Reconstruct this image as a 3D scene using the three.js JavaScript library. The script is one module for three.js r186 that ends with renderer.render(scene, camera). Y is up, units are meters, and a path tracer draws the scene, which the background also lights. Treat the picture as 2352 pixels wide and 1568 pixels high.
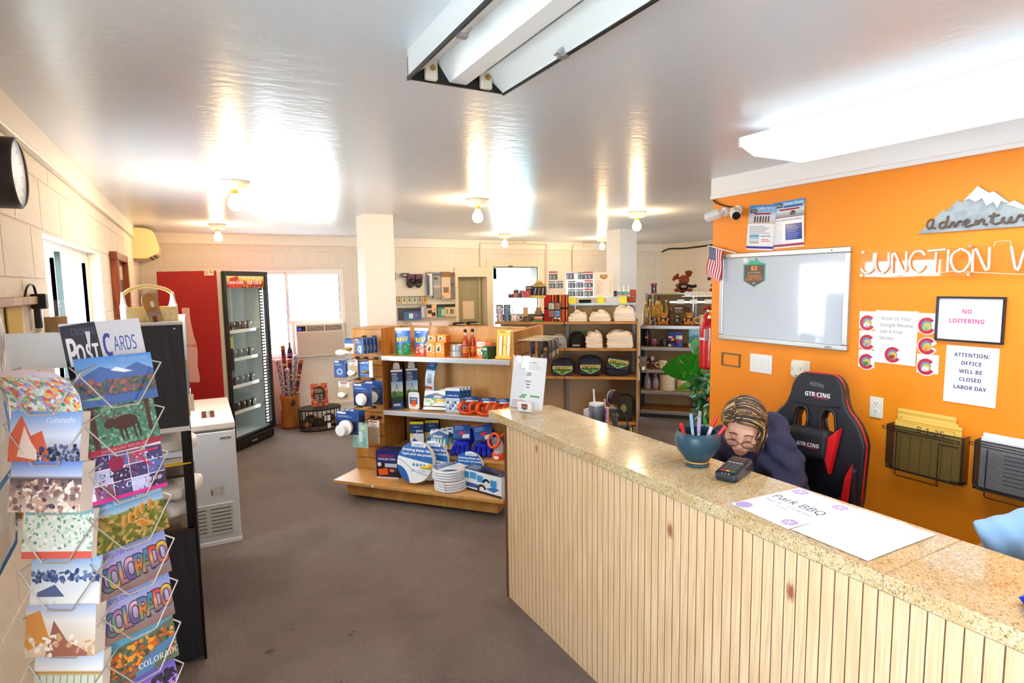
import * as THREE from 'three';
import { RoundedBoxGeometry } from 'three/addons/geometries/RoundedBoxGeometry.js';
import { mergeGeometries, mergeVertices } from 'three/addons/utils/BufferGeometryUtils.js';
import { MarchingCubes } from 'three/addons/objects/MarchingCubes.js';
import { RectAreaLightUniformsLib } from 'three/addons/lights/RectAreaLightUniformsLib.js';
import { FontLoader } from 'three/addons/loaders/FontLoader.js';
import { TextGeometry } from 'three/addons/geometries/TextGeometry.js';

// ---------------------------------------------------------------- camera, sky, exposure
const scene = new THREE.Scene();
const camera = new THREE.PerspectiveCamera(60.845, 1.5, 0.05, 120);
camera.position.set(0, 1.79, 0);
camera.rotation.order = 'YXZ';
camera.rotation.set(-0.10092, -0.49887, -0.0147);
const renderer = new THREE.WebGLRenderer({ antialias: true });
renderer.toneMapping = THREE.LinearToneMapping;
renderer.toneMappingExposure = 1.27;
renderer.shadowMap.enabled = true;
RectAreaLightUniformsLib.init();
scene.background = new THREE.Color(0.76, 0.89, 1.0);      // bright overcast sky
scene.backgroundIntensity = 15;

// ---------------------------------------------------------------- helpers
let seed = 20240;
const rnd = () => { seed = (seed + 0x6d2b79f5) | 0; let t = Math.imul(seed ^ (seed >>> 15), 1 | seed); t = (t + Math.imul(t ^ (t >>> 7), 61 | t)) ^ t; return ((t ^ (t >>> 14)) >>> 0) / 4294967296; };
const rr = (a, b) => a + (b - a) * rnd();
const PI = Math.PI;
const V = (x, y, z) => new THREE.Vector3(x, y, z);

// geometry: uv in metres from the dominant axis of each face
function uvm(g, ox = 0, oy = 0) {
  if (g.index) g = g.toNonIndexed();
  const p = g.attributes.position, n = p.count, uv = new Float32Array(n * 2), a = V(), b = V(), c = V();
  for (let i = 0; i < n; i += 3) {
    a.fromBufferAttribute(p, i); b.fromBufferAttribute(p, i + 1).sub(a); c.fromBufferAttribute(p, i + 2).sub(a); b.cross(c);
    const x = Math.abs(b.x), y = Math.abs(b.y), z = Math.abs(b.z);
    for (let k = i; k < i + 3; k++) {
      const X = p.getX(k), Y = p.getY(k), Z = p.getZ(k);
      if (z >= x && z >= y) { uv[k * 2] = X + ox; uv[k * 2 + 1] = Y + oy; } else if (x >= y) { uv[k * 2] = Z + ox; uv[k * 2 + 1] = Y + oy; } else { uv[k * 2] = X + ox; uv[k * 2 + 1] = Z + oy; }
    }
  }
  g.setAttribute('uv', new THREE.BufferAttribute(uv, 2));
  return g;
}
const bare = (g) => { if (g.index) g = g.toNonIndexed(); for (const k of Object.keys(g.attributes)) if (!['position', 'normal', 'uv'].includes(k)) g.deleteAttribute(k); if (!g.attributes.normal) g.computeVertexNormals(); if (!g.attributes.uv) g = uvm(g); g.clearGroups(); return g; };
const mg = (l) => { l = [].concat(l); return l.length === 1 ? l[0] : mergeGeometries(l.map(bare)); };
// a box by its limits, r = rounded edge
function B(x0, x1, y0, y1, z0, z1, r = 0) {
  const w = Math.abs(x1 - x0), h = Math.abs(y1 - y0), d = Math.abs(z1 - z0);
  const g = r ? new RoundedBoxGeometry(w, h, d, 2, Math.min(r, w / 2.05, h / 2.05, d / 2.05)) : new THREE.BoxGeometry(w, h, d);
  g.translate((x0 + x1) / 2, (y0 + y1) / 2, (z0 + z1) / 2);
  return uvm(g);
}
const bx = (w, h, d, x = 0, y = 0, z = 0, r = 0) => B(x - w / 2, x + w / 2, y - h / 2, y + h / 2, z - d / 2, z + d / 2, r);
const cyl = (r0, r1, h, x = 0, y = 0, z = 0, n = 20) => new THREE.CylinderGeometry(r1, r0, h, n).translate(x, y + h / 2, z);   // r0 below, r1 above, y = foot
const ball = (r, x = 0, y = 0, z = 0, sx = 1, sy = 1, sz = 1, n = 16) => new THREE.SphereGeometry(r, n, Math.round(n * 0.7)).scale(sx, sy, sz).translate(x, y, z);
const lathe = (pts, n = 28) => new THREE.LatheGeometry(pts.map(([x, y]) => new THREE.Vector2(x, y)), n);
const tube = (pts, r, seg = 24, n = 6, curve = true, closed = false) => {
  const v = pts.map((p) => (p.isVector3 ? p : V(...p)));
  if (curve) return new THREE.TubeGeometry(new THREE.CatmullRomCurve3(v, closed, 'centripetal'), seg, r, n, closed);
  return mg(v.slice(1).flatMap((q, i) => [rod(v[i], q, r, n), ...(i ? [new THREE.SphereGeometry(r, n, 5).translate(v[i].x, v[i].y, v[i].z)] : [])]));
};
function rod(a, b, r, n = 8, r2 = r) {
  a = a.isVector3 ? a : V(...a); b = b.isVector3 ? b : V(...b);
  const g = new THREE.CylinderGeometry(r2, r, a.distanceTo(b), n), q = new THREE.Quaternion().setFromUnitVectors(V(0, 1, 0), b.clone().sub(a).normalize());
  return g.applyQuaternion(q).translate((a.x + b.x) / 2, (a.y + b.y) / 2, (a.z + b.z) / 2);
}
const shape = (pts) => { const s = new THREE.Shape(); pts.forEach((p, i) => (i ? (p.length === 4 ? s.quadraticCurveTo(...p) : p.length === 6 ? s.bezierCurveTo(...p) : s.lineTo(...p)) : s.moveTo(...p))); return s; };
const ext = (s, d, bev = 0, seg = 6) => new THREE.ExtrudeGeometry(s, { depth: d - 2 * bev, bevelEnabled: bev > 0, bevelThickness: bev, bevelSize: bev, bevelSegments: 2, curveSegments: seg }).translate(0, 0, bev);
const tr = (g, x = 0, y = 0, z = 0, rx = 0, ry = 0, rz = 0) => g.applyMatrix4(new THREE.Matrix4().compose(V(x, y, z), new THREE.Quaternion().setFromEuler(new THREE.Euler(rx, ry, rz, 'YXZ')), V(1, 1, 1)));

// scene objects
const taken = {};
const numbered = (n) => { taken[n] = (taken[n] ?? -1) + 1; return taken[n] ? `${n}_${String(taken[n]).padStart(3, '0')}` : n; };
function put(name, geos, m, parent) { const o = new THREE.Mesh(mg(geos), m); o.name = parent ? name : numbered(name); (parent ?? scene).add(o); return o; }
function tag(o, label, category, group) { o.userData = { label, category }; if (group) o.userData.group = group; return o; }
function thing(name, label, category, [x, y, z] = [0, 0, 0], turn = 0, group) { const o = new THREE.Group(); o.name = numbered(name); scene.add(o); o.position.set(x, y, z); o.rotation.y = turn; return tag(o, label, category, group); }
function solo(name, geos, m, label, category, [x, y, z] = [0, 0, 0], turn = 0, group) { const o = put(name, geos, m); o.position.set(x, y, z); o.rotation.y = turn; return tag(o, label, category, group); }
function dup(root, [x, y, z], turn, label, group) { const r = root.clone(); r.name = numbered(root.name.replace(/_\d{3}$/, '')); scene.add(r); r.position.set(x, y, z); r.rotation.y = turn; r.userData = { ...root.userData }; if (label) r.userData.label = label; if (group) r.userData.group = group; return r; }
function struct(name, geos, m, parent) { const o = put(name, geos, m, parent); if (!parent) o.userData.kind = 'structure'; return o; }
function structGroup(name) { const o = new THREE.Group(); o.name = numbered(name); o.userData.kind = 'structure'; scene.add(o); return o; }

// textures
function lattice(n, s) { const a = new Float32Array(n * n); let q = s * 7919 + 13; for (let i = 0; i < a.length; i++) { q = (Math.imul(q, 1664525) + 1013904223) | 0; a[i] = (q >>> 8) / 16777216; } return a; }
const LAT = [0, 1, 2, 3].map((s) => lattice(256, s + 1));
function vn(x, y, px, py, s = 0) {              // value noise that repeats every px, py
  const ix = Math.floor(x), iy = Math.floor(y), fx = x - ix, fy = y - iy, u = fx * fx * (3 - 2 * fx), v = fy * fy * (3 - 2 * fy), L = LAT[s];
  const w = (i, p) => ((i % p) + p) % p, X0 = w(ix, px), X1 = w(ix + 1, px), Y0 = w(iy, py), Y1 = w(iy + 1, py), g = (a, b) => L[(b & 255) * 256 + (a & 255)];
  return (g(X0, Y0) * (1 - u) + g(X1, Y0) * u) * (1 - v) + (g(X0, Y1) * (1 - u) + g(X1, Y1) * u) * v;
}
const fbm = (u, v, f, oct = 4, s = 0, fy = f) => { let a = 0, k = 0.5, n = 0; for (let o = 0; o < oct; o++) { a += k * vn(u * f, v * fy, f, fy, (s + o) & 3); n += k; k *= 0.5; f *= 2; fy *= 2; } return a / n; };
function tex(w, h, fn, srgb = true, rep = 1, repy = rep) {
  const d = new Uint8Array(w * h * 4);
  for (let y = 0, i = 0; y < h; y++) for (let x = 0; x < w; x++, i += 4) { const c = fn(x / w, y / h, x, y); if (typeof c === 'number') d[i] = d[i + 1] = d[i + 2] = Math.max(0, Math.min(255, c * 255)); else for (let k = 0; k < 3; k++) d[i + k] = Math.max(0, Math.min(255, c[k] * 255)); d[i + 3] = 255; }
  const t = new THREE.DataTexture(d, w, h, THREE.RGBAFormat); t.wrapS = t.wrapT = THREE.RepeatWrapping; t.magFilter = THREE.LinearFilter; if (srgb) t.colorSpace = THREE.SRGBColorSpace; t.repeat.set(rep, repy); t.needsUpdate = true; return t;
}
const mixc = (a, b, t) => a.map((x, i) => x + (b[i] - x) * t);
const hexc = (h) => [(h >> 16) / 255, ((h >> 8) & 255) / 255, (h & 255) / 255];
const M = (color, roughness = 0.6, metalness = 0, extra = {}) => new THREE.MeshPhysicalMaterial({ color, roughness, metalness, ...extra });
const grain = tex(256, 256, (u, v) => fbm(u, v, 64, 2, 1), false, 4);
const lumps = tex(256, 256, (u, v) => fbm(u, v, 16, 3, 2), false, 2);
const woodTex = (a, b, s, f = 26, rep = 1) => tex(512, 512, (u, v) => { const w = fbm(u, v, 3, 2, s) * 0.35, l = vn((u + w) * f, v * 2, f, 2, s) * 0.6 + fbm(u + w * 0.2, v, 96, 2, s + 1, 4) * 0.55; return mixc(hexc(a), hexc(b), Math.min(1, Math.max(0, l * 1.3 - 0.25))); }, true, rep);
const wood = (a, b, s, rough = 0.5, f, rep, extra = {}) => M(0xffffff, rough, 0, { map: woodTex(a, b, s, f, rep), ...extra });

const MT = {
  white: M(0xf2f2ee, 0.5), paper: M(0xf6f6f4, 0.85), black: M(0x14141a, 0.45), blackGloss: M(0x0d0d12, 0.16), steel: M(0xb8bcc0, 0.32, 0.85), chrome: M(0xd8dadd, 0.15, 1), wire: M(0xcfcdc8, 0.3, 0.6),
  darkwire: M(0x3c3a38, 0.4, 0.6), grey: M(0x8f9398, 0.5, 0.3), red: M(0xc4101c, 0.4), orange: M(0xf2500f, 0.4), blue: M(0x1c4fa0, 0.45), navy: M(0x1a2745, 0.8), cream: M(0xefe2c4, 0.6), card: M(0xb98f5c, 0.85), yellow: M(0xf2c21a, 0.6),
  acrylic: M(0xffffff, 0.03, 0, { transmission: 1, thickness: 0, ior: 1.45 }), glass: M(0xffffff, 0.02, 0, { transmission: 1, thickness: 0, ior: 1.5 }), plasticWhite: M(0xf4f4f4, 0.35), brass: M(0xb08d45, 0.35, 0.8), black2: M(0x24242a, 0.8),
};

// printed matter: one sheet of many small pictures shared by one material per page
class Page {
  constructor(size = 2048) { this.c = document.createElement('canvas'); this.c.width = this.c.height = size; this.g = this.c.getContext('2d'); this.g.fillStyle = '#fff'; this.g.fillRect(0, 0, size, size); this.x = this.y = 2; this.row = 0; this.s = size; this.rough = {}; this.t = new THREE.CanvasTexture(this.c); this.t.colorSpace = THREE.SRGBColorSpace; }
  mat(rough = 0.5, extra = {}) { const k = rough + JSON.stringify(Object.keys(extra)); return (this.rough[k] ??= M(0xffffff, rough, 0, { map: this.t, ...extra })); }
}
const PAGES = [new Page(), new Page()];
function art(w, h, draw, page = 0) {
  let P = PAGES[page]; w = Math.round(w); h = Math.round(h);
  if (P.x + w + 4 > P.s) { P.x = 2; P.y += P.row + 4; P.row = 0; }
  if (P.y + h + 4 > P.s) throw new Error('page full');
  const g = P.g; g.save(); g.beginPath(); g.rect(P.x - 1, P.y - 1, w + 2, h + 2); g.clip(); g.translate(P.x, P.y); draw(g, w, h); g.restore();
  const a = { u0: P.x / P.s, u1: (P.x + w) / P.s, v1: 1 - P.y / P.s, v0: 1 - (P.y + h) / P.s, w, h, page };
  P.x += w + 4; P.row = Math.max(P.row, h); return a;
}
const swatch = {};
const plain = (css, page = 0) => (swatch[css + page] ??= art(8, 8, (g) => { g.fillStyle = css; g.fillRect(-1, -1, 10, 10); }, page));
// a box whose faces show pieces of the sheet: f front (+z), b back, r (+x), l (-x), t top, d bottom
function pbox(w, h, dp, a, x = 0, y = 0, z = 0) {
  const g = new THREE.BoxGeometry(w, h, dp).translate(x, y, z), uv = g.attributes.uv, side = [a.r ?? a.e, a.l ?? a.r ?? a.e, a.t ?? a.e, a.d ?? a.e, a.f ?? a.e, a.b ?? a.e];
  for (let k = 0; k < 6; k++) for (let i = 0; i < 4; i++) { const j = k * 4 + i, q = side[k]; uv.setXY(j, q.u0 + (q.u1 - q.u0) * uv.getX(j), q.v0 + (q.v1 - q.v0) * uv.getY(j)); }
  return g;
}
const pm = (a, rough = 0.5, extra) => PAGES[a.page].mat(rough, extra);
// any geometry painted with one piece: uv 0..1 is stretched over it
function paint(g, a) { const uv = g.attributes.uv; for (let i = 0; i < uv.count; i++) uv.setXY(i, a.u0 + (a.u1 - a.u0) * Math.min(1, Math.max(0, uv.getX(i))), a.v0 + (a.v1 - a.v0) * Math.min(1, Math.max(0, uv.getY(i)))); return g; }
function planar(g) { g.computeBoundingBox(); const b = g.boundingBox, p = g.attributes.position, uv = new Float32Array(p.count * 2); for (let i = 0; i < p.count; i++) { uv[i * 2] = (p.getX(i) - b.min.x) / (b.max.x - b.min.x); uv[i * 2 + 1] = (p.getY(i) - b.min.y) / (b.max.y - b.min.y); } g.setAttribute('uv', new THREE.BufferAttribute(uv, 2)); return g; }
// a bent sheet (card, paper) of real thickness, front towards +z, foot at y = 0; bend(x, y) gives z
function sheet(w, h, t, bend, a, nx = 8, ny = 8, back) {
  const f = new THREE.PlaneGeometry(w, h, nx, ny).translate(0, h / 2, 0), r = f.clone().applyMatrix4(new THREE.Matrix4().makeScale(1, 1, 1));
  const p = f.attributes.position; for (let i = 0; i < p.count; i++) p.setZ(i, bend(p.getX(i), p.getY(i)));
  const q = r.attributes.position; for (let i = 0; i < q.count; i++) q.setZ(i, bend(q.getX(i), q.getY(i)) - t);
  const id = r.index.array; for (let i = 0; i < id.length; i += 3) { const k = id[i]; id[i] = id[i + 1]; id[i + 1] = k; }
  f.computeVertexNormals(); r.computeVertexNormals();
  return mg([paint(f, a), paint(r, back ?? plain('#f4f2ee', a.page))]);
}
const T = (g, s, x, y, size, css = '#fff', font = 'bold', align = 'center', fam = 'sans-serif') => { g.fillStyle = css; g.font = `${font} ${size}px ${fam}`; g.textAlign = align; g.textBaseline = 'middle'; g.fillText(s, x, y); };
const fillR = (g, css, x, y, w, h) => { g.fillStyle = css; g.fillRect(x, y, w, h); };
const lines = (g, x, y, w, n, step, css = '#9aa', th = 2) => { g.fillStyle = css; for (let i = 0; i < n; i++) g.fillRect(x, y + i * step, w * (0.7 + 0.3 * ((i * 37) % 10) / 10), th); };
const grad = (g, w, h, stops, vert = true) => { const q = vert ? g.createLinearGradient(0, 0, 0, h) : g.createLinearGradient(0, 0, w, 0); stops.forEach(([p, c]) => q.addColorStop(p, c)); g.fillStyle = q; g.fillRect(-1, -1, w + 2, h + 2); };
const blobs = (g, n, x, y, w, h, r0, r1, cols) => { for (let i = 0; i < n; i++) { g.fillStyle = cols[Math.floor(rnd() * cols.length)]; g.beginPath(); g.ellipse(x + rnd() * w, y + rnd() * h, rr(r0, r1), rr(r0, r1) * 0.7, rnd() * 3, 0, 7); g.fill(); } };
const poly = (g, css, pts) => { g.fillStyle = css; g.beginPath(); pts.forEach(([x, y], i) => (i ? g.lineTo(x, y) : g.moveTo(x, y))); g.closePath(); g.fill(); };
// ---------------------------------------------------------------- the room
const XL = -0.52, ZB = -8.0, XR = 7.45, ZF = 2.2, HC = 2.43, XO = 2.975, ZO = -2.72;
const blockPaint = M(0xefe7da, 0.62, 0, { bumpMap: tex(256, 256, (u, v) => fbm(u, v, 48, 3, 0) * 0.7 + fbm(u, v, 8, 2, 3) * 0.3, false, 5), bumpScale: 0.0035, map: tex(128, 128, (u, v) => { const n = fbm(u, v, 12, 3, 1); return [0.965 + n * 0.03, 0.955 + n * 0.035, 0.94 + n * 0.04]; }, true, 2) });
const mortar = M(0xe2d9c9, 0.8);
const trimPaint = M(0xf1ebdf, 0.4);
const ceilPaint = M(0xd8e0ea, 0.24, 0, { specularIntensity: 1, bumpMap: tex(512, 512, (u, v) => fbm(u, v, 40, 3, 2) * 0.55 + fbm(u, v, 6, 2, 1, 24) * 0.45, false, 1.2), bumpScale: 0.0011 });
const orangePaint = M(new THREE.Color().setRGB(0.93, 0.285, 0.006), 0.5, 0, { bumpMap: grain, bumpScale: 0.0006 });

// rectangle u0..u1, y0..y1 with rectangular holes, as boxes
function holed(u0, u1, y0, y1, holes, t, front = 0) {
  const us = [...new Set([u0, u1, ...holes.flatMap((h) => [h[0], h[1]])])].filter((u) => u >= u0 && u <= u1).sort((a, b) => a - b), out = [];
  for (let i = 0; i + 1 < us.length; i++) {
    const m = (us[i] + us[i + 1]) / 2, hs = holes.filter((h) => h[0] < m && h[1] > m).sort((a, b) => a[2] - b[2]); let y = y0;
    for (const h of hs) { if (h[2] > y) out.push(B(us[i], us[i + 1], y, h[2], front - t, front)); y = h[3]; }
    if (y < y1) out.push(B(us[i], us[i + 1], y, y1, front - t, front));
  }
  return out;
}
const blockGeo = {};
function blockShape(w, h) {
  const k = w.toFixed(3) + 'x' + h.toFixed(3);
  if (blockGeo[k]) return blockGeo[k];
  const a = w / 2 - 0.0022, b = h / 2 - 0.0022, c = 0.0032, d = 0.012, P = [[-a, -b, -d], [a, -b, -d], [a, b, -d], [-a, b, -d], [-a, -b, -c], [a, -b, -c], [a, b, -c], [-a, b, -c], [-a + c, -b + c, 0], [a - c, -b + c, 0], [a - c, b - c, 0], [-a + c, b - c, 0]];
  const id = [8, 9, 10, 8, 10, 11]; for (let i = 0; i < 4; i++) { const j = (i + 1) % 4; for (const o of [4, 0]) id.push(o + i, o + j, o + 4 + j, o + i, o + 4 + j, o + 4 + i); }
  const g = new THREE.BufferGeometry(); g.setAttribute('position', new THREE.Float32BufferAttribute(id.flatMap((i) => P[i]), 3)); g.computeVertexNormals();
  return (blockGeo[k] = uvm(g, rnd(), rnd()));
}
function blocks(group, u0, u1, k0, k1, holes, shift) {
  for (let k = k0; k <= k1; k++) {
    const y0 = 0.03 + k * 0.2, y1 = Math.min(y0 + 0.2, HC), off = shift + (k & 1 ? 0.2 : 0);
    for (let u = Math.floor((u0 - off) / 0.4) * 0.4 + off; u < u1; u += 0.4) {
      let parts = [[Math.max(u, u0), Math.min(u + 0.4, u1), y0, y1]];
      for (const h of holes) parts = parts.flatMap(([a, b, c, d]) => {
        if (h[0] >= b - 1e-4 || h[1] <= a + 1e-4 || h[2] >= d - 1e-4 || h[3] <= c + 1e-4) return [[a, b, c, d]];
        const o = []; if (h[0] > a) o.push([a, h[0], c, d]); if (h[1] < b) o.push([h[1], b, c, d]);
        const l = Math.max(a, h[0]), r = Math.min(b, h[1]); if (h[2] > c) o.push([l, r, c, h[2]]); if (h[3] < d) o.push([l, r, h[3], d]);
        return o;
      });
      for (const [a, b, c, d] of parts) if (b - a > 0.02 && d - c > 0.02) { const m = put('block', blockShape(b - a, d - c), blockPaint, group); m.position.set((a + b) / 2, (c + d) / 2, 0); }
    }
  }
}

// floor: low loop carpet, worn and spotted
const carpetMap = tex(2048, 2048, (u, v, x, y) => {
  const loop = Math.sin(x * 1.35 + Math.sin(y * 0.9) * 0.8) * Math.sin(y * 1.15 + Math.sin(x * 0.35)) * 0.5 + 0.5, n = vn(x * 0.8, y * 0.8, 1638, 1638, 1), big = fbm(u, v, 5, 4, 2), fl = vn(x * 0.33, y * 0.5, 682, 1024, 3);
  let c = mixc([0.37, 0.32, 0.295], [0.66, 0.605, 0.575], loop * 0.42 + n * 0.42 + fl * 0.12);
  c = mixc(c, [0.28, 0.23, 0.21], Math.max(0, 0.55 - big) * 0.9);
  for (const [sx, sy, r, k] of [[0.273, 0.417, 0.011, 0.5], [0.40, 0.438, 0.006, 0.45], [0.408, 0.43, 0.004, 0.5], [0.315, 0.37, 0.003, 0.55], [0.36, 0.55, 0.004, 0.4], [0.23, 0.62, 0.02, 0.35], [0.25, 0.66, 0.014, 0.35]]) { const q = Math.hypot(u - sx, (v - sy) * 1.3) / r * (0.7 + fbm(u, v, 90, 2, 1) * 0.7); if (q < 1) c = mixc(c, [0.17, 0.14, 0.13], k * (1 - q * q)); }
  return c;
}, true, 1 / 3);
const carpet = M(0xffffff, 0.95, 0, { map: carpetMap, bumpMap: tex(256, 256, (u, v) => Math.abs(Math.sin(u * PI * 24)) * Math.abs(Math.sin(v * PI * 28 + Math.floor(u * 24) * 1.7)) * 0.7 + fbm(u, v, 64, 2, 1) * 0.3, false, 4), bumpScale: 0.004 });
const floor = struct('floor', uvm(new THREE.BoxGeometry(XR - XL + 0.4, 0.1, ZF - ZB + 0.4).translate((XR + XL) / 2, -0.05, (ZF + ZB) / 2), 0.6, 4.2), carpet);
struct('ceiling', uvm(new THREE.BoxGeometry(XR - XL + 0.4, 0.1, ZF - ZB + 0.4).translate((XR + XL) / 2, HC + 0.05, (ZF + ZB) / 2)), ceilPaint);

// left wall: painted concrete block, local x runs to the back
const winL = [3.0, 4.66, 0.95, 2.02], winL2 = [-0.95, 0.9, 0.83, 2.03];
const wallLeft = structGroup('wall_left'); wallLeft.position.set(XL, 0, 0); wallLeft.rotation.y = PI / 2;
put('mortar', holed(-ZF - 0.15, -ZB + 0.15, 0, HC, [winL, winL2], 0.18, -0.0035), mortar, wallLeft);
blocks(wallLeft, 1.45, -ZB, 0, 11, [winL], 0.6);
// back wall
const winB = [0.42, 1.79, 0.84, 2.005], doorB = [4.03, 4.845, -0.1, 2.035], nook = [3.44, 3.915, -0.1, 1.885];
const wallBack = structGroup('wall_back'); wallBack.position.set(0, 0, ZB);
put('mortar', holed(XL - 0.15, XR + 0.15, 0, HC, [winB, doorB, nook], 0.18, -0.0035), mortar, wallBack);
blocks(wallBack, XL, XR, 0, 11, [winB, doorB, nook], 0.12);
// far right wall, local x runs to the front
const wallFar = structGroup('wall_far_right'); wallFar.position.set(XR, 0, 0); wallFar.rotation.y = -PI / 2;
put('mortar', holed(ZB - 0.15, ZF + 0.15, 0, HC, [], 0.18, -0.0035), mortar, wallFar);
blocks(wallFar, ZB, -4.4, 3, 11, [], 0.2);
// wall behind the camera with a shop window and a glazed door
const winF = [0.1, 2.6, 0.2, 2.15];
struct('wall_front', holed(XL - 0.15, XR + 0.15, 0, HC, [winF], 0.18, 0).map((g) => g.rotateY(PI).translate(XR + XL, 0, ZF)), blockPaint);
// orange partition beside the counter
struct('wall_right', B(XO, XO + 0.13, 0, HC, ZO, ZF), orangePaint);
// columns
const pillarPaint = M(0xe9e6e2, 0.55, 0, { bumpMap: grain, bumpScale: 0.0005 });
struct('pillar', B(1.38, 1.66, 0, HC, -5.56, -5.3, 0.004), pillarPaint);
struct('pillar', B(4.66, 4.93, 0, HC, -6.0, -5.73, 0.004), pillarPaint);
// cornice boards
const cor = (L) => [B(0, L, 2.315, HC, 0, 0.02), B(0, L, 2.305, 2.325, 0, 0.028, 0.006)];
struct('trim_1', cor(ZF - ZB).map((g) => g.rotateY(PI / 2).translate(XL, 0, ZF)), trimPaint);
struct('trim_2', cor(XR - XL).map((g) => g.translate(XL, 0, ZB)), trimPaint);
struct('trim_3', [B(XO - 0.02, XO, 2.318, HC, ZO - 0.004, ZF), B(XO - 0.03, XO, 2.3, 2.325, ZO - 0.004, ZF, 0.006)], M(0xf4f4f6, 0.4));
// baseboard heater cover on the back wall
struct('baseboard_back', [B(0.9, 3.4, 0.02, 0.2, ZB, ZB + 0.05, 0.008), B(0.9, 3.4, 0.19, 0.205, ZB, ZB + 0.065)], M(0xe4dccf, 0.5));

// windows: w wide, sliding sashes, set in the wall; local z = 0 is the room face, outside is -z
function slider(name, w, h, split, fr = 0.035, depth = -0.1) {
  const G = structGroup(name), v = M(0xf3f3ef, 0.4);
  put('window_frame', [B(0, w, 0, fr, depth - 0.04, depth + 0.03), B(0, w, h - fr, h, depth - 0.04, depth + 0.03), B(0, fr, fr, h - fr, depth - 0.04, depth + 0.03), B(w - fr, w, fr, h - fr, depth - 0.04, depth + 0.03)], v, G);
  split.forEach(([a, b, y0], i) => {
    const z = depth + (i % 2 ? 0.012 : -0.022), s = 0.03;
    const q = put('sash', [B(a, b, y0, y0 + s, z - 0.012, z + 0.012), B(a, b, h - fr - s, h - fr, z - 0.012, z + 0.012), B(a, a + s, y0 + s, h - fr - s, z - 0.012, z + 0.012), B(b - s, b, y0 + s, h - fr - s, z - 0.012, z + 0.012)], v, G);
    put('gasket', [B(a + s - 0.004, a + s, y0 + s, h - fr - s, z - 0.006, z + 0.0125), B(b - s, b - s + 0.004, y0 + s, h - fr - s, z - 0.006, z + 0.0125), B(a - 0.003, a, y0, h - fr, z - 0.012, z + 0.013)], M(0x3c4a48, 0.6), q); put('pane', B(a + s, b - s, y0 + s, h - fr - s, z - 0.002, z + 0.002), MT.glass, q);
  });
  put('window_sill', B(0.001, w - 0.001, -0.012, 0.004, -0.17, 0.012), v, G);
  return G;
}
const w1 = slider('window_1', 1.66, 1.07, [[0.035, 0.87, 0.035], [0.8, 1.625, 0.035]]); w1.position.set(XL, 0.95, -3.0); w1.rotation.y = PI / 2;
const w2 = slider('window_2', 1.37, 1.165, [[0.035, 0.665, 0.035], [0.635, 1.335, 0.47]], 0.04, -0.05); w2.position.set(0.42, 0.84, ZB);
put('window_rail', B(0.665, 1.33, 0.445, 0.475, -0.07, -0.03), M(0xf3f3ef, 0.4), w2);
const w4 = slider('window_4', 1.85, 1.2, [[0.035, 0.95, 0.035], [0.9, 1.815, 0.035]]); w4.position.set(XL, 0.83, 0.95); w4.rotation.y = PI / 2;
const w5 = slider('window_5', 2.5, 1.95, [[0.035, 1.27, 0.035], [1.23, 2.465, 0.035]]); w5.position.set(XR + XL - 0.1, 0.2, ZF); w5.rotation.y = PI;

// way out to the glazed porch behind the back wall
const d2 = structGroup('door_2'); d2.position.set(0, 0, ZB);
put('casing', [B(3.93, 4.03, 0, 2.12, 0, 0.025), B(4.845, 4.945, 0, 2.12, 0, 0.025), B(4.03, 4.845, 2.035, 2.12, 0, 0.025)], M(0xe9dcc0, 0.45), d2);
put('jamb', [B(4.03, 4.045, 0, 2.035, -0.2, 0), B(4.83, 4.845, 0, 2.035, -0.2, 0), B(4.045, 4.83, 2.02, 2.035, -0.2, 0)], M(0x6a6358, 0.5), d2);
put('closer', B(4.3, 4.37, 2.035, 2.05, 0.025, 0.04, 0.004), MT.black, d2);
const porchPaint = M(0xb9dfe4, 0.5);
const porch = structGroup('wall_porch'); porch.position.set(0, 0, ZB - 0.2);
put('porch_floor', B(3.4, 5.6, -0.1, 0, -1.4, 0), M(0x9a958c, 0.9), porch);
put('porch_header', [B(3.4, 5.6, 1.86, 2.2, -1.42, -1.34), B(3.4, 5.6, 2.2, 2.3, -1.42, 0.0)], porchPaint, porch);
put('porch_post', [B(4.83, 4.89, 0, 2.2, -1.4, -1.34), B(5.5, 5.58, 0, 2.2, -1.4, -1.34), B(3.42, 3.5, 0, 2.2, -1.4, -1.34)], porchPaint, porch);
put('porch_side', B(5.3, 5.36, 0, 2.2, -1.34, 0), porchPaint, porch);
put('porch_wall', [B(3.5, 5.5, 0, 0.75, -1.4, -1.34)], porchPaint, porch);
// narrow closet door beside it, a sheet of paper stuck on it
const d1 = structGroup('door_1'); d1.position.set(0, 0, ZB);
put('casing', [B(3.385, 3.44, 0, 2.03, 0, 0.05), B(3.915, 3.93, 0, 2.03, 0, 0.05), B(3.44, 3.915, 1.885, 2.03, 0, 0.05)], M(0xe9dcc0, 0.45), d1);
put('door_leaf', B(3.44, 3.915, 0, 1.885, -0.14, -0.1), M(0xa59a74, 0.45), d1);
put('door_stile', [B(3.83, 3.87, 0, 1.885, -0.1, -0.085), B(3.885, 3.915, 0, 1.885, -0.1, -0.06)], M(0xb5a884, 0.45), d1);
solo('paper_sheet', B(0, 0.19, 0, 0.27, 0, 0.001), M(0xe8cfae, 0.8), 'blank cream sheet stuck on the narrow closet door', 'paper', [3.57, 1.25, ZB - 0.098]);
// ground and a pale building outside
struct('ground_outside', [B(-30, 30, -0.3, -0.15, -40, ZB - 1.7), B(-30, XL - 0.25, -0.3, -0.15, ZB - 1.7, 14), B(XL - 0.25, 30, -0.3, -0.15, ZF + 0.3, 14)], M(0xdedbd4, 0.95));
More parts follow.
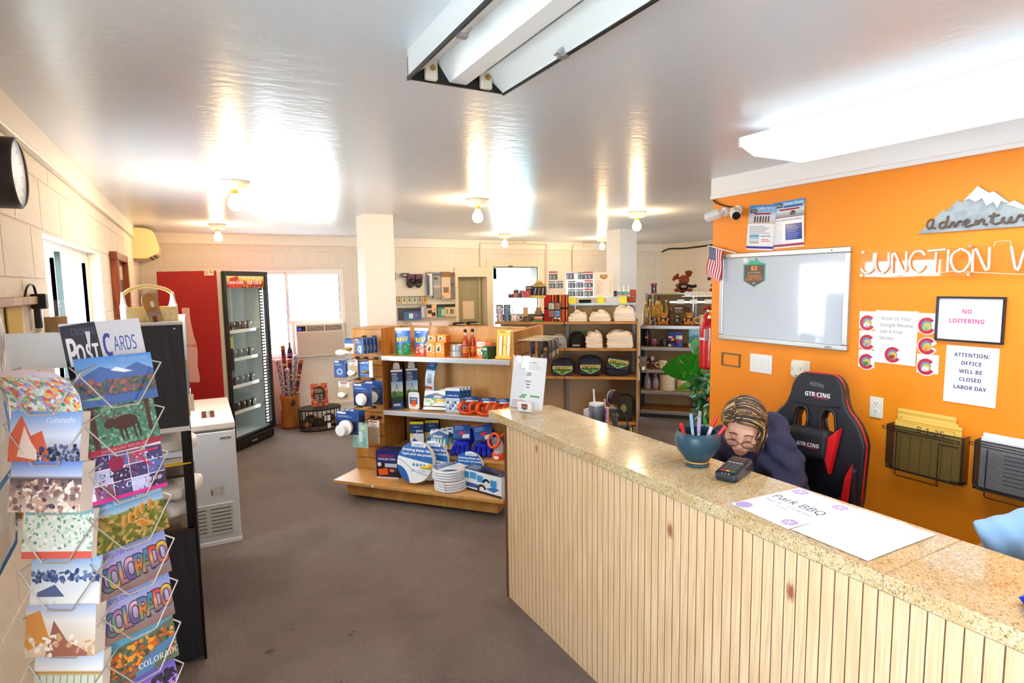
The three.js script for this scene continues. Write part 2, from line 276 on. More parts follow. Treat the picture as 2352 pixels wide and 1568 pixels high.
// ---------------------------------------------------------------- lamps
// bare warm bulbs on round white ceiling plates
const bulbGlow = M(0xfff1d8, 0.4, 0, { emissive: new THREE.Color(1, 0.8, 0.5), emissiveIntensity: 9 });
const holderMat = M(0xf3ead8, 0.4);
const spots = [[0.26, -4.0, 'above the aisle nearest to the block wall'], [0.26, -6.75, 'in front of the tall red drinks cooler'], [1.96, -4.12, 'above the wooden slat display stand'], [3.65, -6.86, 'in front of the bright porch doorway'], [3.68, -4.28, 'in front of the farther white column'], [5.36, -7.0, 'half behind the farther white column']];
for (const [x, z, where] of spots) {
  const t = thing('ceiling_bulb', 'bare glowing bulb in round white ceiling holder ' + where, 'lamp', [x, HC, z], 0, 'bare bulbs on the ceiling');
  put('holder_plate', lathe([[0.001, -0.001], [0.088, -0.001], [0.088, -0.006], [0.075, -0.009], [0.072, -0.045], [0.062, -0.05], [0.001, -0.05]]), holderMat, t);
  put('socket', cyl(0.021, 0.023, 0.025, 0, -0.075, 0), MT.brass, t);
  put('bulb', lathe([[0.001, -0.178], [0.02, -0.174], [0.036, -0.16], [0.042, -0.14], [0.04, -0.12], [0.03, -0.1], [0.021, -0.085], [0.018, -0.072]]), bulbGlow, t);
  const L = new THREE.PointLight(new THREE.Color(1, 0.68, 0.36), 1.45); L.name = 'bulb_lamp'; L.position.set(0, -0.135, 0); L.shadow.radius = 2; t.add(L);
}
// lit wrap-around tube light above the counter
{
  const t = thing('wraparound_light', 'lit white tube light with wrapped diffuser above the reception counter', 'ceiling light', [2.3, HC, 0]);
  const z0 = -1.74, z1 = 0.7, w = 0.245;
  put('housing', B(-0.11, 0.11, -0.05, 0, z0 + 0.03, z1 - 0.03, 0.003), M(0xf2f4f6, 0.4), t);
  const s = shape([[-w, -0.048], [-w, -0.085], [-0.16, -0.118], [0.16, -0.118], [w, -0.085], [w, -0.048]]);
  put('diffuser', tr(ext(s, z1 - z0), 0, 0, z0), M(0xffffff, 0.35, 0, { emissive: new THREE.Color(0.9, 0.96, 1), emissiveIntensity: 0.95 }), t);
  put('end_cap', [B(-w, w, -0.088, -0.046, z0 - 0.012, z0 - 0.001, 0.003)], M(0xeef1f4, 0.35), t);
  const L = new THREE.RectAreaLight(new THREE.Color(0.92, 0.97, 1), 5.5, 0.4, z1 - z0 - 0.1); L.name = 'tube_lamp'; L.position.set(0, -0.125, (z0 + z1) / 2); L.rotation.x = -PI / 2; t.add(L);
}
// unlit open strip fixture without tubes
{
  const t = thing('strip_fixture', 'unlit open strip fixture without tubes, black ends, on the ceiling', 'ceiling light', [0.705, HC, 0]);
  const z0 = -1.6, z1 = -0.2, w = 0.148, enamel = M(0xe9eff2, 0.32), blk = M(0x0a0a0c, 0.4), y = -0.075;
  put('tray', [B(-w, w, -0.02, 0, z0, z1), B(-w, -w + 0.004, y, -0.02, z0, z1), B(w - 0.004, w, y, -0.02, z0, z1), tr(B(0, 0.075, -0.002, 0.002, z0, z1), -w + 0.002, y + 0.004, 0, 0, 0, 0.62), tr(B(-0.075, 0, -0.002, 0.002, z0, z1), w - 0.002, y + 0.004, 0, 0, 0, -0.62)], enamel, t);
  put('edge_strip', [B(w - 0.002, w + 0.004, y - 0.006, y + 0.004, z0, z1), B(-w - 0.004, -w + 0.002, y - 0.006, y + 0.004, z0, z1)], blk, t);
  put('ballast_cover', tr(ext(shape([[-0.062, -0.02], [-0.026, y + 0.006], [0.026, y + 0.006], [0.062, -0.02]]), z1 - z0 - 0.008), 0, 0, z0 + 0.004), enamel, t);
  for (const s of [z0, z1]) put('end_plate', B(-w, w, y - 0.002, -0.018, s - 0.003, s + 0.003), blk, t);
  for (const x of [-0.085, 0.085]) { const q = put('tube_holder', B(x - 0.018, x + 0.018, y + 0.0, -0.02, z0 + 0.004, z0 + 0.022, 0.005), M(0xdad6c8, 0.4), t); put('contact', [cyl(0.008, 0.008, 0.004).rotateX(PI / 2).translate(x, y + 0.03, z0 + 0.026), B(x - 0.001, x + 0.001, y + 0.024, y + 0.036, z0 + 0.029, z0 + 0.031)], MT.brass, q); }
  for (const x of [-w, w]) put('clip', [B(x - 0.012 * Math.sign(x) - 0.01, x - 0.012 * Math.sign(x) + 0.012, y - 0.012, y - 0.004, -1.27, -1.25), tr(B(-0.004, 0.016, 0, 0.005, -1.27, -1.25), x - 0.025 * Math.sign(x), y - 0.004, 0, 0, 0, 0.9)], MT.steel, t);
}
// ---------------------------------------------------------------- along the left wall
// postcard pictures
const scenes = {
  lake: (g, w, h) => { grad(g, w, h, [[0, '#2f7fd6'], [0.45, '#9cc6ef'], [0.5, '#1d4a8a'], [1, '#12386f']]); poly(g, '#1d57a8', [[0, h * 0.42], [w * 0.3, h * 0.2], [w * 0.55, h * 0.34], [w * 0.78, h * 0.18], [w, h * 0.36], [w, h * 0.6], [0, h * 0.6]]); poly(g, '#e8f0fb', [[w * 0.42, h * 0.3], [w * 0.5, h * 0.24], [w * 0.72, h * 0.36], [w * 0.6, h * 0.37]]); blobs(g, 160, 0, h * 0.5, w, h * 0.28, 4, 12, ['#16302c', '#274a3a', '#7a3a3c', '#a5503f', '#20384a', '#38543a']); fillR(g, '#1a56a5', 0, h * 0.82, w, h * 0.2); poly(g, '#7fae6a', [[0, h * 0.84], [w * 0.3, h * 0.8], [w * 0.22, h * 0.88]]); T(g, 'COLORADO', w * 0.74, h * 0.1, h * 0.11, '#8fb6ea', '', 'center', 'serif'); },
  moose: (g, w, h) => { fillR(g, '#3f7d6c', -1, -1, w + 2, h + 2); blobs(g, 260, 0, 0, w, h, 3, 9, ['#2e5f4d', '#5c9a84', '#84b89f', '#345a48', '#6fa58c']); fillR(g, '#4a2c30', w * 0.12, 0, w * 0.07, h); fillR(g, '#4a2c30', w * 0.86, 0, w * 0.06, h * 0.7); g.fillStyle = '#3a2226'; g.beginPath(); g.ellipse(w * 0.56, h * 0.42, w * 0.17, h * 0.15, -0.1, 0, 7); g.fill(); g.beginPath(); g.ellipse(w * 0.36, h * 0.4, w * 0.08, h * 0.09, -0.5, 0, 7); g.fill(); for (const x of [0.46, 0.52, 0.64, 0.7]) poly(g, '#35201f', [[w * x, h * 0.45], [w * (x + 0.035), h * 0.45], [w * (x + 0.05), h * 0.8], [w * (x + 0.03), h * 0.8]]); g.strokeStyle = '#6b3a3c'; g.lineWidth = 4; for (const [a, b] of [[0.27, 0.18], [0.33, 0.12], [0.45, 0.13], [0.5, 0.2]]) { g.beginPath(); g.moveTo(w * 0.37, h * 0.3); g.quadraticCurveTo(w * a, h * 0.3, w * a, h * b); g.stroke(); } fillR(g, '#a3264a', 0, h * 0.88, w, h * 0.14); T(g, 'COLORADO WILDLIFE', w * 0.5, h * 0.945, h * 0.085, '#e7b8c0', '', 'center', 'serif'); },
  collage: (g, w, h) => { fillR(g, '#efe9f2', -1, -1, w + 2, h + 2); for (let i = 0; i < 12; i++) { const x = (i % 4) * w * 0.24 + w * 0.05, y = Math.floor(i / 4) * h * 0.3 + h * 0.05; fillR(g, ['#3a3f74', '#5c6cb0', '#8a5a7a', '#394a7c', '#b7c4e8', '#2d2f52'][i % 6], x, y, w * 0.23, h * 0.28); blobs(g, 14, x, y, w * 0.23, h * 0.26, 2, 6, ['#d8d6ee', '#7f86c8', '#a8385a', '#2a2c50']); } g.fillStyle = '#8e2a50'; g.beginPath(); g.ellipse(w * 0.36, h * 0.26, w * 0.1, h * 0.16, 0, 0, 7); g.fill(); g.strokeStyle = '#e0325a'; g.lineWidth = 6; g.beginPath(); g.moveTo(w * 0.95, h * 0.12); g.lineTo(w * 0.62, h * 0.14); g.lineTo(w * 0.8, h * 0.45); g.stroke(); T(g, 'Colorado', w * 0.68, h * 0.74, h * 0.16, '#dcd8f6', 'italic bold', 'center', 'serif'); fillR(g, '#d6328c', 0, h * 0.92, w, h * 0.1); },
  monument: (g, w, h) => { grad(g, w, h, [[0, '#3f86c8'], [0.3, '#9cc3e2'], [0.34, '#7d8a4a'], [1, '#4c5a26']]); blobs(g, 220, 0, h * 0.3, w, h * 0.7, 4, 13, ['#8b8a48', '#6b6a30', '#a58a4c', '#4f5a28', '#c29a5a']); for (const [x, y, a, b] of [[0.42, 0.5, 0.03, 0.11], [0.5, 0.48, 0.03, 0.12], [0.6, 0.42, 0.035, 0.13], [0.68, 0.36, 0.03, 0.13], [0.66, 0.7, 0.1, 0.06], [0.62, 0.62, 0.09, 0.04], [0.8, 0.32, 0.04, 0.1]]) { g.fillStyle = '#d99a52'; g.beginPath(); g.ellipse(w * x, h * y, w * a, h * b, 0.2, 0, 7); g.fill(); g.fillStyle = '#b87838'; g.beginPath(); g.ellipse(w * (x + 0.012), h * (y + 0.02), w * a * 0.6, h * b * 0.7, 0.2, 0, 7); g.fill(); } T(g, 'Colorado National Monument', w * 0.5, h * 0.11, h * 0.105, '#d8e6f4', 'italic', 'center', 'serif'); },
  letters: (g, w, h) => { grad(g, w, h, [[0, '#7e9fe0'], [0.5, '#b8a8d8'], [0.75, '#8a7f9a'], [1, '#8d6a5a']]); T(g, 'COLORFUL', w * 0.34, h * 0.17, h * 0.12, '#6a3a86', ''); g.lineJoin = 'round'; const cols = [['#2f8fd8', '#5c7a66'], ['#b06ab8', '#f0a05c'], ['#4c8ac0', '#8a5c88'], ['#f0b8d0', '#5a4a98'], ['#2f7ac8', '#4f9a72'], ['#3a8ac8', '#d8925a'], ['#c8384c', '#6a5a88'], ['#f0c838', '#d8722c']]; 'COLORADO'.split('').forEach((c, i) => { const x = w * (0.12 + i * 0.114), y = h * (0.66 - i * 0.02); g.font = `bold ${h * 0.58}px sans-serif`; g.textAlign = 'center'; g.textBaseline = 'middle'; g.save(); g.translate(x, y); g.scale(0.72, 1.1); g.lineWidth = 8; g.strokeStyle = '#3b3440'; g.strokeText(c, 0, 0); const q = g.createLinearGradient(0, -h * 0.22, 0, h * 0.22); q.addColorStop(0, cols[i][0]); q.addColorStop(0.5, cols[(i + 3) % 8][1]); q.addColorStop(1, cols[i][1]); g.fillStyle = q; g.fillText(c, 0, 0); g.restore(); }); },
  aspens: (g, w, h) => { fillR(g, '#57a5cc', -1, -1, w + 2, h + 2); poly(g, '#5a6a58', [[0, h * 0.3], [w * 0.3, h * 0.2], [w * 0.6, h * 0.25], [w, h * 0.1], [w, h], [0, h]]); blobs(g, 200, 0, h * 0.28, w, h * 0.5, 4, 13, ['#e8882a', '#f0a032', '#d8641e', '#c8541a', '#5a5a3a', '#3f4a38']); poly(g, '#4f7aa8', [[w * 0.3, h], [w * 0.5, h * 0.7], [w * 0.75, h * 0.55], [w, h * 0.5], [w, h * 0.62], [w * 0.7, h * 0.8], [w * 0.6, h]]); blobs(g, 40, 0, h * 0.75, w * 0.4, h * 0.25, 4, 10, ['#7a4a3a', '#a8603a', '#5a5048']); T(g, 'COLORADO', w * 0.72, h * 0.82, h * 0.16, '#f4f0ea', '', 'center', 'serif'); },
  dusk: (g, w, h) => { grad(g, w, h, [[0, '#5a56c8'], [0.5, '#a07ae0'], [0.75, '#e88ad0'], [1, '#2a2a5a']]); blobs(g, 60, w * 0.6, h * 0.3, w * 0.4, h * 0.7, 6, 14, ['#1c1a3a', '#2a2450', '#14122c']); },
  flowers: (g, w, h) => { fillR(g, '#cfe0cc', -1, -1, w + 2, h + 2); fillR(g, '#f2dbe4', 0, 0, w, h * 0.2); blobs(g, 340, 0, h * 0.2, w, h * 0.8, 4, 12, ['#c8b8f0', '#f08a6a', '#f4b85a', '#e8604a', '#8ec0a0', '#f6f0f8', '#a890e0', '#58a088']); },
  rocks: (g, w, h) => { grad(g, w, h, [[0, '#7aa2e8'], [0.5, '#dfe4f4'], [1, '#8a8aa8']]); poly(g, '#d8644a', [[0, h], [0, h * 0.5], [w * 0.15, h * 0.1], [w * 0.3, h * 0.5], [w * 0.45, h * 0.4], [w * 0.6, h]]); poly(g, '#f0d8cc', [[w * 0.12, h * 0.9], [w * 0.2, h * 0.3], [w * 0.3, h * 0.6], [w * 0.5, h]]); blobs(g, 60, w * 0.4, h * 0.7, w * 0.6, h * 0.3, 4, 11, ['#3a4a68', '#5a6488', '#26304a']); T(g, 'Colorado', w * 0.7, h * 0.2, h * 0.14, '#eef2fc', 'italic', 'center', 'serif'); },
  cliff: (g, w, h) => { grad(g, w, h, [[0, '#6c8cdc'], [0.3, '#c8d4f0'], [0.36, '#6a5a60'], [1, '#e8d4c4']]); blobs(g, 150, 0, h * 0.4, w, h * 0.6, 5, 15, ['#f2e2d4', '#d8b09a', '#8a6a66', '#fbf4ec', '#b08a80', '#5c4a58']); },
  forest: (g, w, h) => { fillR(g, '#eef4ee', -1, -1, w + 2, h + 2); fillR(g, '#8cc0c8', 0, 0, w, h * 0.14); blobs(g, 200, 0, h * 0.1, w, h * 0.7, 3, 9, ['#ffffff', '#cfe4d4', '#9cc4a4', '#dfeee4', '#6fa07c']); fillR(g, '#e8685a', 0, h * 0.86, w, h * 0.14); },
  snow: (g, w, h) => { grad(g, w, h, [[0, '#8cb8f0'], [0.35, '#dfeafa'], [1, '#ffffff']]); blobs(g, 90, 0, h * 0.34, w, h * 0.2, 4, 12, ['#3a4c86', '#51659c', '#7088b8']); poly(g, '#5c6c9c', [[w * 0.1, h * 0.75], [w * 0.35, h * 0.6], [w * 0.45, h * 0.76], [w * 0.5, h * 0.84], [w * 0.1, h * 0.84]]); },
  canyon: (g, w, h) => { grad(g, w, h, [[0, '#b8c8f0'], [0.3, '#f0ece8'], [1, '#e8c8a8']]); poly(g, '#e09a4c', [[0, h * 0.2], [w * 0.2, h * 0.1], [w * 0.36, h * 0.7], [0, h * 0.9]]); poly(g, '#a86a5a', [[w * 0.4, h * 0.3], [w * 0.6, h * 0.7], [w, h], [w * 0.3, h]]); blobs(g, 40, 0, h * 0.6, w, h * 0.4, 5, 14, ['#f0d8c0', '#d8a884', '#fff4ea']); },
  field: (g, w, h) => { grad(g, w, h, [[0, '#c8d8f8'], [0.4, '#ffffff'], [0.45, '#c8944c'], [0.52, '#e4ecd8'], [1, '#d8e8b8']]); for (let i = 0; i < 9; i++) fillR(g, '#7c8c9a', w * (0.08 + i * 0.1), h * 0.5, 3, h * 0.36); },
};
const cardArt = {}; for (const k of Object.keys(scenes)) cardArt[k] = art(248, 168, scenes[k]);
const cardEdge = art(64, 16, (g, w, h) => { fillR(g, '#f4efe8', -1, -1, w + 2, h + 2); for (let i = 0; i < 32; i++) fillR(g, ['#fdfbf7', '#d9d0c6', '#efe7dc', '#b9aeb4'][i % 4], i * 2, -1, 1, h + 2); });
{
  const rack = thing('postcard_rack', 'wire spinner rack holding columns of postcards beside the block wall', 'rack', [-0.245, 0, -1.66]);
  put('base', lathe([[0.001, 0], [0.2, 0], [0.2, 0.012], [0.18, 0.02], [0.03, 0.03], [0.016, 0.05], [0.001, 0.05]]), MT.darkwire, rack);
  put('pole', cyl(0.012, 0.012, 1.66, 0, 0.03, 0, 10), M(0x8d877e, 0.4, 0.5), rack);
  const cols = [{ yaw: 0.55, x: -0.152, z: -1.492 }, { yaw: -0.52, x: -0.275, z: -1.477 }];
  const fan = (c, dx, y, dz) => { const s = Math.sin(c.yaw), k = Math.cos(c.yaw); return V(c.x + 0.245 + dx * k + dz * s, y, c.z + 1.66 - dx * s + dz * k); };
  for (const c of cols) {
    for (const s of [-0.062, 0.062]) put('upright', [rod(fan(c, s, 0.06, -0.06), fan(c, s, 1.62, -0.06), 0.0028, 6)], MT.wire, rack);
    for (const y of [0.3, 0.6, 0.9, 1.2, 1.5, 1.6]) put('back_wire', [rod(fan(c, -0.075, y, -0.06), fan(c, 0.075, y, -0.06), 0.002, 5), rod(fan(c, 0, y, -0.06), V(0, y, 0), 0.002, 5)], MT.wire, rack);
    for (let i = 0; i < 13; i++) {
      const y = 1.602 - i * 0.1035;
      put('pocket', tube([fan(c, -0.073, y + 0.028, -0.045), fan(c, -0.084, y + 0.02, 0.012), fan(c, -0.026, y - 0.062, 0.02), fan(c, 0.026, y - 0.062, 0.02), fan(c, 0.084, y + 0.02, 0.012), fan(c, 0.073, y + 0.028, -0.045)], 0.0017, 8, 5, false), MT.wire, rack);
      put('pocket_floor', [rod(fan(c, -0.026, y - 0.06, 0.02), fan(c, -0.04, y - 0.06, -0.045), 0.0017, 5), rod(fan(c, 0.026, y - 0.06, 0.02), fan(c, 0.04, y - 0.06, -0.045), 0.0017, 5)], MT.wire, rack);
    }
  }
  // cards, each stack a thing of its own: [column, row, picture, thickness, label, bend]
  const cards = [[0, 0, 'lake', 0.006, 'blue mountain lake postcard below the POST CARDS heading', 0.1], [0, 1, 'moose', 0.006, 'postcard with a moose in green woods above a crimson strip', 0.05], [0, 2, 'collage', 0.016, 'thick stack of purple photo collage postcards', 0.08], [0, 3, 'monument', 0.012, 'stack of rocky monument landscape postcards with blue sky strip', 0.04], [0, 4, 'letters', 0.008, 'upper stack of postcards reading COLORFUL COLORADO in big letters', 0.06], [0, 5, 'letters', 0.007, 'lower stack of postcards reading COLORFUL COLORADO in big letters', 0.06], [0, 6, 'aspens', 0.01, 'stack of postcards with orange autumn trees beside a river', 0.05], [0, 7, 'dusk', 0.008, 'violet dusk postcards at the lower edge of the picture', 0.05],
    [1, 0, 'flowers', 0.002, 'drooping flower meadow postcard bending out of its wire pocket', 0], [1, 1, 'rocks', 0.022, 'thick stack of red rock spire postcards', 0], [1, 2, 'cliff', 0.034, 'thick stack of pale cliff postcards with splayed edges', 0.05], [1, 3, 'forest', 0.014, 'stack of snowy forest postcards with a red strip', 0.03], [1, 4, 'snow', 0.005, 'pale blue snow field postcard', 0.05], [1, 5, 'canyon', 0.03, 'thick curled stack of canyon postcards', 0.12], [1, 6, 'field', 0.022, 'stack of pale meadow and fence postcards', 0.02], [0, 8, 'rocks', 0.01, 'red rock postcards low in the column facing the shop', 0.03], [1, 7, 'collage', 0.014, 'collage postcards low in the column facing the wall', 0.03]];
  for (const [ci, row, pic, th, label, bend] of cards) {
    const c = cols[ci], y = 1.602 - row * 0.1035 - 0.058, t = thing('postcard_stack', label, 'postcards', [c.x, y, c.z], c.yaw, 'postcards in the wire rack');
    const low = pic === 'flowers', q = new THREE.Group(); q.name = 'cards'; t.add(q); q.rotation.x = low ? 0.12 : -0.2; q.rotation.z = rr(-0.03, 0.03);
    const curl = (x, yy) => (low ? (yy > 0.02 ? 1.5 * (yy - 0.02) * (yy - 0.02) * 6 : 0) : bend * 2.2 * (yy - 0.05) * (yy - 0.05));
    const f = put('front_card', sheet(ci ? 0.148 : 0.152, 0.103, 0.0006, curl, cardArt[pic], 8, 8), pm(cardArt[pic], 0.22), q); f.position.z = th + 0.0006;
    if (th > 0.004) put('card_block', pbox(0.148, 0.1, th, { e: plain('#f4f0ea'), r: cardEdge, l: cardEdge, t: cardEdge }, 0, 0.05, th / 2 + bend * 0.004), pm(cardEdge, 0.6), q);
  }
  const head = art(400, 130, (g, w, h) => { fillR(g, '#d9dce6', -1, -1, w + 2, h + 2); poly(g, '#1f2336', [[0, 6], [w * 0.42, 0], [w * 0.45, h], [0, h]]); poly(g, '#8a9cc4', [[0, h * 0.98], [w * 0.45, h * 0.74], [w * 0.45, h], [0, h]]); T(g, 'P', w * 0.09, h * 0.52, 92, '#f2f4fa', 'bold'); T(g, 'OST', w * 0.27, h * 0.56, 62, '#f2f4fa'); T(g, 'COLORADO', w * 0.26, h * 0.16, 22, '#6a6f8a', ''); T(g, 'C', w * 0.52, h * 0.44, 76, '#2a3f9c', 'bold'); T(g, 'ARDS', w * 0.75, h * 0.44, 50, '#3450b0', ''); g.strokeStyle = '#9fb2dc'; g.lineWidth = 5; g.beginPath(); g.moveTo(w * 0.3, h * 0.82); g.quadraticCurveTo(w * 0.6, h * 0.6, w * 0.86, h * 0.8); g.stroke(); });
  const s1 = solo('header_card', sheet(0.158, 0.118, 0.001, (x, y) => -0.2 * y, head, 4, 4), pm(head, 0.35), 'white header card lettered POST CARDS in paint', 'sign', [cols[0].x - 0.014, 1.602, cols[0].z - 0.026], cols[0].yaw);
  s1.rotation.z = 0.02;
  solo('header_card', sheet(0.155, 0.075, 0.001, (x, y) => -0.1 * y, plain('#dcdde0'), 3, 3), pm(plain('#dcdde0'), 0.5), 'blank grey white header card above the flower postcard', 'sign', [cols[1].x + 0.0, 1.625, cols[1].z - 0.05], cols[1].yaw + 0.25);
}
// wall clock: deep black drum, glass front
{
  const t = thing('wall_clock', 'deep round black wall clock on the block wall, seen edge on', 'clock', [XL, 2.15, -2.36], PI / 2); t.scale.set(0.83, 0.83, 1.15);
  put('case', lathe([[0.001, 0], [0.126, 0], [0.13, 0.01], [0.13, 0.055], [0.124, 0.062], [0.116, 0.058], [0.116, 0.05]], 48).rotateX(PI / 2), M(0x2b2c36, 0.45), t);
  put('dial', cyl(0.116, 0.116, 0.004, 0, 0.046, 0, 48).rotateX(PI / 2), M(0xe9e6d8, 0.5), t);
  for (const [a, l, w] of [[0.6, 0.085, 0.006], [2.6, 0.06, 0.009]]) put('hand', tr(B(-w / 2, w / 2, -0.01, l, 0.052, 0.053), 0, 0, 0, 0, 0, a), MT.black, t);
  for (let i = 0; i < 12; i++) put('hour_mark', tr(B(-0.003, 0.003, 0.09, 0.108, 0.05, 0.051), 0, 0, 0, 0, 0, i * PI / 6), MT.black, t);
  put('glass', cyl(0.117, 0.117, 0.002, 0, 0.056, 0, 40).rotateX(PI / 2), MT.glass, t);
}
// notice rail with papers, a little camera and a map edged in blue tape
{
  const oak = wood(0xb98648, 0x8a5a28, 1, 0.5);
  solo('wood_rail', B(0, 0.55, 0, 0.028, 0, 0.03, 0.004), oak, 'brown wooden rail on the block wall with papers hanging below', 'rail', [XL, 1.738, -2.1], PI / 2);
  const cam = thing('clip_camera', 'small black clip camera with cable on the end of the wooden rail', 'camera', [XL, 1.72, -2.68], PI / 2);
  put('body', B(-0.02, 0.025, 0, 0.055, 0.005, 0.05, 0.006), MT.black, cam); put('clip', B(-0.012, 0.012, -0.07, 0.002, 0.01, 0.03, 0.004), MT.black, cam); put('cable', tube([[0, 0.055, 0.02], [-0.03, 0.085, 0.02], [-0.09, 0.08, 0.015], [-0.13, 0.03, 0.01]], 0.004, 16, 6), MT.black, cam);
  const bag = art(90, 130, (g, w, h) => { fillR(g, '#d8d6d8', -1, -1, w + 2, h + 2); for (let i = 0; i < 26; i++) { g.strokeStyle = ['#ffffff', '#b9b5ba', '#9d989e'][i % 3]; g.lineWidth = 3; g.beginPath(); g.moveTo(rnd() * w, 0); g.lineTo(rnd() * w, h); g.stroke(); } });
  solo('plastic_sleeve', sheet(0.17, 0.42, 0.002, (x, y) => 0.006 * Math.sin(x * 60) + 0.004 * Math.sin(y * 40), bag, 14, 14), pm(bag, 0.2), 'creased clear plastic sleeve hanging on the block wall below the rail', 'plastic sleeve', [XL + 0.012, 1.3, -2.2], PI / 2);
  solo('folder', B(-0.09, 0.08, 0, 0.11, 0, 0.004), M(0xc9ad4e, 0.7), 'mustard yellow folder behind the wooden rail', 'folder', [XL + 0.005, 1.625, -2.43], PI / 2);
  const cup = thing('clear_jar', 'clear jar of small brown bits on the wall by the window', 'jar', [XL + 0.05, 1.62, -2.8]);
  put('glass', lathe([[0.001, 0], [0.04, 0], [0.043, 0.02], [0.043, 0.1], [0.036, 0.13], [0.033, 0.13], [0.04, 0.1], [0.04, 0.004], [0.001, 0.004]]), MT.acrylic, cup); put('contents', cyl(0.036, 0.036, 0.06, 0, 0.005, 0), M(0xb08658, 0.8), cup);
  put('bracket', B(-0.05, 0.04, -0.008, 0, -0.04, 0.04), oak, cup);
  const mapA = art(120, 180, (g, w, h) => { fillR(g, '#2a6fb0', -1, -1, w + 2, h + 2); fillR(g, '#c9c6c2', 8, 8, w - 16, h - 16); blobs(g, 50, 10, 10, w - 20, h - 20, 5, 18, ['#d6d3cf', '#bdb9b5', '#c8beb0']); fillR(g, '#2a6fb0', 0, h * 0.5, w, 7); });
  const mp = solo('taped_map', sheet(0.34, 0.5, 0.002, (x, y) => 0.02 * Math.sin(y * 5), mapA, 6, 10), pm(mapA, 0.35), 'grey laminated map edged with blue tape low on the block wall', 'map', [XL + 0.02, 1.03, -1.98], PI / 2); mp.rotation.z = 0.1; mp.rotation.order = 'YXZ';
  const tp = thing('teal_picture', 'teal picture in a brown wooden frame hanging tilted behind the map', 'picture', [XL + 0.012, 1.15, -2.3], PI / 2); tp.rotation.z = 0.25; tp.rotation.order = 'YXZ';
  put('picture', B(-0.1, 0.1, 0.0, 0.2, 0, 0.006), M(0x35a8b4, 0.5), tp); put('frame', [B(-0.11, 0.11, -0.02, 0, 0, 0.014), B(0.1, 0.115, 0, 0.2, 0, 0.014)], oak, tp); put('dark_patch', B(0.02, 0.08, 0.13, 0.18, 0.006, 0.007), MT.black2, tp);
}
// brown framed notice by the window
{
  const t = thing('framed_notice', 'tall brown wooden frame with dark red board on the block wall', 'picture frame', [XL, 1.53, -5.55], PI / 2), w = 0.4, h = 0.53;
  const frm = wood(0xa8562a, 0x6f3014, 2, 0.4);
  for (const [a, b, c, d] of [[-w, w, 0, 0.06], [-w, w, h - 0.06, h], [-w, -w + 0.07, 0.06, h - 0.06], [w - 0.07, w, 0.06, h - 0.06]]) put('frame_bar', B(a, b, c, d, 0, 0.05, 0.006), frm, t);
  put('board', B(-w + 0.07, w - 0.07, 0.06, h - 0.06, 0.002, 0.01), M(0x7a3a24, 0.6), t); put('paper', B(-w + 0.1, w - 0.1, h - 0.2, h - 0.09, 0.01, 0.012), M(0xd8c8a8, 0.8), t);
}
// yellowed split air conditioner high in the corner
{
  const t = thing('wall_air_conditioner', 'yellowed wall air conditioner high in the back corner', 'air conditioner', [XL, 2.095, -7.5], PI / 2), ye = M(0xe6d49a, 0.38);
  const prof = shape([[0, 0.0], [0, 0.3], [0.06, 0.31], [0.17, 0.305, 0.19, 0.27], [0.225, 0.12], [0.215, 0.05], [0.12, 0.0]]);
  put('body', tr(ext(prof, 0.72, 0.004), 0.36, 0, 0, 0, -PI / 2, 0), ye, t);
  put('front_panel', tr(ext(shape([[0.195, 0.262], [0.231, 0.118], [0.222, 0.06], [0.216, 0.06], [0.224, 0.118], [0.19, 0.26]]), 0.7), 0.35, 0, 0, 0, -PI / 2, 0), M(0xeed98f, 0.3), t);
  for (let i = 0; i < 2; i++) put('vent_slot', tr(B(-0.35, 0.34, -0.003, 0.003, -0.013, 0.013), 0, 0.012 + i * 0.02, 0.1485 + i * 0.038, -0.485, 0, 0), MT.black, t);
  put('end_cover', tr(ext(prof, 0.02), -0.361, 0, 0, 0, -PI / 2, 0), ye, t); put('air_flap', tr(B(-0.34, 0.34, 0, 0.004, 0, 0.012), 0, 0.018, 0.162, -0.485, 0, 0), ye, t);
}
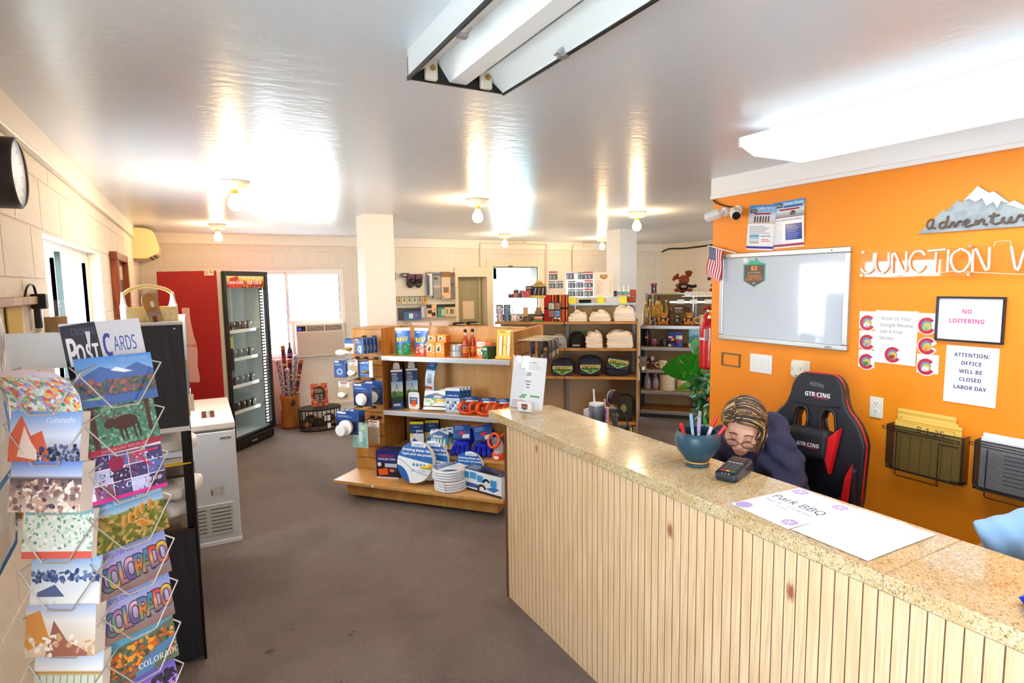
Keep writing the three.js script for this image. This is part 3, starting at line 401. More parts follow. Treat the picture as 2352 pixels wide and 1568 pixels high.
// black shelf unit with an upper box
{
  const t = thing('shelf_unit', 'black woodgrain shelf unit against the wall with an upper box', 'shelf unit', [0, 0, 0]);
  const bk = wood(0x2c2f3c, 0x1c1e28, 3, 0.42, 60), x0 = -0.46, x1 = -0.06, z0 = -4.2, z1 = -3.04;
  put('lower_case', [B(x0, x1, 0.02, 0.66, z0, z1, 0.003)], bk, t);
  for (const [x, z] of [[x0, z0], [x1 - 0.035, z0], [x1 - 0.03, z1 - 0.02], [x0, z1 - 0.02]]) put('post', B(x, x + 0.03, 0.66, 1.13, z, z + 0.02, 0.003), MT.blackGloss, t);
  put('front_edge', B(x1, x1 + 0.012, 0, 1.13, z1 - 0.03, z1, 0.004), MT.blackGloss, t);
  put('shelf_board', B(x0, x1, 0.66, 0.672, z0, z1), wood(0x4a3a30, 0x30241e, 1, 0.35), t);
  put('back_board', B(x0, x0 + 0.012, 0.672, 1.13, z0 + 0.02, z1 - 0.02), bk, t);
  put('middle_board', B(x0, x1 + 0.008, 1.13, 1.152, z0, z1 + 0.002, 0.002), M(0xe9e9ee, 0.4), t);
  const up = put('upper_box', B(-0.313, -0.052, 1.152, 1.622, -3.9, z1, 0.002), bk, t); put('top_edge', B(-0.315, -0.05, 1.622, 1.635, -3.9, z1 + 0.002, 0.002), M(0xdcdce2, 0.4), up);
  for (const x of [-0.285, -0.085]) put('screw', cyl(0.004, 0.004, 0.002).rotateX(PI / 2).translate(x, 1.605, z1 + 0.001), MT.white, up);
  put('side_hinges', [B(-0.05, -0.046, 1.2, 1.24, z1 - 0.04, z1 - 0.01), B(-0.05, -0.046, 1.42, 1.46, z1 - 0.04, z1 - 0.01)], MT.brass, up);
  put('price_tab', B(-0.048, -0.028, 1.22, 1.3, z1 + 0.003, z1 + 0.004), MT.cream, up);
  // parcels on its open shelf
  function parcel(label, x, y, z, w, h, d, ry) { const g = new THREE.SphereGeometry(1, 26, 18), p = g.attributes.position; for (let i = 0; i < p.count; i++) { let a = p.getX(i), b = p.getY(i), c = p.getZ(i); const q = (v) => Math.sign(v) * Math.pow(Math.abs(v), 0.45); a = q(a); b = Math.sign(b) * Math.pow(Math.abs(b), 0.7); c = q(c); const n = 0.86 + 0.2 * vn(a * 4 + 9, c * 4 + b * 3 + 9, 64, 64, 2); p.setXYZ(i, a * w / 2, (b * n * (0.55 + 0.45 * vn(a * 3 + 5, c * 3 + 5, 32, 32, 1)) + 1) * h / 2, c * d / 2); } g.computeVertexNormals(); return solo('parcel_bag', g, M(0xf3f4f8, 0.28), label, 'parcel', [x, y, z], ry, 'white plastic parcels on the black shelf'); }
  parcel('white plastic parcel bag highest under the white shelf board', -0.16, 0.995, -3.24, 0.24, 0.11, 0.3, 0.2);
  parcel('crumpled white plastic parcel bag below the yellow envelope', -0.145, 0.775, -3.2, 0.22, 0.11, 0.26, -0.4);
  parcel('small grey white parcel bag drooping over the shelf edge', -0.15, 0.69, -3.14, 0.1, 0.1, 0.14, 0.5);
  solo('carton', B(-0.1, 0.06, 0, 0.115, -0.13, 0.13, 0.003), MT.card, 'brown carton under the parcels on the black shelf', 'box', [-0.3, 0.673, -3.3], 0.06);
  solo('shelf_riser', [B(-0.15, 0.02, 0, 0.012, -0.2, 0.14), B(-0.15, -0.14, -0.225, 0, -0.2, 0.14), B(0.008, 0.02, -0.225, 0, -0.2, -0.17)], M(0x3a332e, 0.5), 'dark riser tray holding the envelope and the highest parcel', 'tray', [-0.11, 0.9, -3.23]);
  const env = thing('padded_envelope', 'yellow padded envelope with white card under the top parcel', 'envelope', [-0.13, 0.985, -3.09], 0.15);
  put('envelope', B(-0.07, 0.07, -0.012, -0.004, -0.06, 0.06, 0.003), M(0xf0c428, 0.6), env); put('card', B(-0.05, 0.045, -0.004, -0.0015, -0.045, 0.03), MT.paper, env);
  // wooden tote on top
  const tote = thing('wooden_tote', 'cream wooden tote with arched handle and carved side on top of the shelf unit', 'basket', [-0.185, 1.636, -3.2], 0.25), cm = M(0xf2dc96, 0.5);
  put('floor_board', B(-0.1, 0.1, 0, 0.008, -0.06, 0.06), cm, tote);
  for (const s of [-1, 1]) put('end_board', tr(ext(shape([[-0.062, 0], [0.062, 0], [0.066, 0.07], [0.03, 0.085, 0.014, 0.135], [-0.014, 0.135], [-0.03, 0.085, -0.066, 0.07]]), 0.009, 0.001), s * 0.1 - 0.005, 0, 0, 0, PI / 2, 0), M(0xf6ecd8, 0.5), tote);
  for (const s of [-1, 1]) { const q = put('side_board', B(-0.1, 0.1, 0, 0.066, s * 0.062 - 0.004, s * 0.062 + 0.004), cm, tote); if (s > 0) for (const x of [0.02, 0.045, 0.07]) put('carving', tube([[x, 0.012, 0.0665], [x + 0.016, 0.03, 0.0665], [x, 0.05, 0.0665]], 0.003, 8, 5), M(0xfbf3dc, 0.5), q); }
  put('handle', tube([[-0.1, 0.125, 0], [-0.075, 0.145, 0], [-0.035, 0.158, 0], [0, 0.164, 0], [0.035, 0.158, 0], [0.075, 0.145, 0], [0.1, 0.125, 0]], 0.0085, 26, 8), cm, tote);
  const pl = thing('oval_plaque', 'tall oval wooden plaque with painted scene leaning on the tote', 'plaque', [-0.155, 1.637, -3.1], 0.2); const ov = art(70, 150, (g, w, h) => { fillR(g, '#c8924c', -1, -1, w + 2, h + 2); for (let i = 0; i < 20; i++) fillR(g, 'rgba(120,80,40,.25)', i * 4, 0, 1.5, h); fillR(g, '#fff', w * 0.5, h * 0.3, w * 0.2, h * 0.2); fillR(g, '#a8713a', w * 0.2, h * 0.5, w * 0.6, h * 0.16); fillR(g, '#8c8c94', 0, h * 0.68, w, h * 0.1); fillR(g, '#6a3020', w * 0.3, h * 0.8, w * 0.3, h * 0.2); });
  const g = ext(shape([[-0.028, 0.0], [-0.03, 0.09], [-0.028, 0.13, 0, 0.132], [0.028, 0.13, 0.03, 0.09], [0.028, 0]]), 0.009, 0.001); const o = put('board', paint(planar(g), ov), pm(ov, 0.5), pl); o.rotation.set(-0.12, 0, 0.22);
}
// chest freezer
{
  const t = thing('chest_freezer', 'white chest freezer with vent grille and black phone number sticker', 'freezer', [0, 0, 0]), wh = M(0xdfe2e8, 0.38), x0 = -0.45, x1 = 0.197, z0 = -5.43, z1 = -4.41;
  put('body', B(x0, x1, 0.0, 0.8, z0, z1, 0.008), wh, t);
  put('seal', B(x0 + 0.006, x1 - 0.006, 0.8, 0.812, z0 + 0.006, z1 - 0.006), M(0x9b9a98, 0.6), t);
  const lid = put('lid', B(x0, x1 + 0.002, 0.812, 0.862, z0, z1 + 0.002, 0.01), M(0xe8ddd0, 0.4), t);
  const num = art(150, 60, (gg, w, h) => { fillR(gg, '#a01010', -1, -1, w + 2, h + 2); fillR(gg, '#1c1210', 5, 5, w - 10, h - 10); T(gg, '970-245-0531', w / 2, h / 2, 24, '#f6efe4'); });
  put('phone_sticker', paint(new THREE.PlaneGeometry(0.26, 0.085).rotateX(-PI / 2).rotateY(-PI / 2).translate(0.04, 0.8628, -4.75), num), pm(num, 0.4), lid);
  put('hand_slot', B(0.1, 0.17, 0.745, 0.765, z1 - 0.002, z1 + 0.003, 0.003), MT.steel, t);
  const sp = art(120, 90, (gg, w, h) => { fillR(gg, '#d8d8cc', -1, -1, w + 2, h + 2); fillR(gg, '#7a7468', 6, 30, 16, 50); lines(gg, 30, 12, 40, 9, 8, '#a8a498', 2); lines(gg, 78, 12, 36, 6, 12, '#8a867c', 4); });
  put('rating_plate', paint(new THREE.PlaneGeometry(0.09, 0.07).translate(0.065, 0.385, z1 + 0.001), sp), pm(sp, 0.5), t);
  const gr = put('vent_grille', B(-0.1, 0.155, 0.075, 0.295, z1 - 0.001, z1 + 0.006, 0.004), M(0xd0d2cc, 0.45), t);
  for (let i = 0; i < 7; i++) for (const [a, b] of [[-0.09, -0.015], [0.015, 0.14]]) put('vent_slot', B(a, b, 0.102 + i * 0.026, 0.107 + i * 0.026, z1 + 0.0055, z1 + 0.007), MT.black2, gr);
  put('base_skirt', B(x0, x1 + 0.003, 0, 0.03, z0, z1 + 0.004, 0.004), M(0xeef0f4, 0.4), t);
}
// red glass-door drinks cooler
{
  const t = thing('drinks_cooler', 'tall red drinks cooler with black glass door and lit shelves', 'cooler', [0.27, 0, -6.79], 0.8802), W = 0.77, D = 0.78, red = M(new THREE.Color().setRGB(0.4, 0.003, 0.009), 0.42), blk = M(0x101015, 0.35);
  put('cabinet', [B(0, 0.02, 0.1, 1.96, -D, -0.06), B(W - 0.02, W, 0.1, 1.96, -D, -0.06), B(0.02, W - 0.02, 0.1, 1.96, -D, -D + 0.02), B(0.02, W - 0.02, 1.92, 1.96, -D + 0.02, -0.06)], red, t);
  const inn = M(0xdff0f2, 0.4);
  put('liner', [B(0.02, 0.03, 0.13, 1.92, -D + 0.02, -0.06), B(W - 0.03, W - 0.02, 0.13, 1.92, -D + 0.02, -0.06), B(0.03, W - 0.03, 0.13, 1.92, -D + 0.02, -D + 0.03), B(0.02, W - 0.02, 0.1, 0.13, -D + 0.02, -0.06), B(0.03, W - 0.03, 1.9, 1.92, -D + 0.03, -0.06)], inn, t);
  put('front_edge', [B(-0.002, 0.03, 0.02, 1.962, -0.06, -0.022, 0.004)], M(0xc9bfae, 0.45), t);
  const dr = put('door', [B(0.012, 0.05, 0.12, 1.955, -0.02, 0.02, 0.008), B(W - 0.06, W, 0.12, 1.955, -0.02, 0.02, 0.008), B(0.05, W - 0.06, 1.905, 1.955, -0.02, 0.02, 0.006), B(0.05, W - 0.06, 0.12, 0.16, -0.02, 0.02, 0.006)], blk, t);
  put('glass', B(0.05, W - 0.06, 0.16, 1.775, -0.004, 0.004), MT.glass, dr);
  put('handle', [B(0.016, 0.046, 0.9, 1.14, 0.02, 0.05, 0.006), B(0.02, 0.044, 0.92, 1.12, 0.05, 0.056, 0.003)], M(0x2a2a2e, 0.3, 0.3), dr);
  const hd = art(330, 70, (g, w, h) => { grad(g, w, h, [[0, '#f4e8a8'], [0.3, '#f0a828'], [0.6, '#b84418'], [1, '#5a1a10']]); blobs(g, 60, 0, h * 0.5, w, h * 0.5, 4, 12, ['#c8281a', '#7a2010', '#e8882a', '#a83018']); blobs(g, 40, w * 0.4, 0, w * 0.6, h * 0.3, 3, 8, ['#fdf4c8', '#f4d878']); poly(g, '#c8301c', [[w * 0.06, h], [w * 0.1, h * 0.2], [w * 0.3, 0], [w * 0.38, h]]); T(g, 'Coca-Cola', w * 0.23, h * 0.52, 27, '#fff4ec', 'italic bold', 'center', 'serif'); T(g, 'ICE COLD', w * 0.74, h * 0.54, 29, '#fff6e0'); });
  put('header_sign', paint(new THREE.PlaneGeometry(W - 0.11, 0.128).translate(W / 2 - 0.005, 1.84, 0.004), hd), M(0xffffff, 0.3, 0, { map: PAGES[0].t, emissive: 0xffffff, emissiveMap: PAGES[0].t, emissiveIntensity: 0.35 }), dr);
  put('header_back', B(0.05, W - 0.06, 1.775, 1.905, -0.012, -0.001), blk, dr);
  put('base_grille', [B(0.0, W, 0.0, 0.1, -0.74, -0.03), B(0.01, W - 0.01, 0.015, 0.1, -0.03, 0.0, 0.006)], blk, t);
  put('maker_badge', B(0.33, 0.43, 0.045, 0.065, 0.0, 0.003, 0.002), MT.steel, t);
  const led = M(0xffffff, 0.3, 0, { emissive: new THREE.Color(0.8, 1, 1), emissiveIntensity: 7 });
  const strip = put('led_channel', B(0.655, 0.7, 0.18, 1.77, -0.034, -0.022), M(0x222a2c, 0.4), t);
  for (const s of [[0.66, 0.668], [0.686, 0.694]]) put('led_row', Array.from({ length: 44 }, (_, i) => B(s[0], s[1], 0.2 + i * 0.0355, 0.216 + i * 0.0355, -0.022, -0.016)), led, strip);
  const L = new THREE.RectAreaLight(new THREE.Color(0.85, 1, 1), 5, 0.03, 1.5); L.name = 'cooler_lamp'; L.position.set(0.64, 0.98, -0.05); L.rotation.y = 0.75; t.add(L);
  const stick = art(60, 150, (g, w, h) => { fillR(g, '#e4f0f2', -1, -1, w + 2, h + 2); lines(g, 4, 30, w - 8, 10, 7, '#6f9aa4', 3); fillR(g, '#d8434a', 10, 4, 16, 16); fillR(g, '#8fb4bc', 4, 110, w - 8, 30); });
  put('notice_sheet', paint(new THREE.PlaneGeometry(0.12, 0.3).translate(0.42, 1.54, -D + 0.032), stick), pm(stick, 0.5), t);
  for (const y of [1.31, 1.0, 0.7, 0.41]) {
    const sh = put('shelf', [B(0.032, W - 0.032, y - 0.012, y, -D + 0.05, -0.1), B(0.032, 0.655, y - 0.03, y + 0.006, -0.1, -0.09, 0.002)], M(0xf4fafa, 0.4), t);
    for (let i = 0; i < 6; i++) { const x = 0.09 + i * 0.095; const b = put('bottle_pusher', [B(x - 0.03, x + 0.03, y + 0.002, y + 0.02, -0.6, -0.12), B(x - 0.034, x + 0.034, y + 0.002, y + 0.095, -0.14, -0.105, 0.012)], M(0x15161a, 0.3), sh); put('chrome_button', ball(0.014, x + 0.01, y + 0.07, -0.102, 1, 1, 0.5, 10), MT.chrome, b); }
  }
  const side = new THREE.Group(); side.name = 'bottle_decal'; t.add(side); side.position.set(-0.0012, 0, 0); side.rotation.y = -PI / 2;      // local x runs away from the door as -z
  const half = [[0.044, 0.8], [0.046, 0.785], [0.05, 0.775], [0.044, 0.76], [0.046, 0.72], [0.056, 0.62], [0.078, 0.5], [0.1, 0.42], [0.11, 0.34], [0.105, 0.26], [0.098, 0.18], [0.108, 0.1], [0.115, 0.05], [0.112, 0.015], [0.1, 0]];
  const bs = new THREE.Shape([...half.map(([x, y]) => new THREE.Vector2(x, y)), ...half.slice().reverse().map(([x, y]) => new THREE.Vector2(-x, y))]);
  const bd = put('bottle', new THREE.ExtrudeGeometry(bs, { depth: 0.001, bevelEnabled: false }), M(0xeab8b0, 0.5), side); bd.position.set(-0.455, 0.775, 0);
  const coke = art(190, 80, (g, w, h) => { fillR(g, '#eab8b0', -1, -1, w + 2, h + 2); T(g, 'Coca-Cola', w / 2, h / 2, 42, '#b01420', 'italic bold', 'center', 'serif'); });
  const ck = put('lettering', paint(new THREE.PlaneGeometry(0.2, 0.085), coke), pm(coke, 0.5), side); ck.position.set(-0.455, 1.175, 0.0016);
  const tagA = art(50, 30, (g, w, h) => { fillR(g, '#e8d2b8', -1, -1, w + 2, h + 2); lines(g, 4, 6, 18, 3, 8, '#7a6a58', 3); lines(g, 28, 4, 18, 2, 9, '#6a5a48', 4); });
  const lb = put('rating_label', paint(new THREE.PlaneGeometry(0.11, 0.06), tagA), pm(tagA, 0.5), side); lb.position.set(-0.145, 1.94, 0.0006);
}
const cool = (u, y, w) => [0.27 + 0.637 * u + 0.771 * w, y, -6.79 - 0.771 * u + 0.637 * w];
solo('carton', B(-0.2, 0.2, 0, 0.2, -0.1, 0.1, 0.003), M(0xcfd27a, 0.6), 'pale yellow green carton on the second cooler shelf', 'box', cool(0.3, 1.0215, -0.38), 0.8802);
for (const [u, w, s, l] of [[0.13, -0.22, 1, 'nearer the cooler handle'], [0.3, -0.3, 1.2, 'beside the smaller one']]) { const t = thing('milk_jug', (s > 1 ? 'large' : 'small') + ' white plastic jug on the cooler floor ' + l, 'jug', cool(u, 0.131, w), 1.1, 'jugs on the cooler floor'); put('body', lathe([[0.001, 0], [0.062 * s, 0], [0.068 * s, 0.012], [0.068 * s, 0.11 * s], [0.05 * s, 0.155 * s], [0.022 * s, 0.18 * s], [0.022 * s, 0.195 * s]], 18), M(0xeef4f4, 0.4), t); put('cap', cyl(0.025 * s, 0.025 * s, 0.02, 0, 0.195 * s, 0), M(0xd8e8e8, 0.4), t); put('handle', tube([[0.03 * s, 0.17 * s, 0], [0.085 * s, 0.15 * s, 0], [0.068 * s, 0.06 * s, 0]], 0.011 * s, 12, 7), M(0xeef4f4, 0.4), t); }
// window air conditioner under the sash
{
  const t = thing('window_air_conditioner', 'beige window air conditioner under the raised sash', 'air conditioner', [1.445, 0.855, ZB - 0.12]), b = M(0xe9dccb, 0.45), w = 0.31, h = 0.44;
  put('case', B(-w, w, 0, h, -0.3, 0.2, 0.012), b, t);
  put('control_panel', B(-w + 0.015, -w + 0.12, h - 0.095, h - 0.03, 0.2, 0.204), MT.black2, t);
  put('display_light', B(-w + 0.03, -w + 0.06, h - 0.085, h - 0.05, 0.204, 0.206), M(0x1030c8, 0.3, 0, { emissive: 0x2040ff, emissiveIntensity: 1.5 }), t);
  for (let k = 0; k < 2; k++) { const o = put('air_outlet', B(-w + 0.14 + k * 0.23, -w + 0.35 + k * 0.23, h - 0.1, h - 0.025, 0.2, 0.202), MT.black2, t); for (let i = 0; i < 6; i++) put('vane', B(-w + 0.145 + k * 0.23, -w + 0.345 + k * 0.23, h - 0.095 + i * 0.013, h - 0.09 + i * 0.013, 0.202, 0.212), b, o); }
  const gr = put('grille', B(-w + 0.02, w - 0.02, 0.03, h - 0.125, 0.199, 0.201), M(0xa89a88, 0.6), t);
  for (let i = 0; i < 20; i++) put('louvre', B(-w + 0.02, w - 0.02, 0.034 + i * 0.014, 0.043 + i * 0.014, 0.2, 0.209), b, gr);
  for (const s of [-1, 1]) put('side_panel', B(s * w + (s > 0 ? 0 : -0.03), s * w + (s > 0 ? 0.03 : 0), 0, h, 0.06, 0.075), M(0xf2f0ea, 0.5), t);
}
// tall wooden stump vase with painted sticks
{
  const v = thing('stump_vase', 'carved wooden stump vase on the floor beside the cooler', 'vase', [0.99, 0, -7.74]);
  const g = lathe([[0.001, 0], [0.115, 0], [0.122, 0.03], [0.112, 0.14], [0.106, 0.26], [0.112, 0.36], [0.12, 0.42], [0.1, 0.42], [0.094, 0.36], [0.09, 0.1], [0.001, 0.1]], 14); const p = g.attributes.position; for (let i = 0; i < p.count; i++) { const a = Math.atan2(p.getZ(i), p.getX(i)), k = 1 + 0.07 * Math.sin(a * 3 + p.getY(i) * 6) + 0.04 * Math.sin(a * 5); p.setX(i, p.getX(i) * k); p.setZ(i, p.getZ(i) * k); } g.computeVertexNormals();
  put('body', uvm(g), wood(0xc27a2c, 0x8a4c14, 1, 0.4, 12, 2), v); put('knot', ball(0.035, 0.02, 0.33, 0.108, 1, 1.3, 0.35, 10), M(0x4a2a14, 0.7), v);
  const feather = art(40, 200, (g2, w, h) => { fillR(g2, '#8c8c98', -1, -1, w + 2, h + 2); for (let i = 0; i < 50; i++) { g2.strokeStyle = ['#f2f2f8', '#5c5c70', '#c8c8d8'][i % 3]; g2.lineWidth = 2; g2.beginPath(); g2.moveTo(w / 2, i * 4); g2.lineTo(i % 2 ? 0 : w, i * 4 - 10); g2.stroke(); } });
  const stripe = art(40, 200, (g2, w, h) => { fillR(g2, '#6a2418', -1, -1, w + 2, h + 2); for (let i = 0; i < 14; i++) fillR(g2, ['#d8782a', '#1c1418', '#b8402a', '#e8b050'][i % 4], 0, i * 15, w, 6); });
  const sticks = [[-0.12, 0.86, 0.04, feather, 'feather patterned grey stick leaning towards the cooler'], [-0.05, 1.03, 0.02, stripe, 'tallest orange banded stick in the stump vase'], [0.02, 0.86, 0.06, stripe, 'dark red banded stick in the middle of the stump vase'], [0.1, 0.9, -0.02, feather, 'feather patterned stick leaning away from the cooler'], [0.155, 0.84, 0.03, stripe, 'outermost banded stick in the stump vase towards the basket'], [-0.02, 0.75, 0.09, feather, 'short feather patterned stick at the front of the stump vase']];
  for (const [dx, y, dz, a, l] of sticks) { const s = thing('painted_stick', l, 'stick', [0.99, 0.1, -7.74], 0, 'painted sticks in the stump vase'); const top = V(dx, y - 0.1, dz), q = rod(V(dx * 0.2, 0.01, dz * 0.3), top, 0.016, 10, 0.026); put('shaft', paint(q, a), pm(a, 0.5), s); put('tip', ball(0.027, top.x, top.y, top.z, 1, 0.8, 1, 10), a === feather ? M(0xb9b9c8, 0.5) : M(0x8a2a1a, 0.5), s); }
  const b = thing('dark_bottle', 'dark glass bottle standing on the window sill behind the sticks', 'bottle', [1.06, 0.852, ZB - 0.025]); put('body', lathe([[0.001, 0], [0.034, 0], [0.036, 0.08], [0.03, 0.11], [0.013, 0.15], [0.012, 0.2], [0.001, 0.2]]), M(0x1c1414, 0.15), b); put('label', cyl(0.0365, 0.0365, 0.04, 0, 0.025, 0), M(0x8a5a9a, 0.5), b);
}
// low black basket of tools with a price card on it
{
  const t = thing('oval_basket', 'low oval black wire basket of boots and tools on the floor', 'basket', [1.3, 0, -7.45]);
  const oval = (r, y, rad) => tube(Array.from({ length: 20 }, (_, i) => [Math.cos(i / 20 * 2 * PI) * r, y, Math.sin(i / 20 * 2 * PI) * r * 0.62]), rad, 60, 6, true, true);
  put('rim', oval(0.25, 0.27, 0.016), MT.black, t); put('foot_ring', oval(0.24, 0.014, 0.014), MT.black, t);
  for (let i = 0; i < 14; i++) { const a = i / 14 * 2 * PI; put('rib', rod([Math.cos(a) * 0.25, 0.27, Math.sin(a) * 0.155], [Math.cos(a) * 0.24, 0.02, Math.sin(a) * 0.15], 0.006, 6), MT.black, t); }
  put('top_cover', ball(1, 0, 0.275, 0, 0.245, 0.025, 0.152, 22), M(0x2e2a28, 0.7), t);
  put('contents', [ball(0.075, -0.12, 0.13, 0.04, 1, 0.9, 0.8), ball(0.07, 0.1, 0.14, 0.05, 1.1, 0.8, 0.8), ball(0.06, 0, 0.09, 0.08, 1.3, 0.8, 0.6)], M(0x3a302c, 0.8), t);
  put('copper_tool', [ball(0.045, -0.16, 0.08, 0.09, 1, 1, 0.7), rod([-0.1, 0.18, 0.1], [0.1, 0.12, 0.12], 0.009)], M(0x8a5a3a, 0.4, 0.5), t);
  put('white_tag', [B(0.03, 0.1, 0.12, 0.19, 0.13, 0.133), B(0.06, 0.1, 0.03, 0.09, 0.142, 0.145)], MT.paper, t);
  const a = art(110, 150, (g, w, h) => { fillR(g, '#d8643a', -1, -1, w + 2, h + 2); blobs(g, 50, 0, 0, w, h, 6, 16, ['#e88a4c', '#b84a30', '#8c3228', '#f0a868']); g.fillStyle = '#3a2420'; g.beginPath(); g.ellipse(w / 2, h * 0.48, w * 0.37, h * 0.37, 0, 0, 7); g.fill(); lines(g, w * 0.22, h * 0.24, w * 0.56, 3, 9, '#d8b0a0', 4); for (let i = 0; i < 4; i++) { fillR(g, '#e8c8b8', w * 0.25, h * (0.5 + i * 0.085), w * 0.22, 5); fillR(g, '#e8c8b8', w * 0.55, h * (0.5 + i * 0.085), w * 0.14, 5); } });
  const s = solo('price_card', sheet(0.21, 0.28, 0.003, () => 0, a, 1, 1), pm(a, 0.5), 'orange price card with dark round list standing on the basket', 'sign', [1.3, 0.298, -7.4], 0.12); s.rotation.x = -0.12;
}
// ---------------------------------------------------------------- wooden display stand in the middle of the shop
const GT = -0.8505, gp = (u, y, v) => [1.044 + 0.6599 * u + 0.7513 * v, y, -4.863 + 0.7513 * u - 0.6599 * v];
const oakG = wood(0xd69a4e, 0xb2742e, 2, 0.42, 14, 1, { clearcoat: 0.15, clearcoatRoughness: 0.3 }), oakL = wood(0xdba866, 0xc08a48, 1, 0.35, 10, 1, { clearcoat: 0.3, clearcoatRoughness: 0.2 });
{
  const t = thing('display_stand', 'golden oak slat display stand with shelves full of camping goods', 'display stand', [1.044, 0, -4.863], GT);
  const b = (u0, u1, y0, y1, v0, v1, r) => B(u0, u1, y0, y1, -v1, -v0, r);
  put('plinth', b(0, 1.367, 0.03, 0.142, 0, 1.15, 0.003), oakG, t);
  for (const u of [0.1, 1.27]) for (const v of [0.1, 1.05]) put('glide', b(u - 0.03, u + 0.03, 0, 0.03, v - 0.03, v + 0.03, 0.004), MT.steel, t);
  put('deck', b(-0.082, 1.442, 0.142, 0.17, -0.076, 1.23, 0.004), oakL, t);
  put('back_panel', b(0.2, 1.4, 0.17, 1.413, 0.6, 0.625), oakL, t);
  put('back_cap', b(0.2, 1.4, 1.41, 1.418, 0.595, 0.63), oakG, t);
  put('back_rail', b(0.215, 1.4, 1.28, 1.315, 0.575, 0.6), wood(0xd9a86c, 0xbf8a4a, 3, 0.5, 90), t);
  const wing = put('wing_side', b(0.195, 0.215, 0.17, 1.415, 0.29, 0.62), oakG, t);
  for (let i = 0; i < 12; i++) { const y = 0.172 + i * 0.1035; const s = put('slat', b(-0.085, 0.215, y, y + 0.0965, 0.265, 0.285, 0.002), oakG, t); }
  put('slat_backing', b(-0.082, 0.212, 0.17, 1.415, 0.285, 0.296), oakG, t);
  put('wing_left', b(-0.085, -0.065, 0.17, 1.415, 0.296, 0.62), oakG, t);
  put('wing_top', b(-0.085, 0.215, 1.411, 1.416, 0.262, 0.62), oakG, t);
  for (let i = 0; i < 12; i++) put('end_slat', b(1.405, 1.425, 0.172 + i * 0.1035, 0.2685 + i * 0.1035, 0.25, 1.04, 0.002), oakG, t);
  put('end_backing', b(1.398, 1.405, 0.17, 1.412, 0.25, 1.04), oakG, t); put('end_edge', b(1.4, 1.426, 0.17, 1.412, 0.244, 0.25), oakG, t);
  for (const [y, v0] of [[1.18, 0.25], [0.71, 0.25]]) { const s = put('shelf', b(0.216, 1.397, y - 0.022, y, v0, 0.6, 0.002), oakL, t); put('price_channel', b(0.225, 1.395, y - 0.034, y + 0.006, v0 - 0.012, v0 - 0.001, 0.002), M(0xe2e4ea, 0.25, 0.5), s); }
  const st = put('step_shelf', b(0.216, 1.397, 0.335, 0.357, 0.25, 0.6, 0.002), oakL, t); put('step_front', b(0.216, 1.397, 0.17, 0.335, 0.262, 0.28), oakG, st);
  put('price_sticker', b(0.29, 0.31, 0.147, 0.165, -0.0775, -0.076), MT.paper, t);
  for (const u of [0.222, 1.385]) put('shelf_standard', b(u, u + 0.012, 0.36, 1.4, 0.588, 0.6), MT.darkwire, t);
  for (const [y, us] of [[1.345, [0.05, 0.15]], [1.235 - 0.005, []], [1.16, [-0.03, 0.06, 0.16]], [0.975, [-0.03, 0.12]], [0.73, [-0.02, 0.12]], [0.64, [0.1, 0.17]]]) for (const u of us) put('hook', [tube([[u, y, -0.26], [u, y, -0.02], [u, y + 0.012, -0.006]], 0.003, 8, 5, false), b(u - 0.02, u + 0.02, y - 0.012, y + 0.012, 0.262, 0.266), tube([[u - 0.02, y, -0.262], [u - 0.02, y, -0.25], [u + 0.02, y, -0.25], [u + 0.02, y, -0.262]], 0.002, 6, 5, false)], MT.darkwire, t);
  for (const v of [0.34, 0.43, 0.52, 0.62, 0.72]) put('end_hook', tube([[1.426, 1.335, -v], [1.68, 1.335, -v], [1.695, 1.318, -v]], 0.0035, 10, 5, false), MT.wire, t);
}
// --- goods: shapes
function pillow(w, h, d, a, back = a) {
  const mk = (s) => { const g = new THREE.PlaneGeometry(w, h, 12, 14).translate(0, h / 2, 0), p = g.attributes.position; for (let i = 0; i < p.count; i++) { const x = Math.abs(2 * p.getX(i) / w), y = p.getY(i) / h, k = (1 - x * x * x) * Math.min(1, (1 - y) * 2.2) * (0.55 + 0.45 * (1 - y)); p.setZ(i, s * (d / 2 * k + 0.001)); } if (s < 0) { const id = g.index.array; for (let i = 0; i < id.length; i += 3) { const q = id[i]; id[i] = id[i + 1]; id[i + 1] = q; } } g.computeVertexNormals(); return g; };
  return mg([paint(mk(1), a), paint(mk(-1), back)]);
}
const goods = (name, geos, m, label, cat, u, y, v, turn = 0, group) => solo(name, geos, m, label, cat, gp(u, y, v), GT + turn, group);
const gthing = (name, label, cat, u, y, v, turn = 0, group) => thing(name, label, cat, gp(u, y, v), GT + turn, group);
const YA = 1.1805, YB = 0.7105, YC = 0.3575, YD = 0.1705;
// --- top shelf
const tst = (bottom, mid) => art(110, 180, (g, w, h) => { grad(g, w, h, [[0, '#eef3f8'], [0.1, '#dfe8f2'], [0.11, '#1d66c4'], [0.55, '#1f78d8'], [1, bottom]]); T(g, 'CAMCO', w * 0.3, h * 0.16, 12, '#fff'); poly(g, '#f2d43a', [[w * 0.08, h * 0.36], [w * 0.86, h * 0.32], [w * 0.78, h * 0.5], [w * 0.14, h * 0.53]]); T(g, 'TST', w * 0.46, h * 0.43, 38, '#143a7c', 'italic bold'); blobs(g, 26, w * 0.2, h * 0.58, w * 0.7, h * 0.3, 5, 13, mid); fillR(g, bottom, 0, h * 0.93, w, h); });
const tA = tst('#1f8a3c', ['#3aa850', '#5cc46a', '#1c6a3c']), tB = tst('#d8401c', ['#f0682c', '#e83a20', '#f8b8a0', '#f2e9d8']);
goods('treatment_pouch', pillow(0.137, 0.235, 0.045, tA), pm(tA, 0.25), 'blue pouch reading TST with green leaf art on the top shelf', 'pouch', 0.345, YA, 0.4, 0.15, 'treatment pouches on the top shelf');
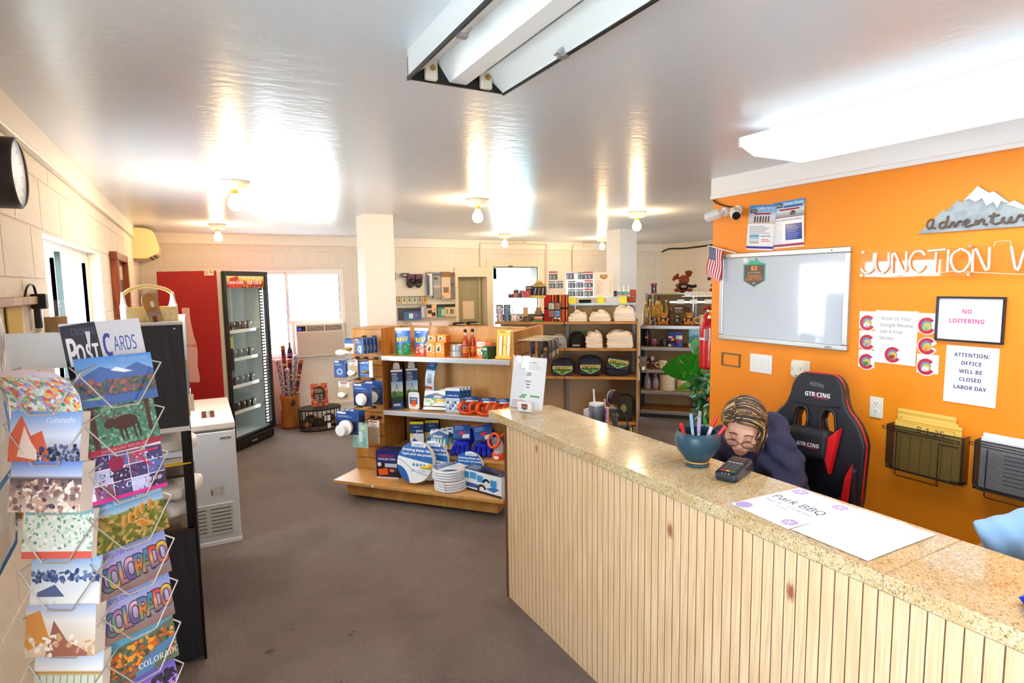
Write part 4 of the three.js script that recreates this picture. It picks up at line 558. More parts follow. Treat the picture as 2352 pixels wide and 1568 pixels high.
goods('treatment_pouch', pillow(0.14, 0.235, 0.045, tB), pm(tB, 0.25), 'blue pouch reading TST with orange fruit art on the top shelf', 'pouch', 0.53, YA, 0.4, -0.1, 'treatment pouches on the top shelf');
const glue = art(90, 130, (g, w, h) => { fillR(g, '#f0931c', -1, -1, w + 2, h + 2); fillR(g, '#f6b04a', 4, 4, w * 0.6, h * 0.3); poly(g, '#f8e6c8', [[w * 0.08, h * 0.3], [w * 0.6, h * 0.1], [w * 0.6, h * 0.66], [w * 0.08, h * 0.7]]); g.fillStyle = '#4a3020'; g.beginPath(); g.ellipse(w * 0.34, h * 0.5, w * 0.16, h * 0.13, 0, 0, 7); g.fill(); g.beginPath(); g.ellipse(w * 0.4, h * 0.34, w * 0.1, h * 0.08, 0, 0, 7); g.fill(); for (let i = 0; i < 3; i++) { g.fillStyle = '#fbe9cf'; g.beginPath(); g.arc(w * 0.8, h * (0.3 + i * 0.2), 7, 0, 7); g.fill(); } });
const glueS = art(50, 130, (g, w, h) => { fillR(g, '#d86a10', -1, -1, w + 2, h + 2); for (let i = 0; i < 8; i++) for (let j = 0; j < 3; j++) fillR(g, '#a84a10', 6 + j * 15, 10 + i * 15, 9, 9); });
for (const [u, y, h, l] of [[0.65, YA, 0.121, 'lower orange glue box next to the blue pouch'], [0.737, YA, 0.121, 'lower orange glue box next to the silver tape roll'], [0.665, YA + 0.1215, 0.06, 'upper orange glue box next to the blue pouch'], [0.756, YA + 0.1215, 0.06, 'upper orange glue box above the silver tape roll side']]) goods('glue_box', pbox(0.083, h, 0.09, { f: glue, e: glueS, t: plain('#f0a84a') }, 0, h / 2, 0), pm(glue, 0.4), l, 'box', u, y, 0.375, 0, 'orange glue boxes');
{ const t = gthing('tape_roll', 'roll of silver duct tape stack between glue boxes and sauce bottles', 'tape', 0.868, YA, 0.4); for (let i = 0; i < 2; i++) put('roll', lathe([[0.04, 0.001 + i * 0.05], [0.057, 0.001 + i * 0.05], [0.058, 0.004 + i * 0.05], [0.058, 0.046 + i * 0.05], [0.057, 0.049 + i * 0.05], [0.04, 0.049 + i * 0.05], [0.04, 0.001 + i * 0.05]], 30), M(0xb4bac4, 0.3, 0.4), t); }
for (const [u, v, l] of [[0.955, 0.37, 'nearer the silver tape'], [0.998, 0.42, 'farther from the silver tape']]) { const t = gthing('sauce_bottle', 'amber glass sauce bottle with black cap ' + l, 'bottle', u, YA, v, 0, 'amber bottles on the top shelf'); put('glass', lathe([[0.001, 0], [0.025, 0], [0.0262, 0.008], [0.0262, 0.12], [0.022, 0.15], [0.012, 0.168], [0.0115, 0.21], [0.001, 0.21]], 20), M(0xa83a10, 0.08, 0, { clearcoat: 0.6 }), t); const a = art(80, 60, (g, w, h) => { fillR(g, '#b83a1c', -1, -1, w + 2, h + 2); fillR(g, '#e8a830', 0, h * 0.55, w, h * 0.45); T(g, 'HONEY', w / 2, h * 0.3, 15, '#f6e4b0'); lines(g, 10, h * 0.66, w - 20, 3, 6, '#7a2a10', 3); }); put('label', paint(new THREE.CylinderGeometry(0.0266, 0.0266, 0.06, 20, 1, true).rotateY(PI).translate(0, 0.07, 0), a), pm(a, 0.4), t); put('neck_band', cyl(0.0119, 0.0119, 0.03, 0, 0.175, 0, 14), M(0xe8d8c0, 0.4), t); put('cap', cyl(0.0135, 0.0135, 0.024, 0, 0.208, 0, 16), MT.black, t); }
const bagO = art(120, 100, (g, w, h) => { fillR(g, '#e8601c', -1, -1, w + 2, h + 2); fillR(g, '#f6ece4', w * 0.1, 0, w * 0.5, h * 0.3); poly(g, '#f4ead8', [[w * 0.1, h * 0.45], [w * 0.9, h * 0.4], [w * 0.8, h * 0.8], [w * 0.15, h * 0.82]]); blobs(g, 8, w * 0.2, h * 0.5, w * 0.5, h * 0.25, 5, 12, ['#4a6aa8', '#d8b82a', '#38405a']); T(g, 'ROPE', w * 0.4, h * 0.15, 17, '#d8481c'); });
goods('rope_pack', pillow(0.14, 0.125, 0.05, bagO), pm(bagO, 0.3), 'orange and white plastic pack beside the amber bottles', 'pack', 1.1, YA, 0.41, 0, undefined);
const spg = art(90, 90, (g, w, h) => { fillR(g, '#1f6a4a', -1, -1, w + 2, h + 2); fillR(g, '#e8f0ea', w * 0.1, h * 0.12, w * 0.7, h * 0.2); T(g, 'SCRUB', w * 0.45, h * 0.22, 15, '#1f5a8a'); blobs(g, 10, w * 0.2, h * 0.5, w * 0.5, h * 0.4, 6, 14, ['#3aa86a', '#184a34', '#5cc08a']); });
goods('sponge_pack', pbox(0.072, 0.1, 0.09, { f: spg, e: plain('#1c3f30'), t: plain('#2a4a3c') }, 0, 0.05, 0), pm(spg, 0.4), 'dark green sponge pack on the top shelf', 'pack', 1.175, YA, 0.35, -0.5);
const wb = art(50, 90, (g, w, h) => { fillR(g, '#f4f6f6', -1, -1, w + 2, h + 2); g.fillStyle = '#2a7a8a'; g.beginPath(); g.arc(w / 2, h * 0.35, 13, 0, 7); g.fill(); lines(g, 8, h * 0.6, w - 16, 4, 8, '#9ab', 3); });
goods('small_box', pbox(0.042, 0.095, 0.03, { f: wb, e: plain('#e8ecec') }, 0, 0.0475, 0), pm(wb, 0.4), 'small white box beside the yellow fuse card', 'box', 1.262, YA, 0.42, -0.2);
const bus = art(140, 210, (g, w, h) => { fillR(g, '#f2c216', -1, -1, w + 2, h + 2); T(g, 'Buss', w * 0.16, h * 0.07, 24, '#5a4a10', 'bold', 'left'); fillR(g, '#fbf4dc', w * 0.68, h * 0.03, w * 0.16, h * 0.05); fillR(g, '#e8980c', w * 0.07, h * 0.2, w * 0.3, h * 0.7); fillR(g, '#e8980c', w * 0.62, h * 0.2, w * 0.3, h * 0.7); fillR(g, '#f4d060', w * 0.4, h * 0.2, w * 0.2, h * 0.72); T(g, 'BUSS', w * 0.5, h * 0.5, 13, '#3a3010'); });
{ const t = gthing('fuse_card', 'yellow fuse display card leaning at the end of the top shelf', 'display card', 1.31, YA, 0.33, -0.12); put('card', pbox(0.14, 0.235, 0.004, { f: bus, e: plain('#d8a810') }, 0, 0.118, 0), pm(bus, 0.45), t); for (const x of [-0.042, 0.03]) put('fuse_tube', B(x, x + 0.026, 0.025, 0.19, 0.002, 0.014, 0.004), M(0xf7ecc4, 0.15), t); put('fuse_clip', [B(0.008, 0.022, 0.1, 0.108, 0.002, 0.012), B(0.008, 0.022, 0.085, 0.093, 0.002, 0.012)], MT.brass, t); put('tray_lip', B(-0.07, 0.07, 0, 0.02, 0.002, 0.02, 0.003), M(0xe8b414, 0.4), t); t.rotation.order = 'YXZ'; t.rotation.x = -0.12; }
// --- second shelf
const kit = art(110, 250, (g, w, h) => { fillR(g, '#17386e', -1, -1, w + 2, h + 2); fillR(g, '#f2f4f8', 0, 0, w, h * 0.05); T(g, 'CAMCO', w * 0.3, h * 0.1, 15, '#fff'); lines(g, 10, h * 0.15, w * 0.6, 4, 10, '#cfd8e8', 4); grad2(g, '#8ab8e0', '#5a9a3c', 0, h * 0.3, w, h * 0.36); blobs(g, 60, 0, h * 0.55, w, h * 0.16, 4, 9, ['#4a8a34', '#6aa84c', '#2f6a28']); g.strokeStyle = '#2a2a2a'; g.lineWidth = 3; g.beginPath(); g.moveTo(w * 0.5, h * 0.36); g.lineTo(w * 0.25, h * 0.66); g.moveTo(w * 0.5, h * 0.36); g.lineTo(w * 0.72, h * 0.68); g.stroke(); fillR(g, '#2b4a3a', 0, h * 0.7, w, h * 0.1); fillR(g, '#1a56a8', w * 0.06, h * 0.82, w * 0.85, h * 0.16); fillR(g, '#e8eef4', w * 0.15, h * 0.86, w * 0.6, h * 0.06); });
function grad2(g, a, b, x, y, w, h) { const q = g.createLinearGradient(0, y, 0, y + h); q.addColorStop(0, a); q.addColorStop(0.6, '#dfeaf2'); q.addColorStop(1, b); g.fillStyle = q; g.fillRect(x, y, w, h); }
const kitS = art(60, 250, (g, w, h) => { fillR(g, '#6a6460', -1, -1, w + 2, h + 2); fillR(g, '#2a2c34', 0, 0, w, h * 0.1); for (let i = 0; i < 5; i++) fillR(g, ['#9a948e', '#4a4644', '#b4aea6'][i % 3], w * 0.2, h * (0.14 + i * 0.17), w * 0.6, h * 0.1); });
for (const [u, v, l] of [[0.295, 0.36, 'nearer the slat wing'], [0.385, 0.46, 'standing behind its twin']]) { const t = gthing('kit_box', 'tall blue boxed tool kit with grass picture ' + l, 'box', u, YB, v, 0.55, 'tall kit boxes on the second shelf'); put('box', pbox(0.1, 0.345, 0.075, { f: kit, e: kitS }, 0, 0.1725, 0), pm(kit, 0.4), t); put('hang_tab', [tr(ext(shape([[-0.03, 0], [0.03, 0], [0.03, 0.04, 0.02, 0.055], [0, 0.062, -0.02, 0.055], [-0.03, 0.04, -0.03, 0]]), 0.002), 0, 0.345, 0)], MT.white, t); }
const bli = art(90, 130, (g, w, h) => { fillR(g, '#f2f4f6', -1, -1, w + 2, h + 2); fillR(g, '#2a62a8', w * 0.14, h * 0.3, w * 0.72, h * 0.4); T(g, 'VALVE', w / 2, h * 0.4, 15, '#fff'); g.fillStyle = '#e85a1c'; g.beginPath(); g.ellipse(w / 2, h * 0.66, w * 0.26, h * 0.2, 0, 0, 7); g.fill(); fillR(g, '#f0a070', w * 0.3, h * 0.74, w * 0.4, h * 0.1); });
goods('blister_pack', paint(planar(ext(shape([[-0.05, 0.02], [-0.05, 0.12], [-0.05, 0.142, -0.03, 0.142], [0.03, 0.142], [0.05, 0.142, 0.05, 0.12], [0.05, 0.02], [0.05, 0, 0.03, 0], [-0.03, 0], [-0.05, 0, -0.05, 0.02]]), 0.02, 0.003)), bli), pm(bli, 0.3), 'white rounded blister pack with orange part between kit box and strip', 'pack', 0.45, YB + 0.003, 0.39, 0);
const str = art(70, 260, (g, w, h) => { fillR(g, '#cfdde8', -1, -1, w + 2, h + 2); fillR(g, '#1f5aa0', 0, 0, w, h * 0.26); lines(g, 10, h * 0.06, w - 20, 3, 12, '#e8eef4', 4); fillR(g, '#8a98a8', w * 0.25, h * 0.34, w * 0.5, h * 0.24); fillR(g, '#b84a3c', 0, h * 0.66, w * 0.8, h * 0.06); fillR(g, '#eef2f4', 0, h * 0.74, w, h * 0.12); blobs(g, 10, w * 0.1, h * 0.84, w * 0.8, h * 0.08, 4, 9, ['#6aa890', '#4a8a78']); });
{ const t = gthing('strip_pack', 'long curved blue and grey strip pack leaning on the stand back', 'pack', 0.535, YB + 0.013, 0.44, 0); const o = put('strip', sheet(0.085, 0.36, 0.008, (x, y) => 0.05 - 2.2 * (y - 0.18) * (y - 0.18), str, 3, 12, plain('#b8c4cc')), pm(str, 0.3), t); o.position.set(0.03, 0.06, -0.03); o.rotation.z = -0.1; put('wand', rod([-0.015, 0.001, 0.02], [0.01, 0.1, 0.0], 0.012, 8), MT.black, t); }
const zip = art(190, 140, (g, w, h) => { fillR(g, '#eef2f2', -1, -1, w + 2, h + 2); poly(g, '#1f5aa0', [[0, h * 0.3], [w * 0.5, h * 0.1], [w, h * 0.3], [w, h * 0.42], [0, h * 0.42]]); T(g, 'Sinks', w * 0.55, h * 0.32, 22, '#fff', 'italic bold'); blobs(g, 24, w * 0.05, h * 0.45, w * 0.5, h * 0.3, 6, 14, ['#3aa84a', '#6ac45c', '#f2a828', '#d8d8c8', '#8ac878']); fillR(g, '#f2d228', w * 0.6, h * 0.45, w * 0.36, h * 0.12); fillR(g, '#3a3c40', 0, h * 0.8, w, h * 0.06); });
goods('liner_pack', mg([tr(pillow(0.22, 0.165, 0.024, zip), 0, 0, 0, -0.35)]), pm(zip, 0.25), 'nearer green and white liner pack with blue band', 'pack', 0.66, YB + 0.008, 0.36, 0.1, 'liner packs on the second shelf');
goods('liner_pack', mg([tr(pillow(0.22, 0.165, 0.024, zip), 0, 0, 0, -0.3)]), pm(zip, 0.25), 'liner pack half hidden behind the nearer one', 'pack', 0.69, YB + 0.008, 0.45, 0.05, 'liner packs on the second shelf');
const egg = art(110, 160, (g, w, h) => { fillR(g, '#f2f5f8', -1, -1, w + 2, h + 2); fillR(g, '#1f56a0', 0, h * 0.12, w, h * 0.3); T(g, 'Cutlery Box', w * 0.5, h * 0.3, 15, '#fff'); fillR(g, '#bcd4ea', 0, h * 0.45, w, h * 0.55); for (let i = 0; i < 5; i++) for (let j = 0; j < 3; j++) fillR(g, ['#1f3f78', '#f4f6f8', '#8ab0d8'][(i + j) % 3], w * (0.1 + i * 0.17), h * (0.55 + j * 0.13), w * 0.12, h * 0.09); });
for (let i = 0; i < 4; i++) goods('tray_box', pbox(0.13, 0.205, 0.022, { f: egg, e: plain('#e8edf2'), r: plain('#3a6ab0') }, 0, 0.1025, 0), pm(egg, 0.35), ['front white and blue tray box in the row of four', 'second white and blue tray box from the front of the row', 'third white and blue tray box from the front of the row', 'rearmost white and blue tray box of the row of four'][i], 'box', 0.83 + i * 0.02, YB, 0.37 + i * 0.028, 0.08, 'row of white and blue boxes');
const clampCard = art(120, 60, (g, w, h) => { fillR(g, '#1d4a94', -1, -1, w + 2, h + 2); poly(g, '#e8edf6', [[0, h], [w * 0.3, h * 0.6], [w, h * 0.8], [w, h]]); lines(g, 12, 10, w * 0.6, 2, 12, '#dfe8f4', 5); });
for (const [u, l] of [[0.985, 'next to the tray boxes'], [1.14, 'in the middle of the three'], [1.285, 'half behind the acrylic counter sign']]) { const t = gthing('clamp_pack', 'orange hose clamp pack with blue card ' + l, 'pack', u, YB, 0.36, 0.2, 'orange clamp packs'); for (const [x, a] of [[-0.045, 0.25], [0.045, -0.2]]) put('clamp_ring', tr(new THREE.TorusGeometry(0.042, 0.013, 8, 24).scale(1, 1, 1.5), x, 0.056, 0.02, 0, a + 0.6, 0.1), MT.orange, t); put('handle', tube([[-0.06, 0.03, 0.07], [0, 0.02, 0.085], [0.06, 0.035, 0.06]], 0.009, 12, 7), MT.orange, t); const c = put('card', pbox(0.13, 0.055, 0.003, { f: clampCard, e: plain('#173f80') }, 0, 0, 0), pm(clampCard, 0.35), t); c.position.set(0.01, 0.118, 0.0); c.rotation.set(-0.9, 0, 0.05); put('clear_shell', ball(0.04, 0.01, 0.06, 0.035, 1.6, 0.9, 0.9, 14), MT.acrylic, t); }
// --- step shelf
const tp = art(120, 190, (g, w, h) => { fillR(g, '#eef2f4', -1, -1, w + 2, h + 2); fillR(g, '#17356a', 0, 0, w, h * 0.44); fillR(g, '#f2d21c', 0, 0, w, h * 0.1); T(g, 'CAMCO', w * 0.45, h * 0.2, 17, '#6aa8e0'); T(g, 'taste', w * 0.26, h * 0.33, 24, '#4a8ad0', ''); T(g, 'pure', w * 0.7, h * 0.34, 26, '#fff'); poly(g, '#2f6ac0', [[w * 0.15, h * 0.7], [w * 0.3, h * 0.6], [w * 0.95, h * 0.95], [w * 0.8, h]]); g.fillStyle = '#f2d21c'; g.beginPath(); g.arc(w * 0.12, h * 0.5, 13, 0, 7); g.fill(); g.beginPath(); g.arc(w * 0.3, h * 0.93, 12, 0, 7); g.fill(); });
const tpS = art(70, 190, (g, w, h) => { fillR(g, '#c9cfd6', -1, -1, w + 2, h + 2); fillR(g, '#2a2c34', 0, 0, w, h * 0.45); fillR(g, '#d8b81c', w * 0.05, h * 0.06, w * 0.2, h * 0.08); lines(g, 8, h * 0.55, w - 16, 7, 10, '#9aa4ae', 3); });
for (const [u, v, l] of [[0.45, 0.42, 'in front'], [0.555, 0.5, 'behind its twin']]) goods('filter_box', pbox(0.12, 0.24, 0.075, { f: tp, e: tpS, t: plain('#24262c') }, 0, 0.12, 0), pm(tp, 0.4), 'navy and white water filter box reading taste pure ' + l, 'box', u, YC, v, 0.35, 'water filter boxes');
const glv = art(140, 130, (g, w, h) => { fillR(g, '#f2f5f7', -1, -1, w + 2, h + 2); poly(g, '#1d5a9c', [[0, h * 0.2], [w * 0.5, 0], [w, h * 0.2], [w, h * 0.36], [0, h * 0.36]]); T(g, 'Gloves', w * 0.45, h * 0.29, 22, '#fff'); fillR(g, '#2a8a9c', 0, h * 0.36, w, h * 0.34); for (let i = 0; i < 5; i++) poly(g, '#f4f8fa', [[w * (0.1 + i * 0.17), h * 0.7], [w * (0.12 + i * 0.17), h * 0.42], [w * (0.18 + i * 0.17), h * 0.42], [w * (0.22 + i * 0.17), h * 0.7]]); fillR(g, '#f2d23a', w * 0.55, h * 0.74, w * 0.4, h * 0.14); });
for (let i = 0; i < 4; i++) goods('glove_box', tr(pillow(0.17, 0.17, 0.034, glv, plain('#e8ecf0')), 0, 0, 0, -0.35), pm(glv, 0.3), ['front white bag of disposable gloves', 'second bag of disposable gloves from the front', 'third bag of disposable gloves from the front', 'rearmost bag of disposable gloves near the stand back'][i], 'pack', 0.68 + i * 0.025, YC + 0.009, 0.35 + i * 0.05, 0.1, 'bags of disposable gloves');
const bgc = art(120, 110, (g, w, h) => { fillR(g, '#1c56a4', -1, -1, w + 2, h + 2); fillR(g, '#e8642c', 0, 0, w, h * 0.07); fillR(g, '#dfe8f2', w * 0.55, h * 0.68, w * 0.4, h * 0.24); fillR(g, '#e0303c', w * 0.35, h * 0.5, w * 0.35, h * 0.2); lines(g, 10, h * 0.16, w * 0.6, 3, 10, '#b8cfe8', 4); fillR(g, '#10284e', 0, h * 0.88, w * 0.5, h * 0.12); });
const gloveBlue = M(0x1426b8, 0.75);
for (const [u, v, l, s] of [[0.9, 0.38, 'nearer the glove bags', 0.85], [1.085, 0.4, 'nearer the orange fitting', 0.92]]) { const t = gthing('work_gloves', 'pair of royal blue work gloves under a printed card ' + l, 'gloves', u, YC, v, 0.25, 'royal blue work gloves'); const palm = []; for (let k = 0; k < 4; k++) palm.push(tube([[-0.065 * s + k * 0.042 * s, 0.06, -0.02], [-0.075 * s + k * 0.046 * s, 0.05, 0.04], [-0.08 * s + k * 0.05 * s, 0.022, 0.085]], 0.021, 8, 9)); for (let k = 0; k < 4; k++) palm.push(ball(0.022, -0.08 * s + k * 0.05 * s, 0.022, 0.087, 1, 1, 1, 10)); palm.push(ball(0.09 * s, 0, 0.07, -0.02, 1, 0.7, 0.6)); put('fingers', palm, gloveBlue, t); put('cuff', [ball(0.07, 0.02, 0.13, -0.05, 1.2, 1.3, 0.6)], gloveBlue, t); const c = put('card', pbox(0.17 * s, 0.16 * s, 0.002, { f: bgc, e: plain('#17407c') }, 0, 0, 0), pm(bgc, 0.35), t); c.position.set(0.0, 0.19, 0.012); c.rotation.set(-0.45, 0, s > 0.9 ? 0.22 : 0.05); }
{ const t = gthing('sewer_fitting', 'orange and clear sewer hose fitting next to the counter end', 'hose fitting', 1.25, YC, 0.33, 0); put('foot', lathe([[0.001, 0], [0.055, 0], [0.058, 0.005], [0.058, 0.045], [0.045, 0.05], [0.001, 0.05]]), MT.orange, t); put('clear_elbow', tube([[0, 0.045, 0], [0, 0.11, 0], [-0.01, 0.16, 0.03]], 0.043, 16, 18), M(0xf0efec, 0.15, 0, { transmission: 0.4, thickness: 0 }), t); put('clamp_ring', tr(new THREE.TorusGeometry(0.056, 0.012, 8, 28), -0.022, 0.16, 0.045, -0.35, -0.35, 0), MT.orange, t); put('lever', [tube([[0.03, 0.19, 0.03], [0.055, 0.215, 0.01], [0.05, 0.19, -0.03]], 0.011, 10, 7)], MT.orange, t); put('price_tag', B(-0.02, 0.02, 0.01, 0.035, 0.057, 0.0595), MT.paper, t); }
// --- deck
const lyn = art(160, 190, (g, w, h) => { fillR(g, '#1d2a78', -1, -1, w + 2, h + 2); T(g, 'LYNXCAP⊙'.slice(0, 7), w * 0.44, h * 0.18, 27, '#d8283c'); T(g, 'LEVELER TOPS', w * 0.48, h * 0.3, 19, '#fff'); fillR(g, '#171a2a', 0, h * 0.42, w, h * 0.52); g.fillStyle = '#dfe3ea'; g.beginPath(); g.arc(w * 0.14, h * 0.5, 15, 0, 7); g.fill(); fillR(g, '#c9d2e0', w * 0.38, h * 0.45, w * 0.55, h * 0.14); fillR(g, '#3a4050', w * 0.4, h * 0.62, w * 0.55, h * 0.12); poly(g, '#ee5a1c', [[w * 0.06, h * 0.68], [w * 0.48, h * 0.62], [w * 0.54, h * 0.86], [w * 0.12, h * 0.9]]); fillR(g, '#f07a4c', w * 0.6, h * 0.66, w * 0.2, h * 0.1); fillR(g, '#e6e6ea', 0, h * 0.95, w, h * 0.06); });
const lynS = art(60, 190, (g, w, h) => { fillR(g, '#14161f', -1, -1, w + 2, h + 2); for (let i = 0; i < 4; i++) { fillR(g, '#8a3a20', w * 0.2, h * (0.3 + i * 0.16), w * 0.55, h * 0.1); } fillR(g, '#20307c', 0, 0, w, h * 0.2); });
for (const [u, v, l] of [[0.33, 0.165, 'front carton reading LEVELER TOPS on the stand deck'], [0.385, 0.36 - 0.13, 'second LEVELER TOPS carton hidden behind the front one']].slice(0, 1)) goods('leveler_box', pbox(0.2, 0.235, 0.14, { f: lyn, e: lynS, t: plain('#1a2258') }, 0, 0.1175, 0), pm(lyn, 0.4), l, 'box', u, YD, v, 0.12, 'leveler cartons');
const hoseL = art(230, 230, (g, w, h) => { fillR(g, '#eef2f6', -1, -1, w + 2, h + 2); g.fillStyle = '#1d62b0'; g.beginPath(); g.moveTo(0, h * 0.45); g.quadraticCurveTo(0, 0, w * 0.4, 0); g.lineTo(w, h * 0.1); g.lineTo(w, h * 0.5); g.quadraticCurveTo(w * 0.5, h * 0.45, 0, h * 0.38); g.fill(); fillR(g, '#eef2f6', w * 0.36, 0, w * 0.4, h * 0.13); T(g, 'CAMCO', w * 0.55, h * 0.08, 20, '#2a6ac0'); T(g, 'Drinking Water Hose', w * 0.55, h * 0.21, 20, '#fff'); T(g, 'Tuyau pour eau potable', w * 0.55, h * 0.31, 18, '#fff'); g.fillStyle = '#1d62b0'; g.beginPath(); g.moveTo(0, h * 0.6); g.quadraticCurveTo(w * 0.3, h * 0.62, w * 0.42, h); g.lineTo(0, h); g.fill(); for (let i = 0; i < 4; i++) { g.fillStyle = '#5c9ad8'; g.beginPath(); g.arc(w * (0.48 + i * 0.1), h * 0.56, 9, 0, 7); g.fill(); } T(g, "50' - 15.2m", w * 0.62, h * 0.7, 19, '#4a6a94', ''); g.strokeStyle = '#9ab4d4'; g.lineWidth = 4; g.beginPath(); g.moveTo(0, h * 0.45); g.bezierCurveTo(w * 0.3, h * 0.5, w * 0.4, h * 0.8, w, h * 0.78); g.stroke(); });
const hoseM = M(0xe9edf3, 0.4);
function coil(t, r, n, tr0 = 0.011) { put('hose', Array.from({ length: n }, (_, i) => [0, 1].map((k) => new THREE.TorusGeometry(r - 0.012 - k * 0.02, tr0, 8, 40).translate(0, 0, -i * 0.02))).flat(), hoseM, t); put('tie', [0.3, 2.4, 4.5].map((a) => tr(B(r - 0.05, r + 0.004, -0.004, 0.004, -n * 0.02 + 0.012, 0.014), 0, 0, 0, 0, 0, a)), MT.white, t); }
function disc(t, r, z, a) { const g = new THREE.CylinderGeometry(r, r, 0.002, 40); const top = new THREE.CircleGeometry(r, 40).translate(0, 0, z + 0.0015); put('label_disc', paint(top, a), pm(a, 0.35), t); put('label_back', g.rotateX(PI / 2).translate(0, 0, z), MT.white, t); }
{ const t = gthing('hose_coil', 'large coiled drinking water hose standing in front on the deck', 'hose', 0.635, YD, 0.05, -0.05, 'coiled water hoses'); const q = new THREE.Group(); q.name = 'coil'; t.add(q); q.position.set(0, 0.182, 0); q.rotation.x = -0.25; coil(q, 0.165, 3); disc(q, 0.166, 0.014, hoseL); put('brass_fitting', [rod([0.07, -0.03, 0.03], [0.14, -0.03, 0.03], 0.01), ball(0.022, 0.15, -0.02, 0.03, 1, 1, 1, 10)], M(0xe8c020, 0.4), q); }
{ const t = gthing('hose_coil', 'large water hose coil leaning behind the standing one', 'hose', 0.72, YD, 0.14, 0.0, 'coiled water hoses'); const q = new THREE.Group(); q.name = 'coil'; t.add(q); q.position.set(0, 0.172, -0.01); q.rotation.x = -0.25; coil(q, 0.16, 2); disc(q, 0.16, 0.014, hoseL); }
{ const t = gthing('hose_coil', 'smaller water hose coil tilted behind the flat pile', 'hose', 1.035, YD, 0.215, 0.0, 'coiled water hoses'); const q = new THREE.Group(); q.name = 'coil'; t.add(q); q.position.set(0, 0.13, 0); q.rotation.x = -0.2; coil(q, 0.124, 2); disc(q, 0.124, 0.014, hoseL); }
for (let i = 0; i < 2; i++) { const t = gthing('hose_coil', i ? 'upper water hose coil lying flat in the pile of two' : 'lower water hose coil lying flat in the pile of two', 'hose', 0.945 - i * 0.012, YD + i * 0.087, 0.05, 0.3 + i, 'coiled water hoses'); const q = new THREE.Group(); q.name = 'coil'; t.add(q); q.rotation.x = -PI / 2; q.position.y = 0.072; coil(q, 0.132, 4); disc(q, 0.118, 0.013, hoseL); }
const sew = art(230, 110, (g, w, h) => { fillR(g, '#e8edf2', -1, -1, w + 2, h + 2); fillR(g, '#10141c', 0, h * 0.9, w, h * 0.1); for (const [x, y] of [[0.02, 0.1], [0.2, 0.08], [0.38, 0.16], [0.72, 0.24]]) fillR(g, '#3a9ad8', w * x, h * y, w * 0.16, h * 0.32); fillR(g, '#2a5a9c', 0, h * 0.62, w * 0.4, h * 0.2); g.strokeStyle = '#14161c'; g.lineWidth = 12; g.beginPath(); g.arc(w * 0.5, h * 0.8, 20, 2.6, 6.2); g.stroke(); g.beginPath(); g.arc(w * 0.62, h * 0.45, 16, 3, 6); g.stroke(); poly(g, '#2a7ac8', [[w * 0.6, h * 0.72], [w * 0.8, h * 0.55], [w * 0.95, h * 0.62], [w * 0.8, h * 0.82]]); });
const sewT = art(230, 60, (g, w, h) => { fillR(g, '#1d3a66', -1, -1, w + 2, h + 2); fillR(g, '#14181f', w * 0.4, h * 0.5, w * 0.6, h * 0.5); lines(g, 12, 10, w * 0.3, 3, 14, '#cfdcec', 5); T(g, '42', w * 0.9, h * 0.7, 24, '#8a98a8'); });
goods('sewer_kit_box', pbox(0.4, 0.165, 0.13, { f: sew, t: sewT, e: plain('#eef0f2') }, 0, 0.0825, 0), pm(sew, 0.35), 'long white sewer hose kit box lying at the deck corner', 'box', 1.25, YD, 0.075, -0.32);
// --- hanging packs
function hang(w, h, draw, depth = 0.012) { const a = art(w * 700, h * 700, draw); return a; }
const blueCard = (part) => (g, w, h) => { fillR(g, '#1c4a92', -1, -1, w + 2, h + 2); fillR(g, '#e8eef6', w * 0.05, h * 0.04, w * 0.4, h * 0.09); lines(g, w * 0.08, h * 0.2, w * 0.7, 2, 7, '#aac4e4', 3); part(g, w, h); };
const HB = [hang(0.09, 0.12, (g, w, h) => { fillR(g, '#e8eef4', -1, -1, w + 2, h + 2); fillR(g, '#1f5aa8', 0, 0, w, h * 0.35); blobs(g, 7, w * 0.25, h * 0.62, w * 0.5, h * 0.25, 4, 9, ['#c89a3a', '#a87a2a', '#e0b850']); }), hang(0.1, 0.15, blueCard((g, w, h) => { g.fillStyle = '#8ab8e8'; g.beginPath(); g.arc(w * 0.5, h * 0.66, w * 0.28, 0, 7); g.fill(); g.fillStyle = '#20365e'; g.beginPath(); g.arc(w * 0.5, h * 0.66, w * 0.13, 0, 7); g.fill(); })), hang(0.16, 0.2, blueCard((g, w, h) => { fillR(g, '#10305e', 0, h * 0.4, w, h * 0.6); })), hang(0.13, 0.14, (g, w, h) => { fillR(g, '#dfe8f0', -1, -1, w + 2, h + 2); fillR(g, '#1c56a0', 0, 0, w * 0.75, h); fillR(g, '#2a78c8', w * 0.08, h * 0.3, w * 0.6, h * 0.6); T(g, 'CAMCO', w * 0.38, h * 0.14, 17, '#fff'); }), hang(0.13, 0.2, (g, w, h) => { fillR(g, '#9ccabc', -1, -1, w + 2, h + 2); fillR(g, '#d8d8a8', w * 0.5, h * 0.12, w * 0.3, h * 0.16); lines(g, w * 0.08, h * 0.62, w * 0.34, 7, 9, '#5a8a80', 3); lines(g, w * 0.62, h * 0.62, w * 0.3, 6, 9, '#5a8a80', 3); fillR(g, '#e0f0ea', w * 0.4, h * 0.36, w * 0.24, h * 0.4); }), hang(0.1, 0.18, (g, w, h) => { fillR(g, '#b8a080', -1, -1, w + 2, h + 2); fillR(g, '#e8e4da', 0, 0, w, h * 0.3); fillR(g, '#c03a3a', w * 0.2, h * 0.04, w * 0.6, h * 0.05); lines(g, w * 0.2, h * 0.13, w * 0.6, 4, 6, '#7a7468', 2); })];
